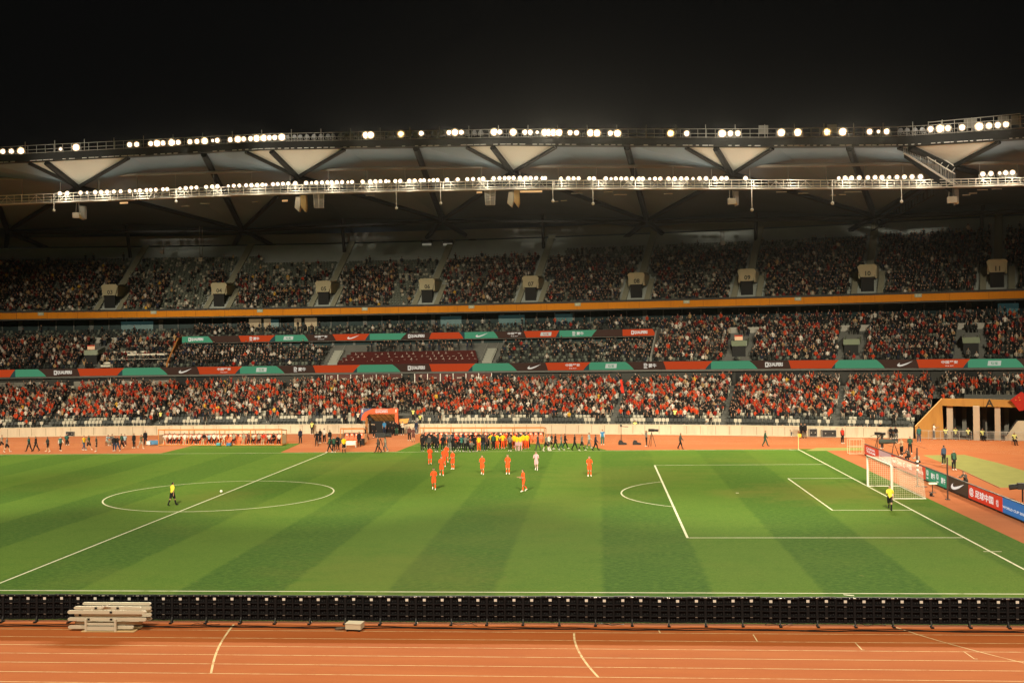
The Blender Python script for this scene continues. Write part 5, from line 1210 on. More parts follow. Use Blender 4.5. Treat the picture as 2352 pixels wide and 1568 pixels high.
def pose_joints(p):
    J = {}; E = []; rad = {}
    def j(n, co, r, par=None): J[n] = np.array(co, float); rad[n] = r; (E.append((par, n)) if par else None)
    lean = p.get('lean', 0.); hip = np.array([0, 0, .95])
    def L_(x, y, z):                                   # torso point with lean about the hips (forward = -Y)
        c, s = math.cos(lean), math.sin(lean); dz = z-.95; return (x, y*c-dz*s, .95+dz*c+y*s*0)
    j('pelvis', hip, (.155, .115)); j('waist', L_(0, 0, 1.10), (.135, .10), 'pelvis'); j('chest', L_(0, .0, 1.30), (.165, .115), 'waist'); j('collar', L_(0, .01, 1.44), (.10, .08), 'chest')
    j('neck', L_(0, 0, 1.52), (.055, .055), 'collar'); tilt = p.get('head', 0.)
    j('jaw', L_(0, -.02-tilt*.1, 1.60), (.068, .078), 'neck'); j('skull', L_(0, -.01-tilt*.2, 1.69), (.080, .098), 'jaw'); j('crown', L_(0, .0-tilt*.22, 1.765), (.05, .06), 'skull')
    low = 0
    for s, nm in ((-1, 'R'), (1, 'L')):
        a, o, k = p['leg'+nm]; h = hip+np.array([s*.095, 0, -.04]); j('hip'+nm, h, (.092, .095), 'pelvis')
        kn = axis_seg(h, a, s*o, .43); j('knee'+nm, kn, (.058, .062), 'hip'+nm); j('thigh'+nm, (h*.55+kn*.45), (.08, .085)); E.remove(('hip'+nm, 'knee'+nm)); E.extend([('hip'+nm, 'thigh'+nm), ('thigh'+nm, 'knee'+nm)])
        an = axis_seg(kn, a-k, s*o*.6, .42); j('calf'+nm, kn*.65+an*.35+np.array([0, .012, 0]), (.052, .056), 'knee'+nm); j('ankle'+nm, an, (.036, .04), 'calf'+nm)
        f = a-k; fl = p.get('foot'+nm, None); ff = f*.5 if fl is None else fl
        j('ball'+nm, an+np.array([s*.015, -.13*math.cos(ff), -.055+.13*math.sin(ff)*-1*-1*0]) + np.array([0, 0, -.13*math.sin(-ff)]), (.042, .028), 'ankle'+nm)
        j('toe'+nm, J['ball'+nm]+np.array([0, -.075*math.cos(ff), .075*math.sin(ff)-.006]), (.034, .02), 'ball'+nm); j('heel'+nm, an+np.array([0, .045, -.045]), (.032, .032), 'ankle'+nm)
        a, o, e, tw = p['arm'+nm]; sh = np.array(L_(s*.175, .005, 1.415)); j('shoulder'+nm, sh, (.062, .065), 'collar')
        el = axis_seg(sh, a, s*o, .29); j('uparm'+nm, sh*.5+el*.5, (.05, .052), 'shoulder'+nm); j('elbow'+nm, el, (.041, .042), 'uparm'+nm)
        wr = axis_seg(el, a+e, s*(o-tw), .25); j('wrist'+nm, wr, (.027, .03), 'elbow'+nm); d = (wr-el)/np.linalg.norm(wr-el)
        j('palm'+nm, wr+d*.07, (.036, .022), 'wrist'+nm)
        side = np.cross(d, [1, 0, 0]); side = np.array([0, 1, 0]) if np.linalg.norm(side) < .2 else side/np.linalg.norm(side); n3 = np.cross(d, side); n3 *= np.sign(n3[0]*s or 1)
        for fi, (off, ln) in enumerate(((-.028, .07), (-.009, .08), (.010, .075), (.028, .06))):
            b1 = wr+d*.095+side*off*.9; j(f'finger{fi}{nm}', b1+d*ln*.5-n3*.006, (.0095, .0095), 'palm'+nm); j(f'tip{fi}{nm}', b1+d*ln*.95-n3*.022, (.0075, .0075), f'finger{fi}{nm}')
        j('thumb'+nm, wr+d*.055-side*.045-n3*.012, (.011, .011), 'palm'+nm); j('thumbtip'+nm, wr+d*.085-side*.058-n3*.022, (.009, .009), 'thumb'+nm)
    return J, E, rad
def skin_mesh(p):
    J, E, rad = pose_joints(p); names = list(J); ix = {n: i for i, n in enumerate(names)}
    me = bpy.data.meshes.new('tmp_body'); me.from_pydata([tuple(J[n]) for n in names], [(ix[a], ix[b]) for a, b in E], [])
    o = bpy.data.objects.new('tmp_body', me); COL.objects.link(o); o.modifiers.new('s', 'SKIN'); 
    if not me.skin_vertices: me.attributes  # layer is created by the modifier below
    bm = bmesh.new(); bm.from_mesh(me); lay = bm.verts.layers.skin.verify()
    for v, n in zip(bm.verts, names): v[lay].radius = rad[n]; v[lay].use_root = (n == 'pelvis')
    bm.to_mesh(me); bm.free(); ss = o.modifiers.new('d', 'SUBSURF'); ss.levels = 1; ss.render_levels = 1
    bpy.context.view_layer.update()
    m2 = bpy.data.meshes.new_from_object(o.evaluated_get(bpy.context.evaluated_depsgraph_get())); bpy.data.objects.remove(o)
    V = np.array([v.co for v in m2.vertices]); F = [tuple(q.vertices) for q in m2.polygons]
    low = V[:, 2].min(); return V, F, J, E, low
BONE = {}
def seg_class(a, b):
    for k in ('finger', 'tip', 'thumb', 'palm'):
        if k in b: return 'hand'
    if 'wrist' in b: return 'fore'
    if 'elbow' in b or 'uparm' in b: return 'upper'
    if 'toe' in b or 'ball' in b or 'heel' in b: return 'foot'
    if 'ankle' in b or 'calf' in b: return 'shin'
    if 'knee' in b or 'thigh' in b: return 'thigh'
    if 'hip' in b: return 'pelvis'
    if 'waist' in b: return 'belly'
    if b in ('jaw', 'skull', 'crown'): return 'head'
    if b == 'neck': return 'neck'
    return 'torso'
def classify(V, F, J, E):
    C = np.array([V[list(f)].mean(0) for f in F]); best = np.full(len(F), 1e9); lab = np.empty(len(F), object)
    for a, b in E:
        A, B = J[a], J[b]; d = B-A; L = d@d; t = np.clip(((C-A)@d)/max(L, 1e-9), 0, 1); dist = np.linalg.norm(C-(A+t[:, None]*d), axis=1)
        c = seg_class(a, b); dist = dist-(.06 if c in ('torso', 'belly', 'pelvis') else .0); k = dist < best; best[k] = dist[k]; lab[k] = c
    return C, lab
def sub_mesh(V, F, mask, off):
    """faces under a garment, lifted off the body along the normals"""
    N = np.zeros_like(V)
    for f in F:
        q = V[list(f)]; n = np.cross(q[2]-q[0], q[-1]-q[1]) if len(f) == 4 else np.cross(q[1]-q[0], q[2]-q[0]); N[list(f)] += n
    N /= np.maximum(1e-9, np.linalg.norm(N, axis=1))[:, None]
    used = sorted({i for f, m in zip(F, mask) if m for i in f}); mp = {i: k for k, i in enumerate(used)}
    return V[used]+N[used]*off, [tuple(mp[i] for i in f) for f, m in zip(F, mask) if m]
def to_mesh(name, V, F, mats):
    me = bpy.data.meshes.new(name); me.from_pydata([tuple(v) for v in V], [], F)
    for m in mats: me.materials.append(m)
    me.polygons.foreach_set('use_smooth', [True]*len(F)); me.update(); return me
POSES = {
 'stand': dict(legL=(0, .05, 0), legR=(0, .05, 0), armL=(.05, .12, .15, .05), armR=(.05, .12, .15, .05)),
 'walk': dict(legL=(.42, .02, .12), legR=(-.30, .02, .22), armL=(-.35, .10, .25, 0), armR=(.35, .10, .35, 0), lean=.05, footL=.1, footR=-.3),
 'walk2': dict(legL=(-.25, .02, .25), legR=(.35, .02, .1), armL=(.3, .12, .5, .1), armR=(-.3, .1, .3, 0), lean=.06, footR=.1, footL=-.3),
 'jog': dict(legL=(.30, .04, .25), legR=(-.05, .03, .75), armL=(.1, .22, 1.45, .55), armR=(.15, .22, 1.5, .55), lean=.08, footL=0., footR=-.6),
 'jog2': dict(legL=(.05, .04, .12), legR=(.25, .03, .6), armL=(.15, .25, 1.3, .7), armR=(.0, .2, 1.2, .5), lean=.04, footL=0., footR=-.3),
 'run': dict(legL=(.55, .02, .5), legR=(-.3, .02, .9), armL=(-.5, .15, 1.2, .2), armR=(.6, .15, 1.3, .3), lean=.12, footL=.1, footR=-.8),
 'clap': dict(legL=(0, .06, 0), legR=(.02, .06, .05), armL=(.35, .1, 1.35, .75), armR=(.35, .1, 1.35, .75)),
 'fold': dict(legL=(0, .07, 0), legR=(.02, .06, .05), armL=(.2, .15, 1.2, .95), armR=(.25, .15, 1.1, .95)),
 'film': dict(legL=(.05, .08, .05), legR=(-.05, .08, .05), armL=(.7, .3, 1.5, .5), armR=(.8, .3, 1.5, .5), head=.1),
 'raise': dict(legL=(0, .06, 0), legR=(0, .06, 0), armL=(2.6, .25, .3, .1), armR=(2.5, .25, .35, .1)),
 'sit': dict(legL=(1.45, .12, 1.45), legR=(1.42, .14, 1.35), armL=(.45, .12, .9, .35), armR=(.4, .14, .9, .35), lean=.12, footL=0, footR=0),
 'sitlean': dict(legL=(1.4, .2, 1.5), legR=(1.45, .18, 1.2), armL=(.8, .12, .6, .35), armR=(.85, .12, .7, .4), lean=.4, footL=0, footR=0),
 'crouch': dict(legL=(1.5, .22, 2.2), legR=(1.42, .22, 2.15), armL=(.9, .15, 1.2, .5), armR=(.9, .15, 1.1, .4), lean=.45, footL=0, footR=0),
 'hips': dict(legL=(.02, .08, .03), legR=(0, .08, 0), armL=(-.25, .55, .9, .9), armR=(-.25, .55, .9, .9)),
}
_geo = {}
def geo(pose):
    if pose not in _geo:
        V, F, J, E, low = skin_mesh(POSES[pose]); V = V-np.array([0, 0, low]); J = {k: v-np.array([0, 0, low]) for k, v in J.items()}
        C, lab = classify(V, F, J, E); _geo[pose] = (V, F, J, E, C, lab)
    return _geo[pose]
def face_bits(V, F, J, mi):
    """nose, ears, eyes and mouth set on the head of the body mesh"""
    b = MB(); s, jw = J['skull'], J['jaw']; up = (J['crown']-J['jaw']); up /= np.linalg.norm(up); fw = np.cross([1, 0, 0], up); fw = fw if fw[1] < 0 else -fw
    X = np.array([1., 0, 0]); ey = s+up*-.005+fw*.098
    b.cur = 0; n0 = ey-up*.035; b.add([n0+up*.035+fw*.0, n0-X*.018+fw*.0, n0+X*.018+fw*.0, n0+fw*.028], [(0, 1, 3), (0, 3, 2), (1, 2, 3)])
    for q in (-1, 1): b.sphere(s+X*q*.082-up*.02, .024, 6, 4, 1.4)
    b.cur = 1
    for q in (-1, 1): b.sphere(ey+X*q*.032-fw*.012, .013, 6, 4, .8)
    m0 = ey-up*.072-fw*.012; b.add([m0-X*.028, m0+X*.028, m0+X*.024-up*.01+fw*.004, m0-X*.024-up*.01+fw*.004], [(0, 1, 2, 3)])
    return b
TEMPL = {}
def template(pose, outfit):
    """body plus garments; outfit: S short kit with socks, L long sleeves and trousers, T short sleeves and trousers, B long sleeves with bib, V vest over long sleeves"""
    key = (pose, outfit)
    if key in TEMPL: return TEMPL[key]
    V, F, J, E, C, lab = geo(pose); b = face_bits(V, F, J, None)
    n = len(V); FB = F+[tuple(i+n for i in f) for f in b.f]; VB = np.vstack([V, np.array(b.v)])
    body = to_mesh('person', VB, FB, [SKIN[0], HAIR]); mi = [0]*len(F)+b.mi; body.polygons.foreach_set('material_index', mi)
    parts = {}
    isin = lambda *k: np.array([x in k for x in lab])
    def upperhalf(frac):                               # faces of the upper arm above a fraction of its length
        r = np.zeros(len(F), bool)
        for s in 'LR':
            A, B = J['shoulder'+s], J['elbow'+s]; d = B-A; t = ((C-A)@d)/(d@d); r |= isin('upper') & (t < frac) & (np.sign(C[:, 0]) == (1 if s == 'L' else -1))
        return r
    def along(top, bot, cls, f0, f1):
        r = np.zeros(len(F), bool)
        for s in 'LR':
            A, B = J[top+s], J[bot+s]; d = B-A; t = ((C-A)@d)/(d@d); r |= isin(*cls) & (t >= f0) & (t < f1) & (np.sign(C[:, 0]) == (1 if s == 'L' else -1))
        return r
    sh = isin('torso', 'belly'); wst = isin('pelvis') & (C[:, 2] > J['pelvis'][2]+.02)
    if outfit in 'ST': parts['shirt'] = (sh | wst | upperhalf(.85), .016)
    else: parts['jacket'] = (sh | wst | isin('upper') | along('elbow', 'wrist', ('fore',), 0, .95), .02)
    if outfit == 'S':
        parts['shorts'] = (isin('pelvis') | along('hip', 'knee', ('thigh',), -1, .86), .026); parts['socks'] = (along('knee', 'ankle', ('shin',), .15, 2.), .009)
    else: parts['trousers'] = (isin('pelvis', 'thigh') | along('knee', 'ankle', ('shin',), -1, .97), .02)
    if outfit in 'BV': parts['bib'] = (sh & (C[:, 2] < J['collar'][2]+.03), .036)
    parts['shoes'] = (isin('foot'), .008)
    s, cr = J['skull'], J['crown']; up = (cr-J['jaw']); up /= np.linalg.norm(up); fw = np.cross([1, 0, 0], up); fw = fw if fw[1] < 0 else -fw
    hh = (C-s)@up; bk = (C-s)@fw; parts['hair'] = (isin('head') & ((hh > .035) | ((hh > -.06) & (bk < -.0))), .013)
    out = []
    for k, (m, off) in parts.items():
        if m.any(): v, f = sub_mesh(V, F, m, off); out.append((k, to_mesh(k, v, f, [HAIR])))
    TEMPL[key] = (body, out, J); return TEMPL[key]
n_person = 0
def person(loc, pose, outfit, cols, face, label, group=None, scale=1.):
    """cols: dict garment -> cloth name; face: heading in degrees, 0 towards the near stand"""
    global n_person; n_person += 1
    body, parts, J = template(pose, outfit)
    o = bpy.data.objects.new('person', body); COL.objects.link(o); o.location = loc; o.rotation_euler.z = R(face); o.scale = (scale,)*3
    if n_person % 3 == 0: o.material_slots[0].link = 'OBJECT'; o.material_slots[0].material = SKIN[1]
    tag(o, label, 'person', group)
    for k, me in parts:
        c = bpy.data.objects.new(k, me); COL.objects.link(c); c.parent = o
        cn = cols.get(k) or {'hair': None, 'shoes': 'white'}.get(k, 'black')
        c.material_slots[0].link = 'OBJECT'; c.material_slots[0].material = CLOTH[cn] if cn else HAIR
    return o
def C_(top, low=None, bib=None, socks=None, shoes=None, hair=None):
    d = dict(shirt=top, jacket=top, shorts=low, trousers=low)
    if bib: d['bib'] = bib
    if socks: d['socks'] = socks
    if shoes: d['shoes'] = shoes
    if hair: d['hair'] = hair
    return d
def PP(px, py, pose, outfit, cols, face, label, group=None, z=0., scale=1.02): p = G(px, py); return person((p[0], p[1], z), pose, outfit, cols, face, label, group, scale)
KIT = C_('orange', 'orange', socks='orange', shoes='white'); GP = 'players in orange jogging off the pitch'
for px, py, pose, face, lab in (
    (987.7, 1066.5, 'jog2', 175, 'player in orange kit seen from behind, leftmost of the jogging group'),
    (1025.7, 1061, 'jog', 10, 'player in orange kit farthest from the camera, close to the standing crowd'),
    (1020, 1071.5, 'jog2', -8, 'player in orange kit running right in front of the farthest orange player'),
    (1014.4, 1091.5, 'jog', 12, 'player in orange kit with bare arms in the middle of the left cluster'),
    (1040.5, 1077.5, 'jog2', -35, 'player in orange kit turned sideways on the right of the left cluster'),
    (996.8, 1123.6, 'jog', 4, 'player in orange kit nearest the camera on the left of the group'),
    (1108, 1089, 'jog', -4, 'player in orange kit with a white armband jogging alone between the two clusters'),
    (1166.6, 1088.5, 'jog2', 0, 'player in orange kit jogging alone straight ahead of the yellow shirted substitutes'),
    (1203, 1128, 'jog', -62, 'player in orange kit nearest the camera, in profile facing left'),
    (1354, 1093.5, 'jog2', 8, 'player in orange kit jogging by himself nearest the penalty arc')):
    PP(px, py, pose, 'S', KIT, face, lab, GP)
PP(1232, 1079.5, 'jog', 'S', C_('pink', 'pink', socks='pink', shoes='white'), -5, 'goalkeeper in a pale pink kit jogging behind the orange players')
PP(396, 1161, 'walk2', 'S', C_('yellow', 'black', socks='black', shoes='black'), 150, 'referee in yellow shirt and black shorts walking inside the centre circle')
PP(2044.5, 1170.5, 'run', 'S', C_('yellow', 'black', socks='black', shoes='black'), -18, 'assistant referee in yellow running in front of the goal net')
# the left of the far track
GW = 'people walking along the far touchline'
for px, py, pose, out, cols, face, lab, *g in (
    (4, 1032, 'walk', 'S', C_('khaki', 'black', socks='tan'), 90, 'person in pale top and black shorts at the very edge by the far track'),
    (16, 1038, 'walk', 'S', C_('grey', 'black', socks='tan'), 92, 'person in grey tee and black shorts walking right, second from the edge of the frame'),
    (67, 1037, 'walk', 'B', C_('black', 'black', 'teal', shoes='black'), -90, 'person in black with a teal bib striding left beside a striped companion'),
    (83, 1036, 'walk', 'L', C_('black', 'black', shoes='black'), -80, 'person in black outfit with pale stripes striding behind the teal bibbed walker'),
    (110, 1037.5, 'walk2', 'S', C_('dgrey', 'black', socks='tan'), -90, 'person in dark grey tee and black shorts walking alone on the left track'),
    (139, 1035.5, 'walk2', 'B', C_('white', 'black', 'teal'), 60, 'person in white sleeves, teal bib and black trousers carrying a bag'),
    (193, 1034, 'walk2', 'B', C_('khaki', 'jeans', 'gold'), 80, 'person in yellow bib and blue jeans on the left part of the track'),
    (204, 1033.5, 'walk', 'S', C_('green', 'black', socks='tan'), 70, 'tall person in dark green tee and black shorts beside the yellow bib'),
    (221.5, 1036.5, 'stand', 'S', C_('dgrey', 'black', socks='tan'), -70, 'person in grey tee standing with bare legs left of the seated photographers'),
    (263, 1035.5, 'stand', 'L', C_('black', 'navy'), 20, 'person in black with a white badge at the left end of the turf apron'),
    (270.5, 1035.5, 'walk2', 'L', C_('black', 'jeans'), -30, 'person in black top and faded jeans behind the black badge wearer'),
    (280, 1029, 'walk', 'B', C_('black', 'black', 'green'), -40, 'tall person in black and dark green bib near the seated photographers'),
    (308, 1028.5, 'stand', 'L', C_('black', 'black'), -20, 'slim person in black with a red waistband beside the turf apron'),
    (324, 1030, 'run', 'S', C_('olive', 'khaki', socks='tan'), 60, 'person in olive tee running towards the left dugout'),
    (334, 1021.5, 'stand', 'L', C_('black', 'black', shoes='black'), 10, 'person in a black suit standing left of the blue cool box'),
    (690, 1017.5, 'stand', 'L', C_('navy', 'black', shoes='black', hair='tan'), 0, 'bald man in a dark suit standing alone right of the left dugout'),
    (728, 1024.5, 'hips', 'L', C_('black', 'black', shoes='brown'), 0, 'person in a black tracksuit with legs apart on the track before the wall'),
    (735.5, 1017.5, 'stand', 'L', C_('black', 'black'), -30, 'person in black half hidden behind the black tracksuit'),
    (745, 1016.5, 'hips', 'T', C_('white', 'black'), 160, 'person in white tee and black trousers seen from behind near the small dugout'),
    (758, 1021, 'stand', 'L', C_('black', 'black', shoes='black'), -20, 'broad man in black suit and white shirt left of the small dugout'),
    (757.5, 1039, 'walk', 'B', C_('black', 'black', 'green'), -70, 'photographer in dark green bib at the end of the halfway line'),
    (767, 1038.5, 'stand', 'B', C_('black', 'black', 'green'), 30, 'person in black and green bib close beside the photographer on the halfway line'),
    (776, 1034.5, 'fold', 'L', C_('black', 'black'), -20, 'woman in black with folded arms left of the yellow shirted official'),
    (790, 1039.3, 'stand', 'S', C_('gold', 'black', socks='black', shoes='black'), 20, 'fourth official in yellow shirt and black shorts before the white table'),
    (825, 1025.5, 'stand', 'L', C_('black', 'black', shoes='black'), 10, 'man in black suit and white shirt beside the white table'),
    (841, 1010.5, 'walk', 'L', C_('black', 'black', shoes='black'), -120, 'person in black walking right behind the small dugout'),
    (860, 1004, 'stand', 'L', C_('black', 'black'), 10, 'person in black with white shoes at the left of the tunnel mouth'),
    (883, 997, 'stand', 'T', C_('blue', 'navy'), 0, 'person in a bright blue shirt standing in the tunnel mouth'),
    (897, 997.5, 'stand', 'L', C_('black', 'black'), 0, 'person in black and white beside the blue shirt in the tunnel mouth'),
    (904, 999.5, 'fold', 'L', C_('black', 'black', shoes='black'), 5, 'man in dark suit standing in the middle of the tunnel mouth'),
    (911.5, 999.5, 'stand', 'L', C_('black', 'green', shoes='black'), -10, 'man in dark suit nearest the orange leg of the tunnel arch'),
    (919, 998.5, 'clap', 'T', C_('black', 'black'), 0, 'person in black under the yellow wing right of the tunnel, nearer the arch'),
    (925, 998.5, 'film', 'T', C_('cream', 'black'), 0, 'person in cream top under the yellow wing, next to the steps'),
    (869, 1039.5, 'walk', 'L', C_('dgrey', 'black', shoes='black'), -90, 'camera operator in black striding left with the big tripod camera'),
    (885.5, 1036.5, 'walk2', 'T', C_('khaki', 'grey'), -90, 'assistant in khaki holding the back of the big tripod camera'),
    (940.5, 1011.5, 'stand', 'L', C_('brown', 'black'), 0, 'woman in brown jacket and black trousers left of the right dugout'),
    (949.5, 1014.5, 'stand', 'S', C_('brown', 'brown', socks='tan', shoes='black'), 0, 'woman in brown jacket with bare legs left of the right dugout'),
    (956.5, 996.5, 'stand', 'L', C_('navy', 'jeans'), -20, 'person in dark blue by the wall left of the right dugout')):
    PP(px, py, pose, out, cols, face, lab, GW)
# seated and crouching photographers at the left
GSIT = 'photographers sitting along the far track'
def seat_at(px, py, pose, out, cols, face, lab, group=GSIT, stool=True):
    o = PP(px, py, pose, out, cols, face, lab, group)
    if stool:
        p = G(px, py); s = MB(); s.box((0, .05, .40), (.36, .34, .05))
        for x in (-.14, .14):
            for y in (-.08, .18): s.tube((x, y, 0), (x, y, .38), .02, 5)
        q = s.build('stool', M_black, loc=(p[0], p[1], 0)); q.rotation_euler.z = R(face); tag(q, 'black folding stool under the '+' '.join(lab.split(' with')[0].replace('sitting ', 'seated ').split()[:10]), 'stool', 'folding stools')
    return o
seat_at(153, 1021.5, 'sit', 'B', C_('black', 'black', 'teal'), 40, 'person in teal bib and black sitting near the wall on the left track')
seat_at(246, 1023, 'sitlean', 'B', C_('grey', 'khaki', 'lblue'), 55, 'person in a pale grey bib sitting and leaning forward')
seat_at(258, 1022, 'sit', 'B', C_('tan', 'khaki', 'grey'), 20, 'person in grey bib and light trousers sitting behind the black badge wearer')
seat_at(287, 1022.5, 'sit', 'B', C_('grey', 'brown', 'lblue'), 15, 'person in light blue bib sitting at the end of the turf apron')
# stewards in vests by the wall
GST = 'stewards in pale vests along the wall'
for px, py, pose, cols, lab in ((238, 999.5, 'sit', C_('black', 'black', 'vest', shoes='black'), 'steward in pale vest sitting at the wall near the left end'),
    (1459, 996.3, 'stand', C_('black', 'black', 'vest', shoes='black'), 'steward in pale vest standing at the wall behind the boom stand'),
    (1571, 997, 'sit', C_('black', 'black', 'vest', shoes='black'), 'steward in yellow vest sitting at the wall behind the man with a camera'),
    (1797.5, 1000, 'sit', C_('black', 'black', 'cream', shoes='black'), 'steward in white vest sitting at the wall near the far corner flag')):
    q = seat_at(px, py, pose, 'V', cols, 0, lab, GST, pose == 'sit')
PP(717, 997, 'stand', 'V', C_('black', 'black', 'vest'), -15, 'steward in pale vest standing at the wall above the black tracksuit', GST)
for i, (px, py, lab) in enumerate(((1987, 1003, 'steward in a vest right of the teal dressed helpers'), (1998, 1003.5, 'steward in yellow vest second to the right of the teal dressed helpers'), (2016, 1003.5, 'steward in a vest beside a dark clad cameraman near the corner'), (2091, 1005.5, 'steward in bright vest at the foot of the sloping yellow wall'), (2134, 1006, 'steward in bright vest in front of the sloping yellow wall'), (2171.6, 1008, 'steward in bright vest sitting under the left edge of the lintel of gate A'), (2194, 1008, 'steward in bright vest sitting left of the front column of gate A'), (2223, 1009.5, 'steward in bright vest sitting closest to the front column of gate A'), (2256, 1011.5, 'steward in bright vest sitting right of the front column of gate A'), (2329, 1021.5, 'steward in bright vest sitting by the pale stair parapet'))):
    seat_at(px, py, 'sit', 'V', C_('black', 'black', 'vest', shoes='black'), -10+i*2, lab, 'stewards in bright vests near gate A')
GT = 'helpers in teal sitting near the corner'
for i, px in enumerate((1941, 1947.5, 1954, 1960.5, 1967, 1973, 1978)): seat_at(px, 1003.2, 'sit', 'L', C_('teal', 'teal'), -5, f'helper in teal sitting by the wall, {ordinal(i+1)} from the flight cases', GT)
for px, py, pose, out, cols, face, lab in (
    (1623, 998, 'stand', 'S', C_('grey', 'khaki', socks='tan'), 0, 'person in grey top and shorts standing at the wall, left of a pair'),
    (1634.5, 997.5, 'stand', 'L', C_('dgrey', 'black'), 0, 'person in dark grey top and black trousers standing at the wall, right of a pair'),
    (1485, 1024.5, 'film', 'T', C_('grey', 'black'), -80, 'cameraman in grey vest working the broadcast camera on the track'),
    (1562.8, 1031, 'walk2', 'L', C_('dgrey', 'black', shoes='black'), 75, 'man in dark clothes walking with a camera beyond the penalty area'),
    (1757.8, 1025, 'walk', 'L', C_('green', 'green', shoes='brown'), 85, 'man in dark green striding along the track beyond the goal area'),
    (1817, 1001.5, 'sit', 'L', C_('black', 'navy'), 10, 'person in black sitting at the wall beside white signs'),
    (1840.4, 1005.5, 'stand', 'L', C_('black', 'black', shoes='black'), 20, 'person in black and white leaning by the wall behind the corner flag'),
    (1849, 1006, 'stand', 'L', C_('black', 'black', shoes='black'), -30, 'person in black with a round white badge left of the flight cases'),
    (1935, 1018, 'stand', 'B', C_('black', 'black', 'red'), 30, 'person in black with a red bib standing right of the flight cases'),
    (2026, 1030, 'film', 'L', C_('dgrey', 'black'), -60, 'cameraman in dark clothes behind the far end of the boards'),
    (2023, 1004, 'stand', 'L', C_('black', 'black'), 0, 'person in black standing beside the stewards near the corner'),
    (2046, 1006.5, 'sit', 'L', C_('black', 'black'), 0, 'person in black sitting behind the white table near the corner, on its left'),
    (2057, 1006.5, 'sit', 'L', C_('black', 'grey'), 0, 'person in black sitting behind the white table near the corner, on its right'),
    (2102, 1005, 'sit', 'L', C_('black', 'black'), 10, 'person in black sitting beside the steward at the sloping yellow wall'),
    (2111, 1015, 'stand', 'B', C_('dgrey', 'jeans', 'teal'), 170, 'person in teal bib and jeans with hands behind the head near the yellow wall'),
    (2145.5, 1008, 'film', 'T', C_('white', 'navy'), 60, 'person in white tee and dark jeans pointing beside the yellow wall'),
    (2090.5, 1041.5, 'fold', 'B', C_('dgrey', 'black', 'green'), -15, 'photographer in green bib with folded arms behind the boards'),
    (2071, 1047, 'film', 'T', C_('tan', 'black'), -60, 'cameraman with a capped head behind the long lens camera'),
    (2168, 1066, 'stand', 'L', C_('jeans', 'black'), -160, 'man in a denim blue shirt and black trousers by the field event area'),
    (2191, 1078.8, 'stand', 'B', C_('black', 'black', 'green'), 20, 'man in green bib and black trousers standing near the nearer net pole'),
    (1384, 1021, 'stand', 'B', C_('white', 'teal', 'blue'), 0, 'person in blue bib and teal trousers on the track right of the walkers'),
    (1368, 1034.5, 'walk', 'L', C_('navy', 'black', shoes='black'), 90, 'person in navy with a camera striding right, last of the walkers'),
    (1352.8, 1029, 'walk2', 'B', C_('tan', 'grey', 'lblue'), 80, 'person in pale blue bib and shorts just ahead of the navy walker'),
    (1336.6, 1034.5, 'walk', 'S', C_('grey', 'black', socks='black'), 80, 'woman in grey top with a black bag striding between walkers'),
    (1320, 1033.5, 'walk', 'T', C_('black', 'black', shoes='black'), 90, 'man in black tee and black trousers striding right on the turf apron'),
    (1298, 1031, 'walk', 'L', C_('black', 'black'), 90, 'person in black right behind a grey jacketed walker'),
    (1289, 1033.5, 'walk2', 'T', C_('grey', 'green'), 90, 'person in grey top with a black bag walking right of the right dugout'),
    (1275.5, 1031.5, 'walk', 'L', C_('black', 'black'), 80, 'person in black and white at the end of the right dugout'),
    (1267, 1031, 'walk2', 'S', C_('dgrey', 'black', socks='tan'), 80, 'person in dark top and shorts at the end of the right dugout'),
    (1261, 1034.5, 'walk2', 'S', C_('white', 'dgrey', socks='white'), 60, 'person in pale striped top and dark shorts, right one of a close pair'),
    (1254.5, 1035.5, 'walk', 'S', C_('grey', 'black', socks='white'), 60, 'person in grey tee and black shorts, left one of a close pair'),
    (1236, 1034, 'walk2', 'L', C_('dgrey', 'dgrey', shoes='black'), -60, 'man in dark grey walking left past the orange seats')):
    (seat_at if pose == 'sit' else PP)(px, py, pose, out, cols, face, lab, 'people beside the far track')
for px, py, lab in ((2219, 1117, 'photographer in dark clothes crouching behind the black board'), (2110.5, 1071, 'photographer with black hair crouching beside the farther net pole'), (2088, 1058, 'photographer in black crouching under the long lens camera')):
    PP(px, py, 'crouch', 'L', C_('dgrey' if px != 2110.5 else 'khaki', 'black'), -50, lab, 'photographers crouching behind the boards')
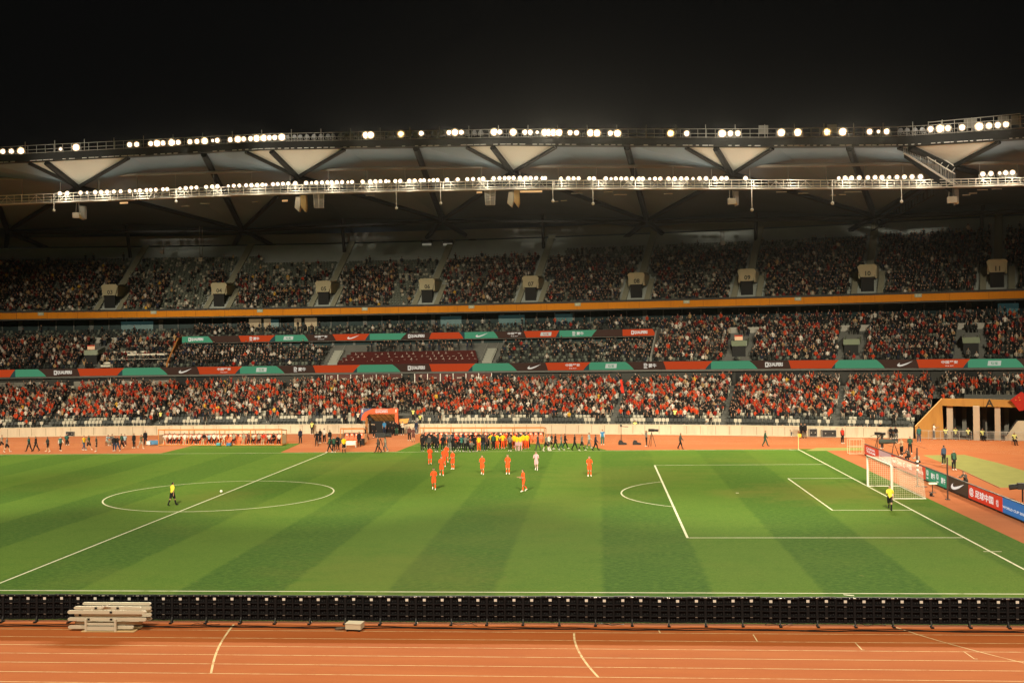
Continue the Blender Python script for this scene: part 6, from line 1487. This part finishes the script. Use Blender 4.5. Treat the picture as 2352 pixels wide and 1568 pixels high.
# the crowd of staff, photographers and substitutes in front of the right dugout
GC = 'people crowding in front of the right dugout'
R_ = random.Random(21)
row = [(970, 1036, 'stand', 'L', C_('black', 'black'), 'person in black at the left end of the crowd before the right dugout'),
 (980, 1031, 'stand', 'L', C_('black', 'dgrey'), 'person in black with grey trousers, second in the crowd before the right dugout'),
 (986, 1036.5, 'stand', 'L', C_('dgrey', 'black'), 'person in dark grey jacket left of the long black coat'),
 (997, 1032, 'stand', 'L', C_('black', 'black'), 'broad person in black behind the long black coat'),
 (1003, 1037, 'stand', 'L', C_('black', 'black'), 'person in a long black coat with pale shoes before the right dugout'),
 (1017, 1035, 'fold', 'L', C_('black', 'black'), 'person in black with folded arms right of the long black coat'),
 (1033, 1037, 'film', 'L', C_('dgrey', 'grey'), 'photographer in dark grey filming behind the farthest orange player'),
 (1042, 1037, 'film', 'L', C_('black', 'black'), 'photographer in black right of the farthest orange player'),
 (1050, 1034, 'fold', 'B', C_('black', 'dgrey', 'red'), 'person in black with red bib in the crowd before the right dugout'),
 (1060, 1036.5, 'film', 'B', C_('black', 'black', 'teal'), 'photographer in teal bib in the crowd before the right dugout'),
 (1069, 1037.5, 'film', 'T', C_('grey', 'black'), 'photographer in light grey top in the crowd before the right dugout'),
 (1075, 1036, 'film', 'L', C_('dgrey', 'black'), 'photographer in dark grey right of the light grey one'),
 (1082, 1037, 'crouch', 'L', C_('grey', 'black'), 'photographer crouching low in the crowd before the right dugout'),
 (1091, 1036.5, 'film', 'L', C_('black', 'black'), 'photographer in black left of the yellow shirted substitute with orange trousers'),
 (1100, 1036.5, 'walk2', 'T', C_('gold', 'orange'), 'substitute in yellow shirt and orange trousers at the left of the yellow group'),
 (1110, 1035, 'stand', 'L', C_('black', 'navy'), 'person in black and white behind the leftmost yellow shirt'),
 (1116, 1034.5, 'stand', 'L', C_('brown', 'black'), 'person in dark red top between the yellow shirts on the left'),
 (1122, 1030, 'stand', 'L', C_('navy', 'black'), 'person in navy half hidden behind the dugout post'),
 (1128.6, 1030.5, 'hips', 'T', C_('gold', 'tan'), 'substitute in yellow shirt and tan trousers behind a green bibbed man'),
 (1133.5, 1032, 'stand', 'B', C_('black', 'black', 'green'), 'man in green bib and black trousers among the yellow shirts'),
 (1141.5, 1031, 'hips', 'T', C_('gold', 'orange'), 'substitute in yellow shirt and orange trousers right of the green bib'),
 (1155, 1031, 'hips', 'T', C_('gold', 'orange'), 'tall substitute in yellow shirt and orange trousers near the dugout middle'),
 (1161, 1027, 'stand', 'L', C_('orange', 'orange'), 'person in full orange with an orange cap behind a tall yellow shirt'),
 (1171.5, 1035.5, 'film', 'T', C_('grey', 'black'), 'photographer in grey and black between two groups of yellow shirts'),
 (1181, 1032, 'stand', 'T', C_('gold', 'orange'), 'substitute in yellow shirt at the left of the close huddle'),
 (1187.5, 1035, 'stand', 'S', C_('gold', 'pink', socks='pink'), 'substitute in yellow bib over a pink kit, left one of two'),
 (1195.5, 1035, 'stand', 'S', C_('gold', 'pink', socks='pink'), 'substitute in yellow bib over a pink kit, right one of two'),
 (1202.5, 1031, 'stand', 'L', C_('gold', 'orange'), 'substitute in yellow with long sleeves right of the pink kits'),
 (1211, 1031, 'stand', 'T', C_('gold', 'orange'), 'substitute in yellow shirt and orange trousers at the right end of the huddle')]
for px, py, pose, out, cols, lab in row: PP(px, py, pose, out, cols, R_.choice((180, 160, 200, 0, 20, -25)) if 'gold' not in cols['shirt'] else R_.choice((180, 170, 195)), lab, GC)
for i in range(22):                                     # second rank, mostly heads and shoulders
    px = 972+i*11.6+R_.uniform(-3, 3); top = R_.choice(('black', 'dgrey', 'black', 'navy', 'orange', 'grey')) if i < 13 else R_.choice(('orange', 'black', 'dgrey'))
    PP(px, 1028+R_.uniform(-2, 1), R_.choice(('stand', 'fold', 'hips')), 'L', C_(top, 'black'), R_.choice((0, 180, 30, -40)), f'person in {dict(black="black", dgrey="dark grey", navy="navy", orange="orange", grey="grey")[top]} in the rear rank at the right dugout, {ordinal(i+1)} along', GC)
# seated substitutes in the left dugout
GD = 'substitutes sitting in the left dugout'
def in_dug(d, x): c, s = math.cos(d.rotation_euler.z), math.sin(d.rotation_euler.z); return (d.location.x+c*x-s*.62, d.location.y+s*x+c*.62, .13)
tops = ['white', 'white', 'white', 'cream', 'white', 'white', 'white', 'white', 'black', 'lblue', 'white', 'white', 'cream', None, 'khaki', None, 'khaki', 'brown', 'cream', 'khaki', 'red', 'white', 'black', 'white', 'white']
for i, x in enumerate(DUG['l']):
    tp = tops[i % len(tops)]
    if tp is None: continue
    nm = dict(white='white', cream='cream', black='black', lblue='pale blue', khaki='khaki', red='red', brown='brown')[tp]
    person(in_dug(d1, x), 'sit' if i % 3 else 'sitlean', 'T', C_(tp, 'black' if i % 4 else 'tan', shoes='white'), R_.uniform(-15, 15), f'substitute in a {nm} top in the left dugout, {ordinal(i+1)} seat along', GD)
# stewards and helpers standing on the front rows of the lower tier
for px, k, pose, out, cols, lab in ((366, 1, 'stand', 'V', C_('black', 'black', 'vest'), 'steward in a striped vest standing in the front rows above the left dugout'),
    (792, 0, 'stand', 'L', C_('black', 'black'), 'person in black standing in the front row behind the small dugout, left of two'),
    (824, 0, 'stand', 'V', C_('black', 'black', 'cream'), 'person in black and white in the front row behind the small dugout, right of two'),
    (947, 1, 'stand', 'V', C_('black', 'black', 'vest'), 'steward in vest standing on the steps just right of the tunnel'),
    (967, 0, 'sit', 'V', C_('black', 'black', 'vest'), 'steward in vest sitting in the front row above the right dugout'),
    (1549, 1, 'fold', 'V', C_('black', 'black', 'vest'), 'steward in vest with folded arms among the front seats beyond the bags'),
    (612, 1, 'stand', 'L', C_('black', 'black'), 'person in black standing in the front rows above the right end of the left dugout')):
    t = tpx(px, .9, 1.8); person(tuple(at(t, .6+.85*k, 1.25+.33*k)), pose, out, cols, math.degrees(slope_at(t)), lab, 'stewards on the front rows')
# ================================================================== SPECTATORS AND SEATS
def lp(rings, n=6, tagc=0, cap=True):
    V, F, Tg = [], [], []
    for (c, rx, ry) in rings:
        for i in range(n): a = 2*math.pi*(i+.5)/n; V.append((c[0]+rx*math.cos(a), c[1]+ry*math.sin(a), c[2]))
    for k in range(len(rings)-1):
        for i in range(n): F.append((k*n+i, k*n+(i+1) % n, (k+1)*n+(i+1) % n, (k+1)*n+i)); Tg.append(tagc if np.isscalar(tagc) else tagc[k])
    return V, F, Tg
def limb(p, q, r0, r1, t0, n=4):
    b = MB(); b.tube(p, q, r0, n, r1); return b.v, [f for f in b.f if len(f) == 4][:n], [t0]*n
def low_figure(pose):
    V, F, Tg = [], [], []
    def add(x):
        o = len(V); V.extend(x[0]); F.extend([tuple(i+o for i in f) for f in x[1]]); Tg.extend(x[2])
    sit = pose in ('sit', 'sitclap'); z = .47 if sit else .92; ln = -.04
    add(lp([((0, 0, z-.06), .15, .11), ((0, .0, z+.12), .155, .115), ((0, ln*.5, z+.36), .20, .125), ((0, ln, z+.50), .17, .10), ((0, ln, z+.56), .065, .06), ((0, ln, z+.61), .055, .055)], 6, [1, 1, 1, 1, 0]))
    add(lp([((0, ln-.01, z+.60), .06, .065), ((0, ln-.015, z+.67), .082, .09), ((0, ln-.01, z+.75), .088, .098), ((0, ln, z+.82), .07, .08), ((0, ln, z+.855), .02, .02)], 6, [0, 0, 3, 3]))
    S = .21
    for s in (-1, 1):
        sh = np.array([s*S, ln, z+.47])
        if pose == 'raise': el = sh+np.array([s*.08, -.05, .26]); ha = el+np.array([-s*.02, -.03, .27])
        elif pose in ('clap', 'sitclap'): el = sh+np.array([s*.06, -.10, -.25]); ha = np.array([s*.03, -.32, z+.36])
        elif pose == 'phone': el = sh+np.array([s*.06, -.18, -.14]); ha = np.array([s*.06, -.30, z+.58])
        else: el = sh+np.array([s*.07, -.02, -.27]); ha = el+np.array([-s*.10, -.2 if sit else -.06, -.1 if sit else -.24])
        add(limb(sh, el, .06, .048, 1)); add(limb(el, ha, .046, .038, 0 if rnd.random() < .5 else 1))
        h = np.array([s*.09, 0, z-.02])
        if sit: kn = h+np.array([s*.03, -.40, .03]); ft = kn+np.array([0, -.03, -.46])
        else: kn = h+np.array([s*.02, -.02, -.44]); ft = kn+np.array([0, .02, -.46])
        add(limb(h, kn, .095, .07, 2)); add(limb(kn, ft, .065, .05, 2))
    Q = np.array([f if len(f) == 4 else (*f, f[-1]) for f in F]); return np.array(V, np.float32), Q, np.array(Tg)
FIG = {p: low_figure(p) for p in ('sit', 'sitclap', 'stand', 'clap', 'raise', 'phone')}
PAL = {'orange': (.46, .050, .013), 'red': (.30, .022, .013), 'white': (.56, .52, .46), 'cream': (.38, .32, .24), 'black': (.012, .012, .012), 'char': (.028, .029, .027), 'grey': (.15, .145, .13), 'navy': (.018, .024, .042), 'maroon': (.13, .019, .015), 'tan': (.40, .26, .12), 'green': (.04, .075, .045), 'gold': (.62, .36, .04), 'pink': (.55, .30, .25), 'teal': (.05, .16, .15)}
def pick(w): ks = list(w); p = np.array([w[k] for k in ks], float); return ks[rng.choice(len(ks), p=p/p.sum())]
W_LOW = dict(orange=26, red=6, white=11, cream=5, black=31, char=14, grey=4, navy=3, maroon=4, tan=2, gold=.8, pink=1)
W_MIDL = dict(orange=.8, red=2, maroon=17, white=7, cream=4, black=36, char=23, grey=6, navy=6, tan=2)
W_MIDR = dict(orange=3.5, red=4, maroon=15, white=7, cream=3, black=38, char=21, grey=6, navy=7, tan=2)
W_CEN = dict(black=46, char=26, navy=9, white=9, grey=7, red=.6, orange=.6)
W_UPL = dict(maroon=13, red=.3, orange=.1, tan=6, white=6, cream=5, black=40, char=24, grey=6, navy=7, gold=1)
W_UPR = dict(maroon=6, red=.4, white=3.5, cream=1.5, black=44, char=28, grey=5, navy=15, tan=1)
def seatpos(T, k): return T['d0']+T['sd']*k, T['z0']+T['sz']*k
def along_row(d, z, pitch):
    t = TL+1; out = []
    while t < TR-1:
        out.append(t); p0, p1 = at(t, d, z), at(t+.5, d, z); t += pitch/max(.4, np.linalg.norm(p1-p0)*2)
    return out
LA = [tpx(px, 8, 4) for px in (-60, 152, 398, 642, 1428, 1678, 1932, 2150)]     # stairways of the lower tier
MA = sorted([t+s for t in MPT for s in (-1.2, 1.2)]+[tpx(px, 20, 11) for px in (-60,)])
TUN = ((TA+TB)/2-3., (TA+TB)/2+4.2)
def blob(x, y, s=0): return math.sin(x*.21+s)+math.sin(x*.083+1.7*s+2)+math.sin(y*.9+x*.11+s)
seats, folk = [], []        # seats: (t, d, z, colour); folk: (t, d, z, pose, shirt, tier)
def near_any(t, L, w_): return any(abs(t-a) < w_ for a in L)
for k in range(LOW['n']):
    d, z = seatpos(LOW, k)
    for t in along_row(d, z, .52):
        px = None
        if near_any(t, LA, .46): continue
        if TUN[0] < t < TUN[1] and k < 4: continue
        if t > TG0-.6:
            if k < kg: 
                if t < TG0-.6+ (k*.62): pass
                else: continue
            if k == kg: continue
        elif t > TG0-7+k*.55 and k < kg and t > TG0-.9+(k-8)*.0: pass
        seats.append((t, d, z, 'L', k))
        occ = (.04, .26, .80)[k] if k < 3 else (.93 if k == 3 else .97)
        if k >= 12 and blob(t, k, 4) < -1.2: occ *= .6
        if rng.random() < occ:
            pose = ('stand', 'clap', 'raise', 'phone', 'sit', 'sitclap')[rng.choice(6, p=(.33, .22, .09, .10, .14, .12))]
            w_ = dict(W_LOW); f = 1+.75*math.sin(t*.33+k*.8)+.5*math.sin(t*.11+2*k); w_['orange'] *= max(.12, f); w_['white'] *= max(.3, 1+.5*math.sin(t*.27-k*.5+1))
            folk.append((t, d, z, pose, pick(w_), 'L', k))
for k in range(MID['n']):
    d, z = seatpos(MID, k)
    for t in along_row(d, z, .52):
        cen = TC0-.6 < t < TC1+.6
        if near_any(t, MPT, 1.15) and 1 <= k <= 8: continue
        if near_any(t, MA, .5): continue
        if TV0-2.6 < t < TV1+2.8: 
            if k > 4 and k < 7 and TV0+1.5 < t < TV1-1.5 and rng.random() < .45: folk.append((t, d-1.2, z-.3, 'stand', pick(W_CEN), 'M', k))
            continue
        if cen and k > 6: continue
        if t < TC0-1. and 240 < proj(at(t, d, z))[0] < 400 and k in (1, 3, 5): continue
        seats.append((t, d, z, 'M', k))
        occ = .93
        if cen: occ = .66+.16*blob(t, k, 1)
        elif 240 < proj(at(t, d, z))[0] < 400: occ = .75
        if k == 0: occ *= .75
        if rng.random() < occ: folk.append((t, d, z, ('stand', 'clap', 'sit', 'sitclap', 'raise')[rng.choice(5, p=(.2, .1, .45, .22, .03) if not cen else (.15, .03, .7, .12, 0))], pick(W_CEN if cen else (W_MIDL if t < 10 else W_MIDR)), 'M', k))
for k in range(4):                                       # balcony of the box tier
    d, z = 26.5+.95*k, 13.6+.38*k
    for t in along_row(d, z, .6):
        right = t > TC1
        seats.append((t, d, z, 'B', k))
        occ = .80 if right else (.06 if t < TC0 else .33+.13*blob(t, k, 2))
        if rng.random() < occ: folk.append((t, d, z, ('stand', 'sit', 'clap')[rng.choice(3, p=(.45, .45, .1))], pick(W_CEN if not right else W_MIDR), 'B', k))
for k in range(22):
    d, z = seatpos(UPP, k)
    for t in along_row(d, z, .52):
        if near_any(t, PT, 1.35) and k < 10: continue
        if any(abs(t-a) < w_+.12 and k0 <= k < k1 for a, w_, k0, k1 in UA): continue
        px = proj(at(t, d, z))[0]
        lim = 16+2.5*math.sin(px*.006+1)+(3.5 if px > 1450 else 0)+(1.5 if px < 260 else 0)
        if k > 18.5 and px < 1300 and px > 600: continue
        seats.append((t, d, z, 'U', k))
        occ = .90
        if k > lim: occ = .10
        for a, b_, k0, k1, o_ in ((380, 480, 1, 20, .18), (905, 985, 0, 20, .22), (745, 800, 3, 20, .45), (300, 370, 9, 20, .5), (605, 720, 8, 14, .45), (995, 1060, 9, 20, .55), (1440, 1500, 6, 20, .7)):
            if a+1.6*(k-8) < px < b_+1.6*(k-8) and k0 <= k <= k1: occ = min(occ, o_)
        if k < 2 and px < 1250: occ = min(occ, .62)
        occ *= .9+.1*blob(t, k, 3)*.5
        if rng.random() < occ: folk.append((t, d, z, ('sit', 'sitclap', 'stand', 'phone')[rng.choice(4, p=(.6, .2, .15, .05))], pick(W_UPL if px < 1250 else W_UPR), 'U', k))

# ---- seats: the front rows one by one, the rest as one mass
def seat_geo():
    b = MB(); b.prism([(-.21, -.20, .40), (.21, -.20, .40), (.21, -.20, .44), (-.21, -.20, .44)], (0, .40, 0)); b.prism([(-.22, .19, .42), (.22, .19, .42), (.20, .27, .84), (-.20, .27, .84)], (0, .035, 0)); b.box((0, .12, .2), (.1, .1, .4)); return b
def folded_geo():
    b = MB(); b.prism([(-.21, .08, .42), (.21, .08, .42), (.21, .13, .78), (-.21, .13, .78)], (0, .05, 0)); b.prism([(-.22, .19, .42), (.22, .19, .42), (.20, .27, .84), (-.20, .27, .84)], (0, .035, 0)); b.box((0, .15, .2), (.1, .1, .4)); return b
M_sw = mat('seat_pale', (.42, .39, .31), .55, .3, var=.06); M_sk = mat('seat_dark', (.030, .034, .032), .55, .3, var=.1)
SEATC = {'pale': (.38, .36, .29), 'dark': (.035, .04, .037), 'green': (.12, .135, .11)}
single = [s for s in seats if s[3] == 'L' and s[4] == 0 and -30 < proj(at(s[0], s[1], s[2]))[0] < 2180]
single += [s for s in seats if s[3] == 'L' and s[4] == 1 and 300 < proj(at(s[0], s[1], s[2]))[0] < 2100]
single = single[:300]; sid = set(id(s) for s in single)
me_c = {}
for nm, gfun in (('open', seat_geo), ('folded', folded_geo)):
    for cn, m in (('pale', M_sw), ('dark', M_sk)):
        g = gfun(); o = g.build('stadium_chair', m); me_c[nm, cn] = o.data; bpy.data.objects.remove(o)
def zone(px):
    for lim, nm in ((160, 'at the left end'), (360, 'left of the left dugout'), (640, 'above the left dugout'), (830, 'left of the tunnel'), (960, 'beside the tunnel'), (1260, 'above the right dugout'), (1440, 'right of the right dugout'), (1640, 'above the lone bags'), (1860, 'above the white trestle'), (2400, 'above the flight cases')):
        if px < lim: return nm
for s in single:
    t, d, z, _, k = s; px = proj(at(t, d, z))[0]; cn = 'dark' if (math.sin(t*1.9)+math.sin(t*.77+k*2)+rng.normal()*.9) > -.25 else 'pale'; fo = 'open' if cn == 'dark' else 'folded'
    o = bpy.data.objects.new('stadium_chair', me_c[fo, cn]); COL.objects.link(o); o.location = tuple(at(t, d, z)); o.rotation_euler.z = slope_at(t)
    tag(o, f'{"pale cream" if cn == "pale" else "dark"} plastic seat in the {"front" if k == 0 else "second"} row {zone(px)}', 'seat', f'{cn} seats in the {ordinal(k+1)} row {zone(px)}')
def mass(name, items, V, Q, cols, m, ang, scl):
    """many copies of one low figure joined into a single mesh with a colour per face"""
    n = len(items); 
    return n
def rotz(V, a):
    c, s = np.cos(a)[:, None], np.sin(a)[:, None]; return np.stack([V[None, :, 0]*c-V[None, :, 1]*s, V[None, :, 0]*s+V[None, :, 1]*c, np.repeat(V[None, :, 2], len(a), 0)], -1)
def join_mass(name, chunks, m, label):
    Vs, Fs, Cs, o = [], [], [], 0
    for V, Q, C in chunks: Vs.append(V); Fs.append(Q+o); Cs.append(C); o += len(V)
    V = np.concatenate(Vs).astype(np.float32); Q = np.concatenate(Fs).astype(np.int32); Cc = np.concatenate(Cs).astype(np.float32)
    me = bpy.data.meshes.new(name); me.vertices.add(len(V)); me.vertices.foreach_set('co', V.ravel()); me.loops.add(Q.size); me.loops.foreach_set('vertex_index', Q.ravel())
    me.polygons.add(len(Q)); me.polygons.foreach_set('loop_start', np.arange(0, Q.size, 4, dtype=np.int32))
    at_ = me.attributes.new('tint', 'FLOAT_COLOR', 'FACE'); at_.data.foreach_set('color', np.concatenate([Cc, np.ones((len(Cc), 1), np.float32)], 1).ravel())
    me.materials.append(m); me.update(calc_edges=True); ob = bpy.data.objects.new(name, me); COL.objects.link(ob); tag(ob, label, None, None, 'stuff'); return ob
def tint_mat(name, rough=.8):
    m = bpy.data.materials.new(name); m.use_nodes = True; nt = m.node_tree; a = nt.nodes.new('ShaderNodeAttribute'); a.attribute_name = 'tint'; b = nt.nodes['Principled BSDF']; b.inputs['Roughness'].default_value = rough; b.inputs['Specular IOR Level'].default_value = .2
    nt.links.new(a.outputs['Color'], b.inputs['Base Color']); return m
M_tint = tint_mat('mixed_cloth'); M_tint_s = tint_mat('mixed_plastic', .55)
rest = [s for s in seats if id(s) not in sid]
ch = []
for gf, cond in ((seat_geo, lambda r: r < .5), (folded_geo, lambda r: r >= .5)):
    g = gf(); V = np.array(g.v, np.float32); Q = np.array([f for f in g.f if len(f) == 4]); its = [s for s in rest if cond((s[0]*7.31+s[1]*3.1) % 1)]
    pos = np.array([at(t, d, z) for t, d, z, *_ in its]); ang = np.array([slope_at(s[0]) for s in its])
    VV = rotz(V, ang)+pos[:, None, :]; QQ = (Q[None]+(np.arange(len(its))*len(V))[:, None, None]).reshape(-1, 4)
    cc = []
    for s in its:
        if s[3] == 'L': c = SEATC['dark'] if math.sin(s[0]*1.9)+math.sin(s[0]*.77+s[4]*2)+rng.normal()*.9 > -.2 else SEATC['pale']
        elif s[3] == 'U': c = SEATC['green'] if rng.random() < .8 else SEATC['pale']
        else: c = SEATC['dark'] if rng.random() < .55 else SEATC['green']
        cc.append(c)
    ch.append((VV.reshape(-1, 3), QQ, np.repeat(np.array(cc), len(Q), 0)))
join_mass('stand_seating', ch, M_tint_s, 'rows of pale, green grey and dark plastic seats filling the tiers behind the front rows')

# ---- spectators: those in the front rows one by one, the rest as one mass
front = []
for f in folk:
    if f[5] == 'L' and f[6] <= 3:
        px = proj(at(f[0], f[1], f[2]+1.2))[0]
        if -5 < px < 2360: front.append((f, px))
front.sort(key=lambda q: (q[0][6], q[1])); front = front[:178]; fid = set(id(f) for f, _ in front)
front.sort(key=lambda q: q[1])
SP = {}
def spectator_mesh(pose):
    if pose in SP: return SP[pose]
    V, F, J, E, C, lab = geo({'sitclap': 'sit', 'phone': 'film'}.get(pose, pose)); mi = np.zeros(len(F), int)
    mi[[x in ('torso', 'belly', 'upper') for x in lab]] = 1; mi[[x in ('pelvis', 'thigh', 'shin', 'foot') for x in lab]] = 2
    hh = C[:, 2]-J['skull'][2]; mi[(np.array([x == 'head' for x in lab])) & ((hh > .03) | ((hh > -.06) & (C[:, 1] > J['skull'][1])))] = 3
    fb = face_bits(V, F, J, None); n = len(V); W = V*np.array([1.06, 1.1, 1.0]) if False else V
    me = to_mesh('person', np.vstack([W, np.array(fb.v)]), F+[tuple(i+n for i in f) for f in fb.f], [SKIN[0], CLOTH['black'], CLOTH['black'], HAIR]); me.polygons.foreach_set('material_index', list(mi)+[0 if q == 0 else 3 for q in fb.mi]); SP[pose] = me; return me
SHIRT = {k: flatmat('shirt_'+k, c) for k, c in PAL.items()}
WORD = dict(orange='bright orange red', red='deep red', white='white', cream='cream', black='black', char='charcoal', grey='grey', navy='navy blue', maroon='maroon', tan='tan', green='dark green', gold='golden yellow', pink='pinkish', teal='teal')
PW = dict(stand='standing', clap='clapping', **{'raise': 'arms raised'}, phone='filming', sit='sitting', sitclap='sitting')
seen = {}
for f, px in front:
    t, d, z, pose, sh, _, k = f; o = bpy.data.objects.new('person', spectator_mesh(pose)); COL.objects.link(o)
    zz = z+(0 if pose not in ('sit', 'sitclap') else .0)
    o.location = tuple(at(t, d+(.12 if pose in ('sit', 'sitclap') else -.05), zz)); o.rotation_euler.z = slope_at(t)+rng.normal()*.15; s_ = 1.0+rng.normal()*.04; o.scale = (s_, s_, s_)
    lo_ = ('black', 'char', 'navy', 'cream', 'grey')[rng.choice(5, p=(.4, .2, .2, .1, .1))]
    for i, m in ((0, SKIN[int(rng.integers(2))]), (1, SHIRT[sh]), (2, SHIRT[lo_]), (3, HAIR)): o.material_slots[i].link = 'OBJECT'; o.material_slots[i].material = m
    base = f'{WORD[sh]} topped spectator {PW[pose]}, {ordinal(k+1)} row {zone(px)}'; seen[base] = seen.get(base, 0)+1
    tag(o, base+('' if seen[base] == 1 else f', {ordinal(seen[base])} such'), 'person', 'spectators at the front of the lower stand')
ch = []; others = [f for f in folk if id(f) not in fid]
for pose, (V, Q, Tg) in FIG.items():
    its = [f for f in others if f[3] == pose]
    if not its: continue
    n = len(its); pos = np.array([at(f[0]+rng.normal()*.05, f[1]+(.12 if 'sit' in pose else -.05), f[2]) for f in its]); ang = np.array([slope_at(f[0]) for f in its])+rng.normal(size=n)*.3
    sc = 1+rng.normal(size=n)*.05; wd = .9+rng.normal(size=n)*.07; VV = rotz(V, ang)*np.stack([sc*wd, sc*wd, sc], -1)[:, None, :]
    VV = VV+pos[:, None, :]; QQ = (Q[None]+(np.arange(n)*len(V))[:, None, None]).reshape(-1, 4)
    skin = np.array([(.38, .225, .155), (.33, .19, .125), (.27, .155, .10)])[rng.integers(3, size=n)]; shc = np.array([PAL[f[4]] for f in its])*(1+rng.normal(size=(n, 1))*.12).clip(.6, 1.4)
    lowc = np.array([PAL[('black', 'char', 'navy', 'grey', 'cream')[i]] for i in rng.choice(5, p=(.45, .25, .15, .08, .07), size=n)]); cap = rng.random(n); hair = np.where(cap[:, None] < .06, np.array([PAL['white']]), np.where(cap[:, None] < .13, np.array([PAL['red']]), np.array([[.013, .011, .01]])))
    allc = np.stack([skin, shc, lowc, hair], 1); ch.append((VV.reshape(-1, 3), QQ, allc[:, Tg].reshape(-1, 3)))
join_mass('crowd', ch, M_tint, 'thousands of spectators in red, white and dark clothes filling all three tiers')
print('seats', len(seats), 'folk', len(folk), 'front', len(front), 'individual seats', len(single), 'persons', n_person)
# ================================================================== NIGHT HAZE under the floodlights
hz = MB(); hz.box((15, 12, 22.), (330, 250, 48)); m = bpy.data.materials.new('haze'); m.use_nodes = True; nt = m.node_tree; nt.nodes.clear()
ou = nt.nodes.new('ShaderNodeOutputMaterial'); pv = nt.nodes.new('ShaderNodeVolumePrincipled'); pv.inputs['Color'].default_value = (.9, .9, .88, 1); pv.inputs['Density'].default_value = .000011; pv.inputs['Anisotropy'].default_value = .86
nt.links.new(pv.outputs[0], ou.inputs['Volume']); o = hz.build('haze', m); tag(o, 'thin night haze hanging in the floodlit air of the stadium', None, None, 'stuff')
scene.cycles.volume_bounces = 0
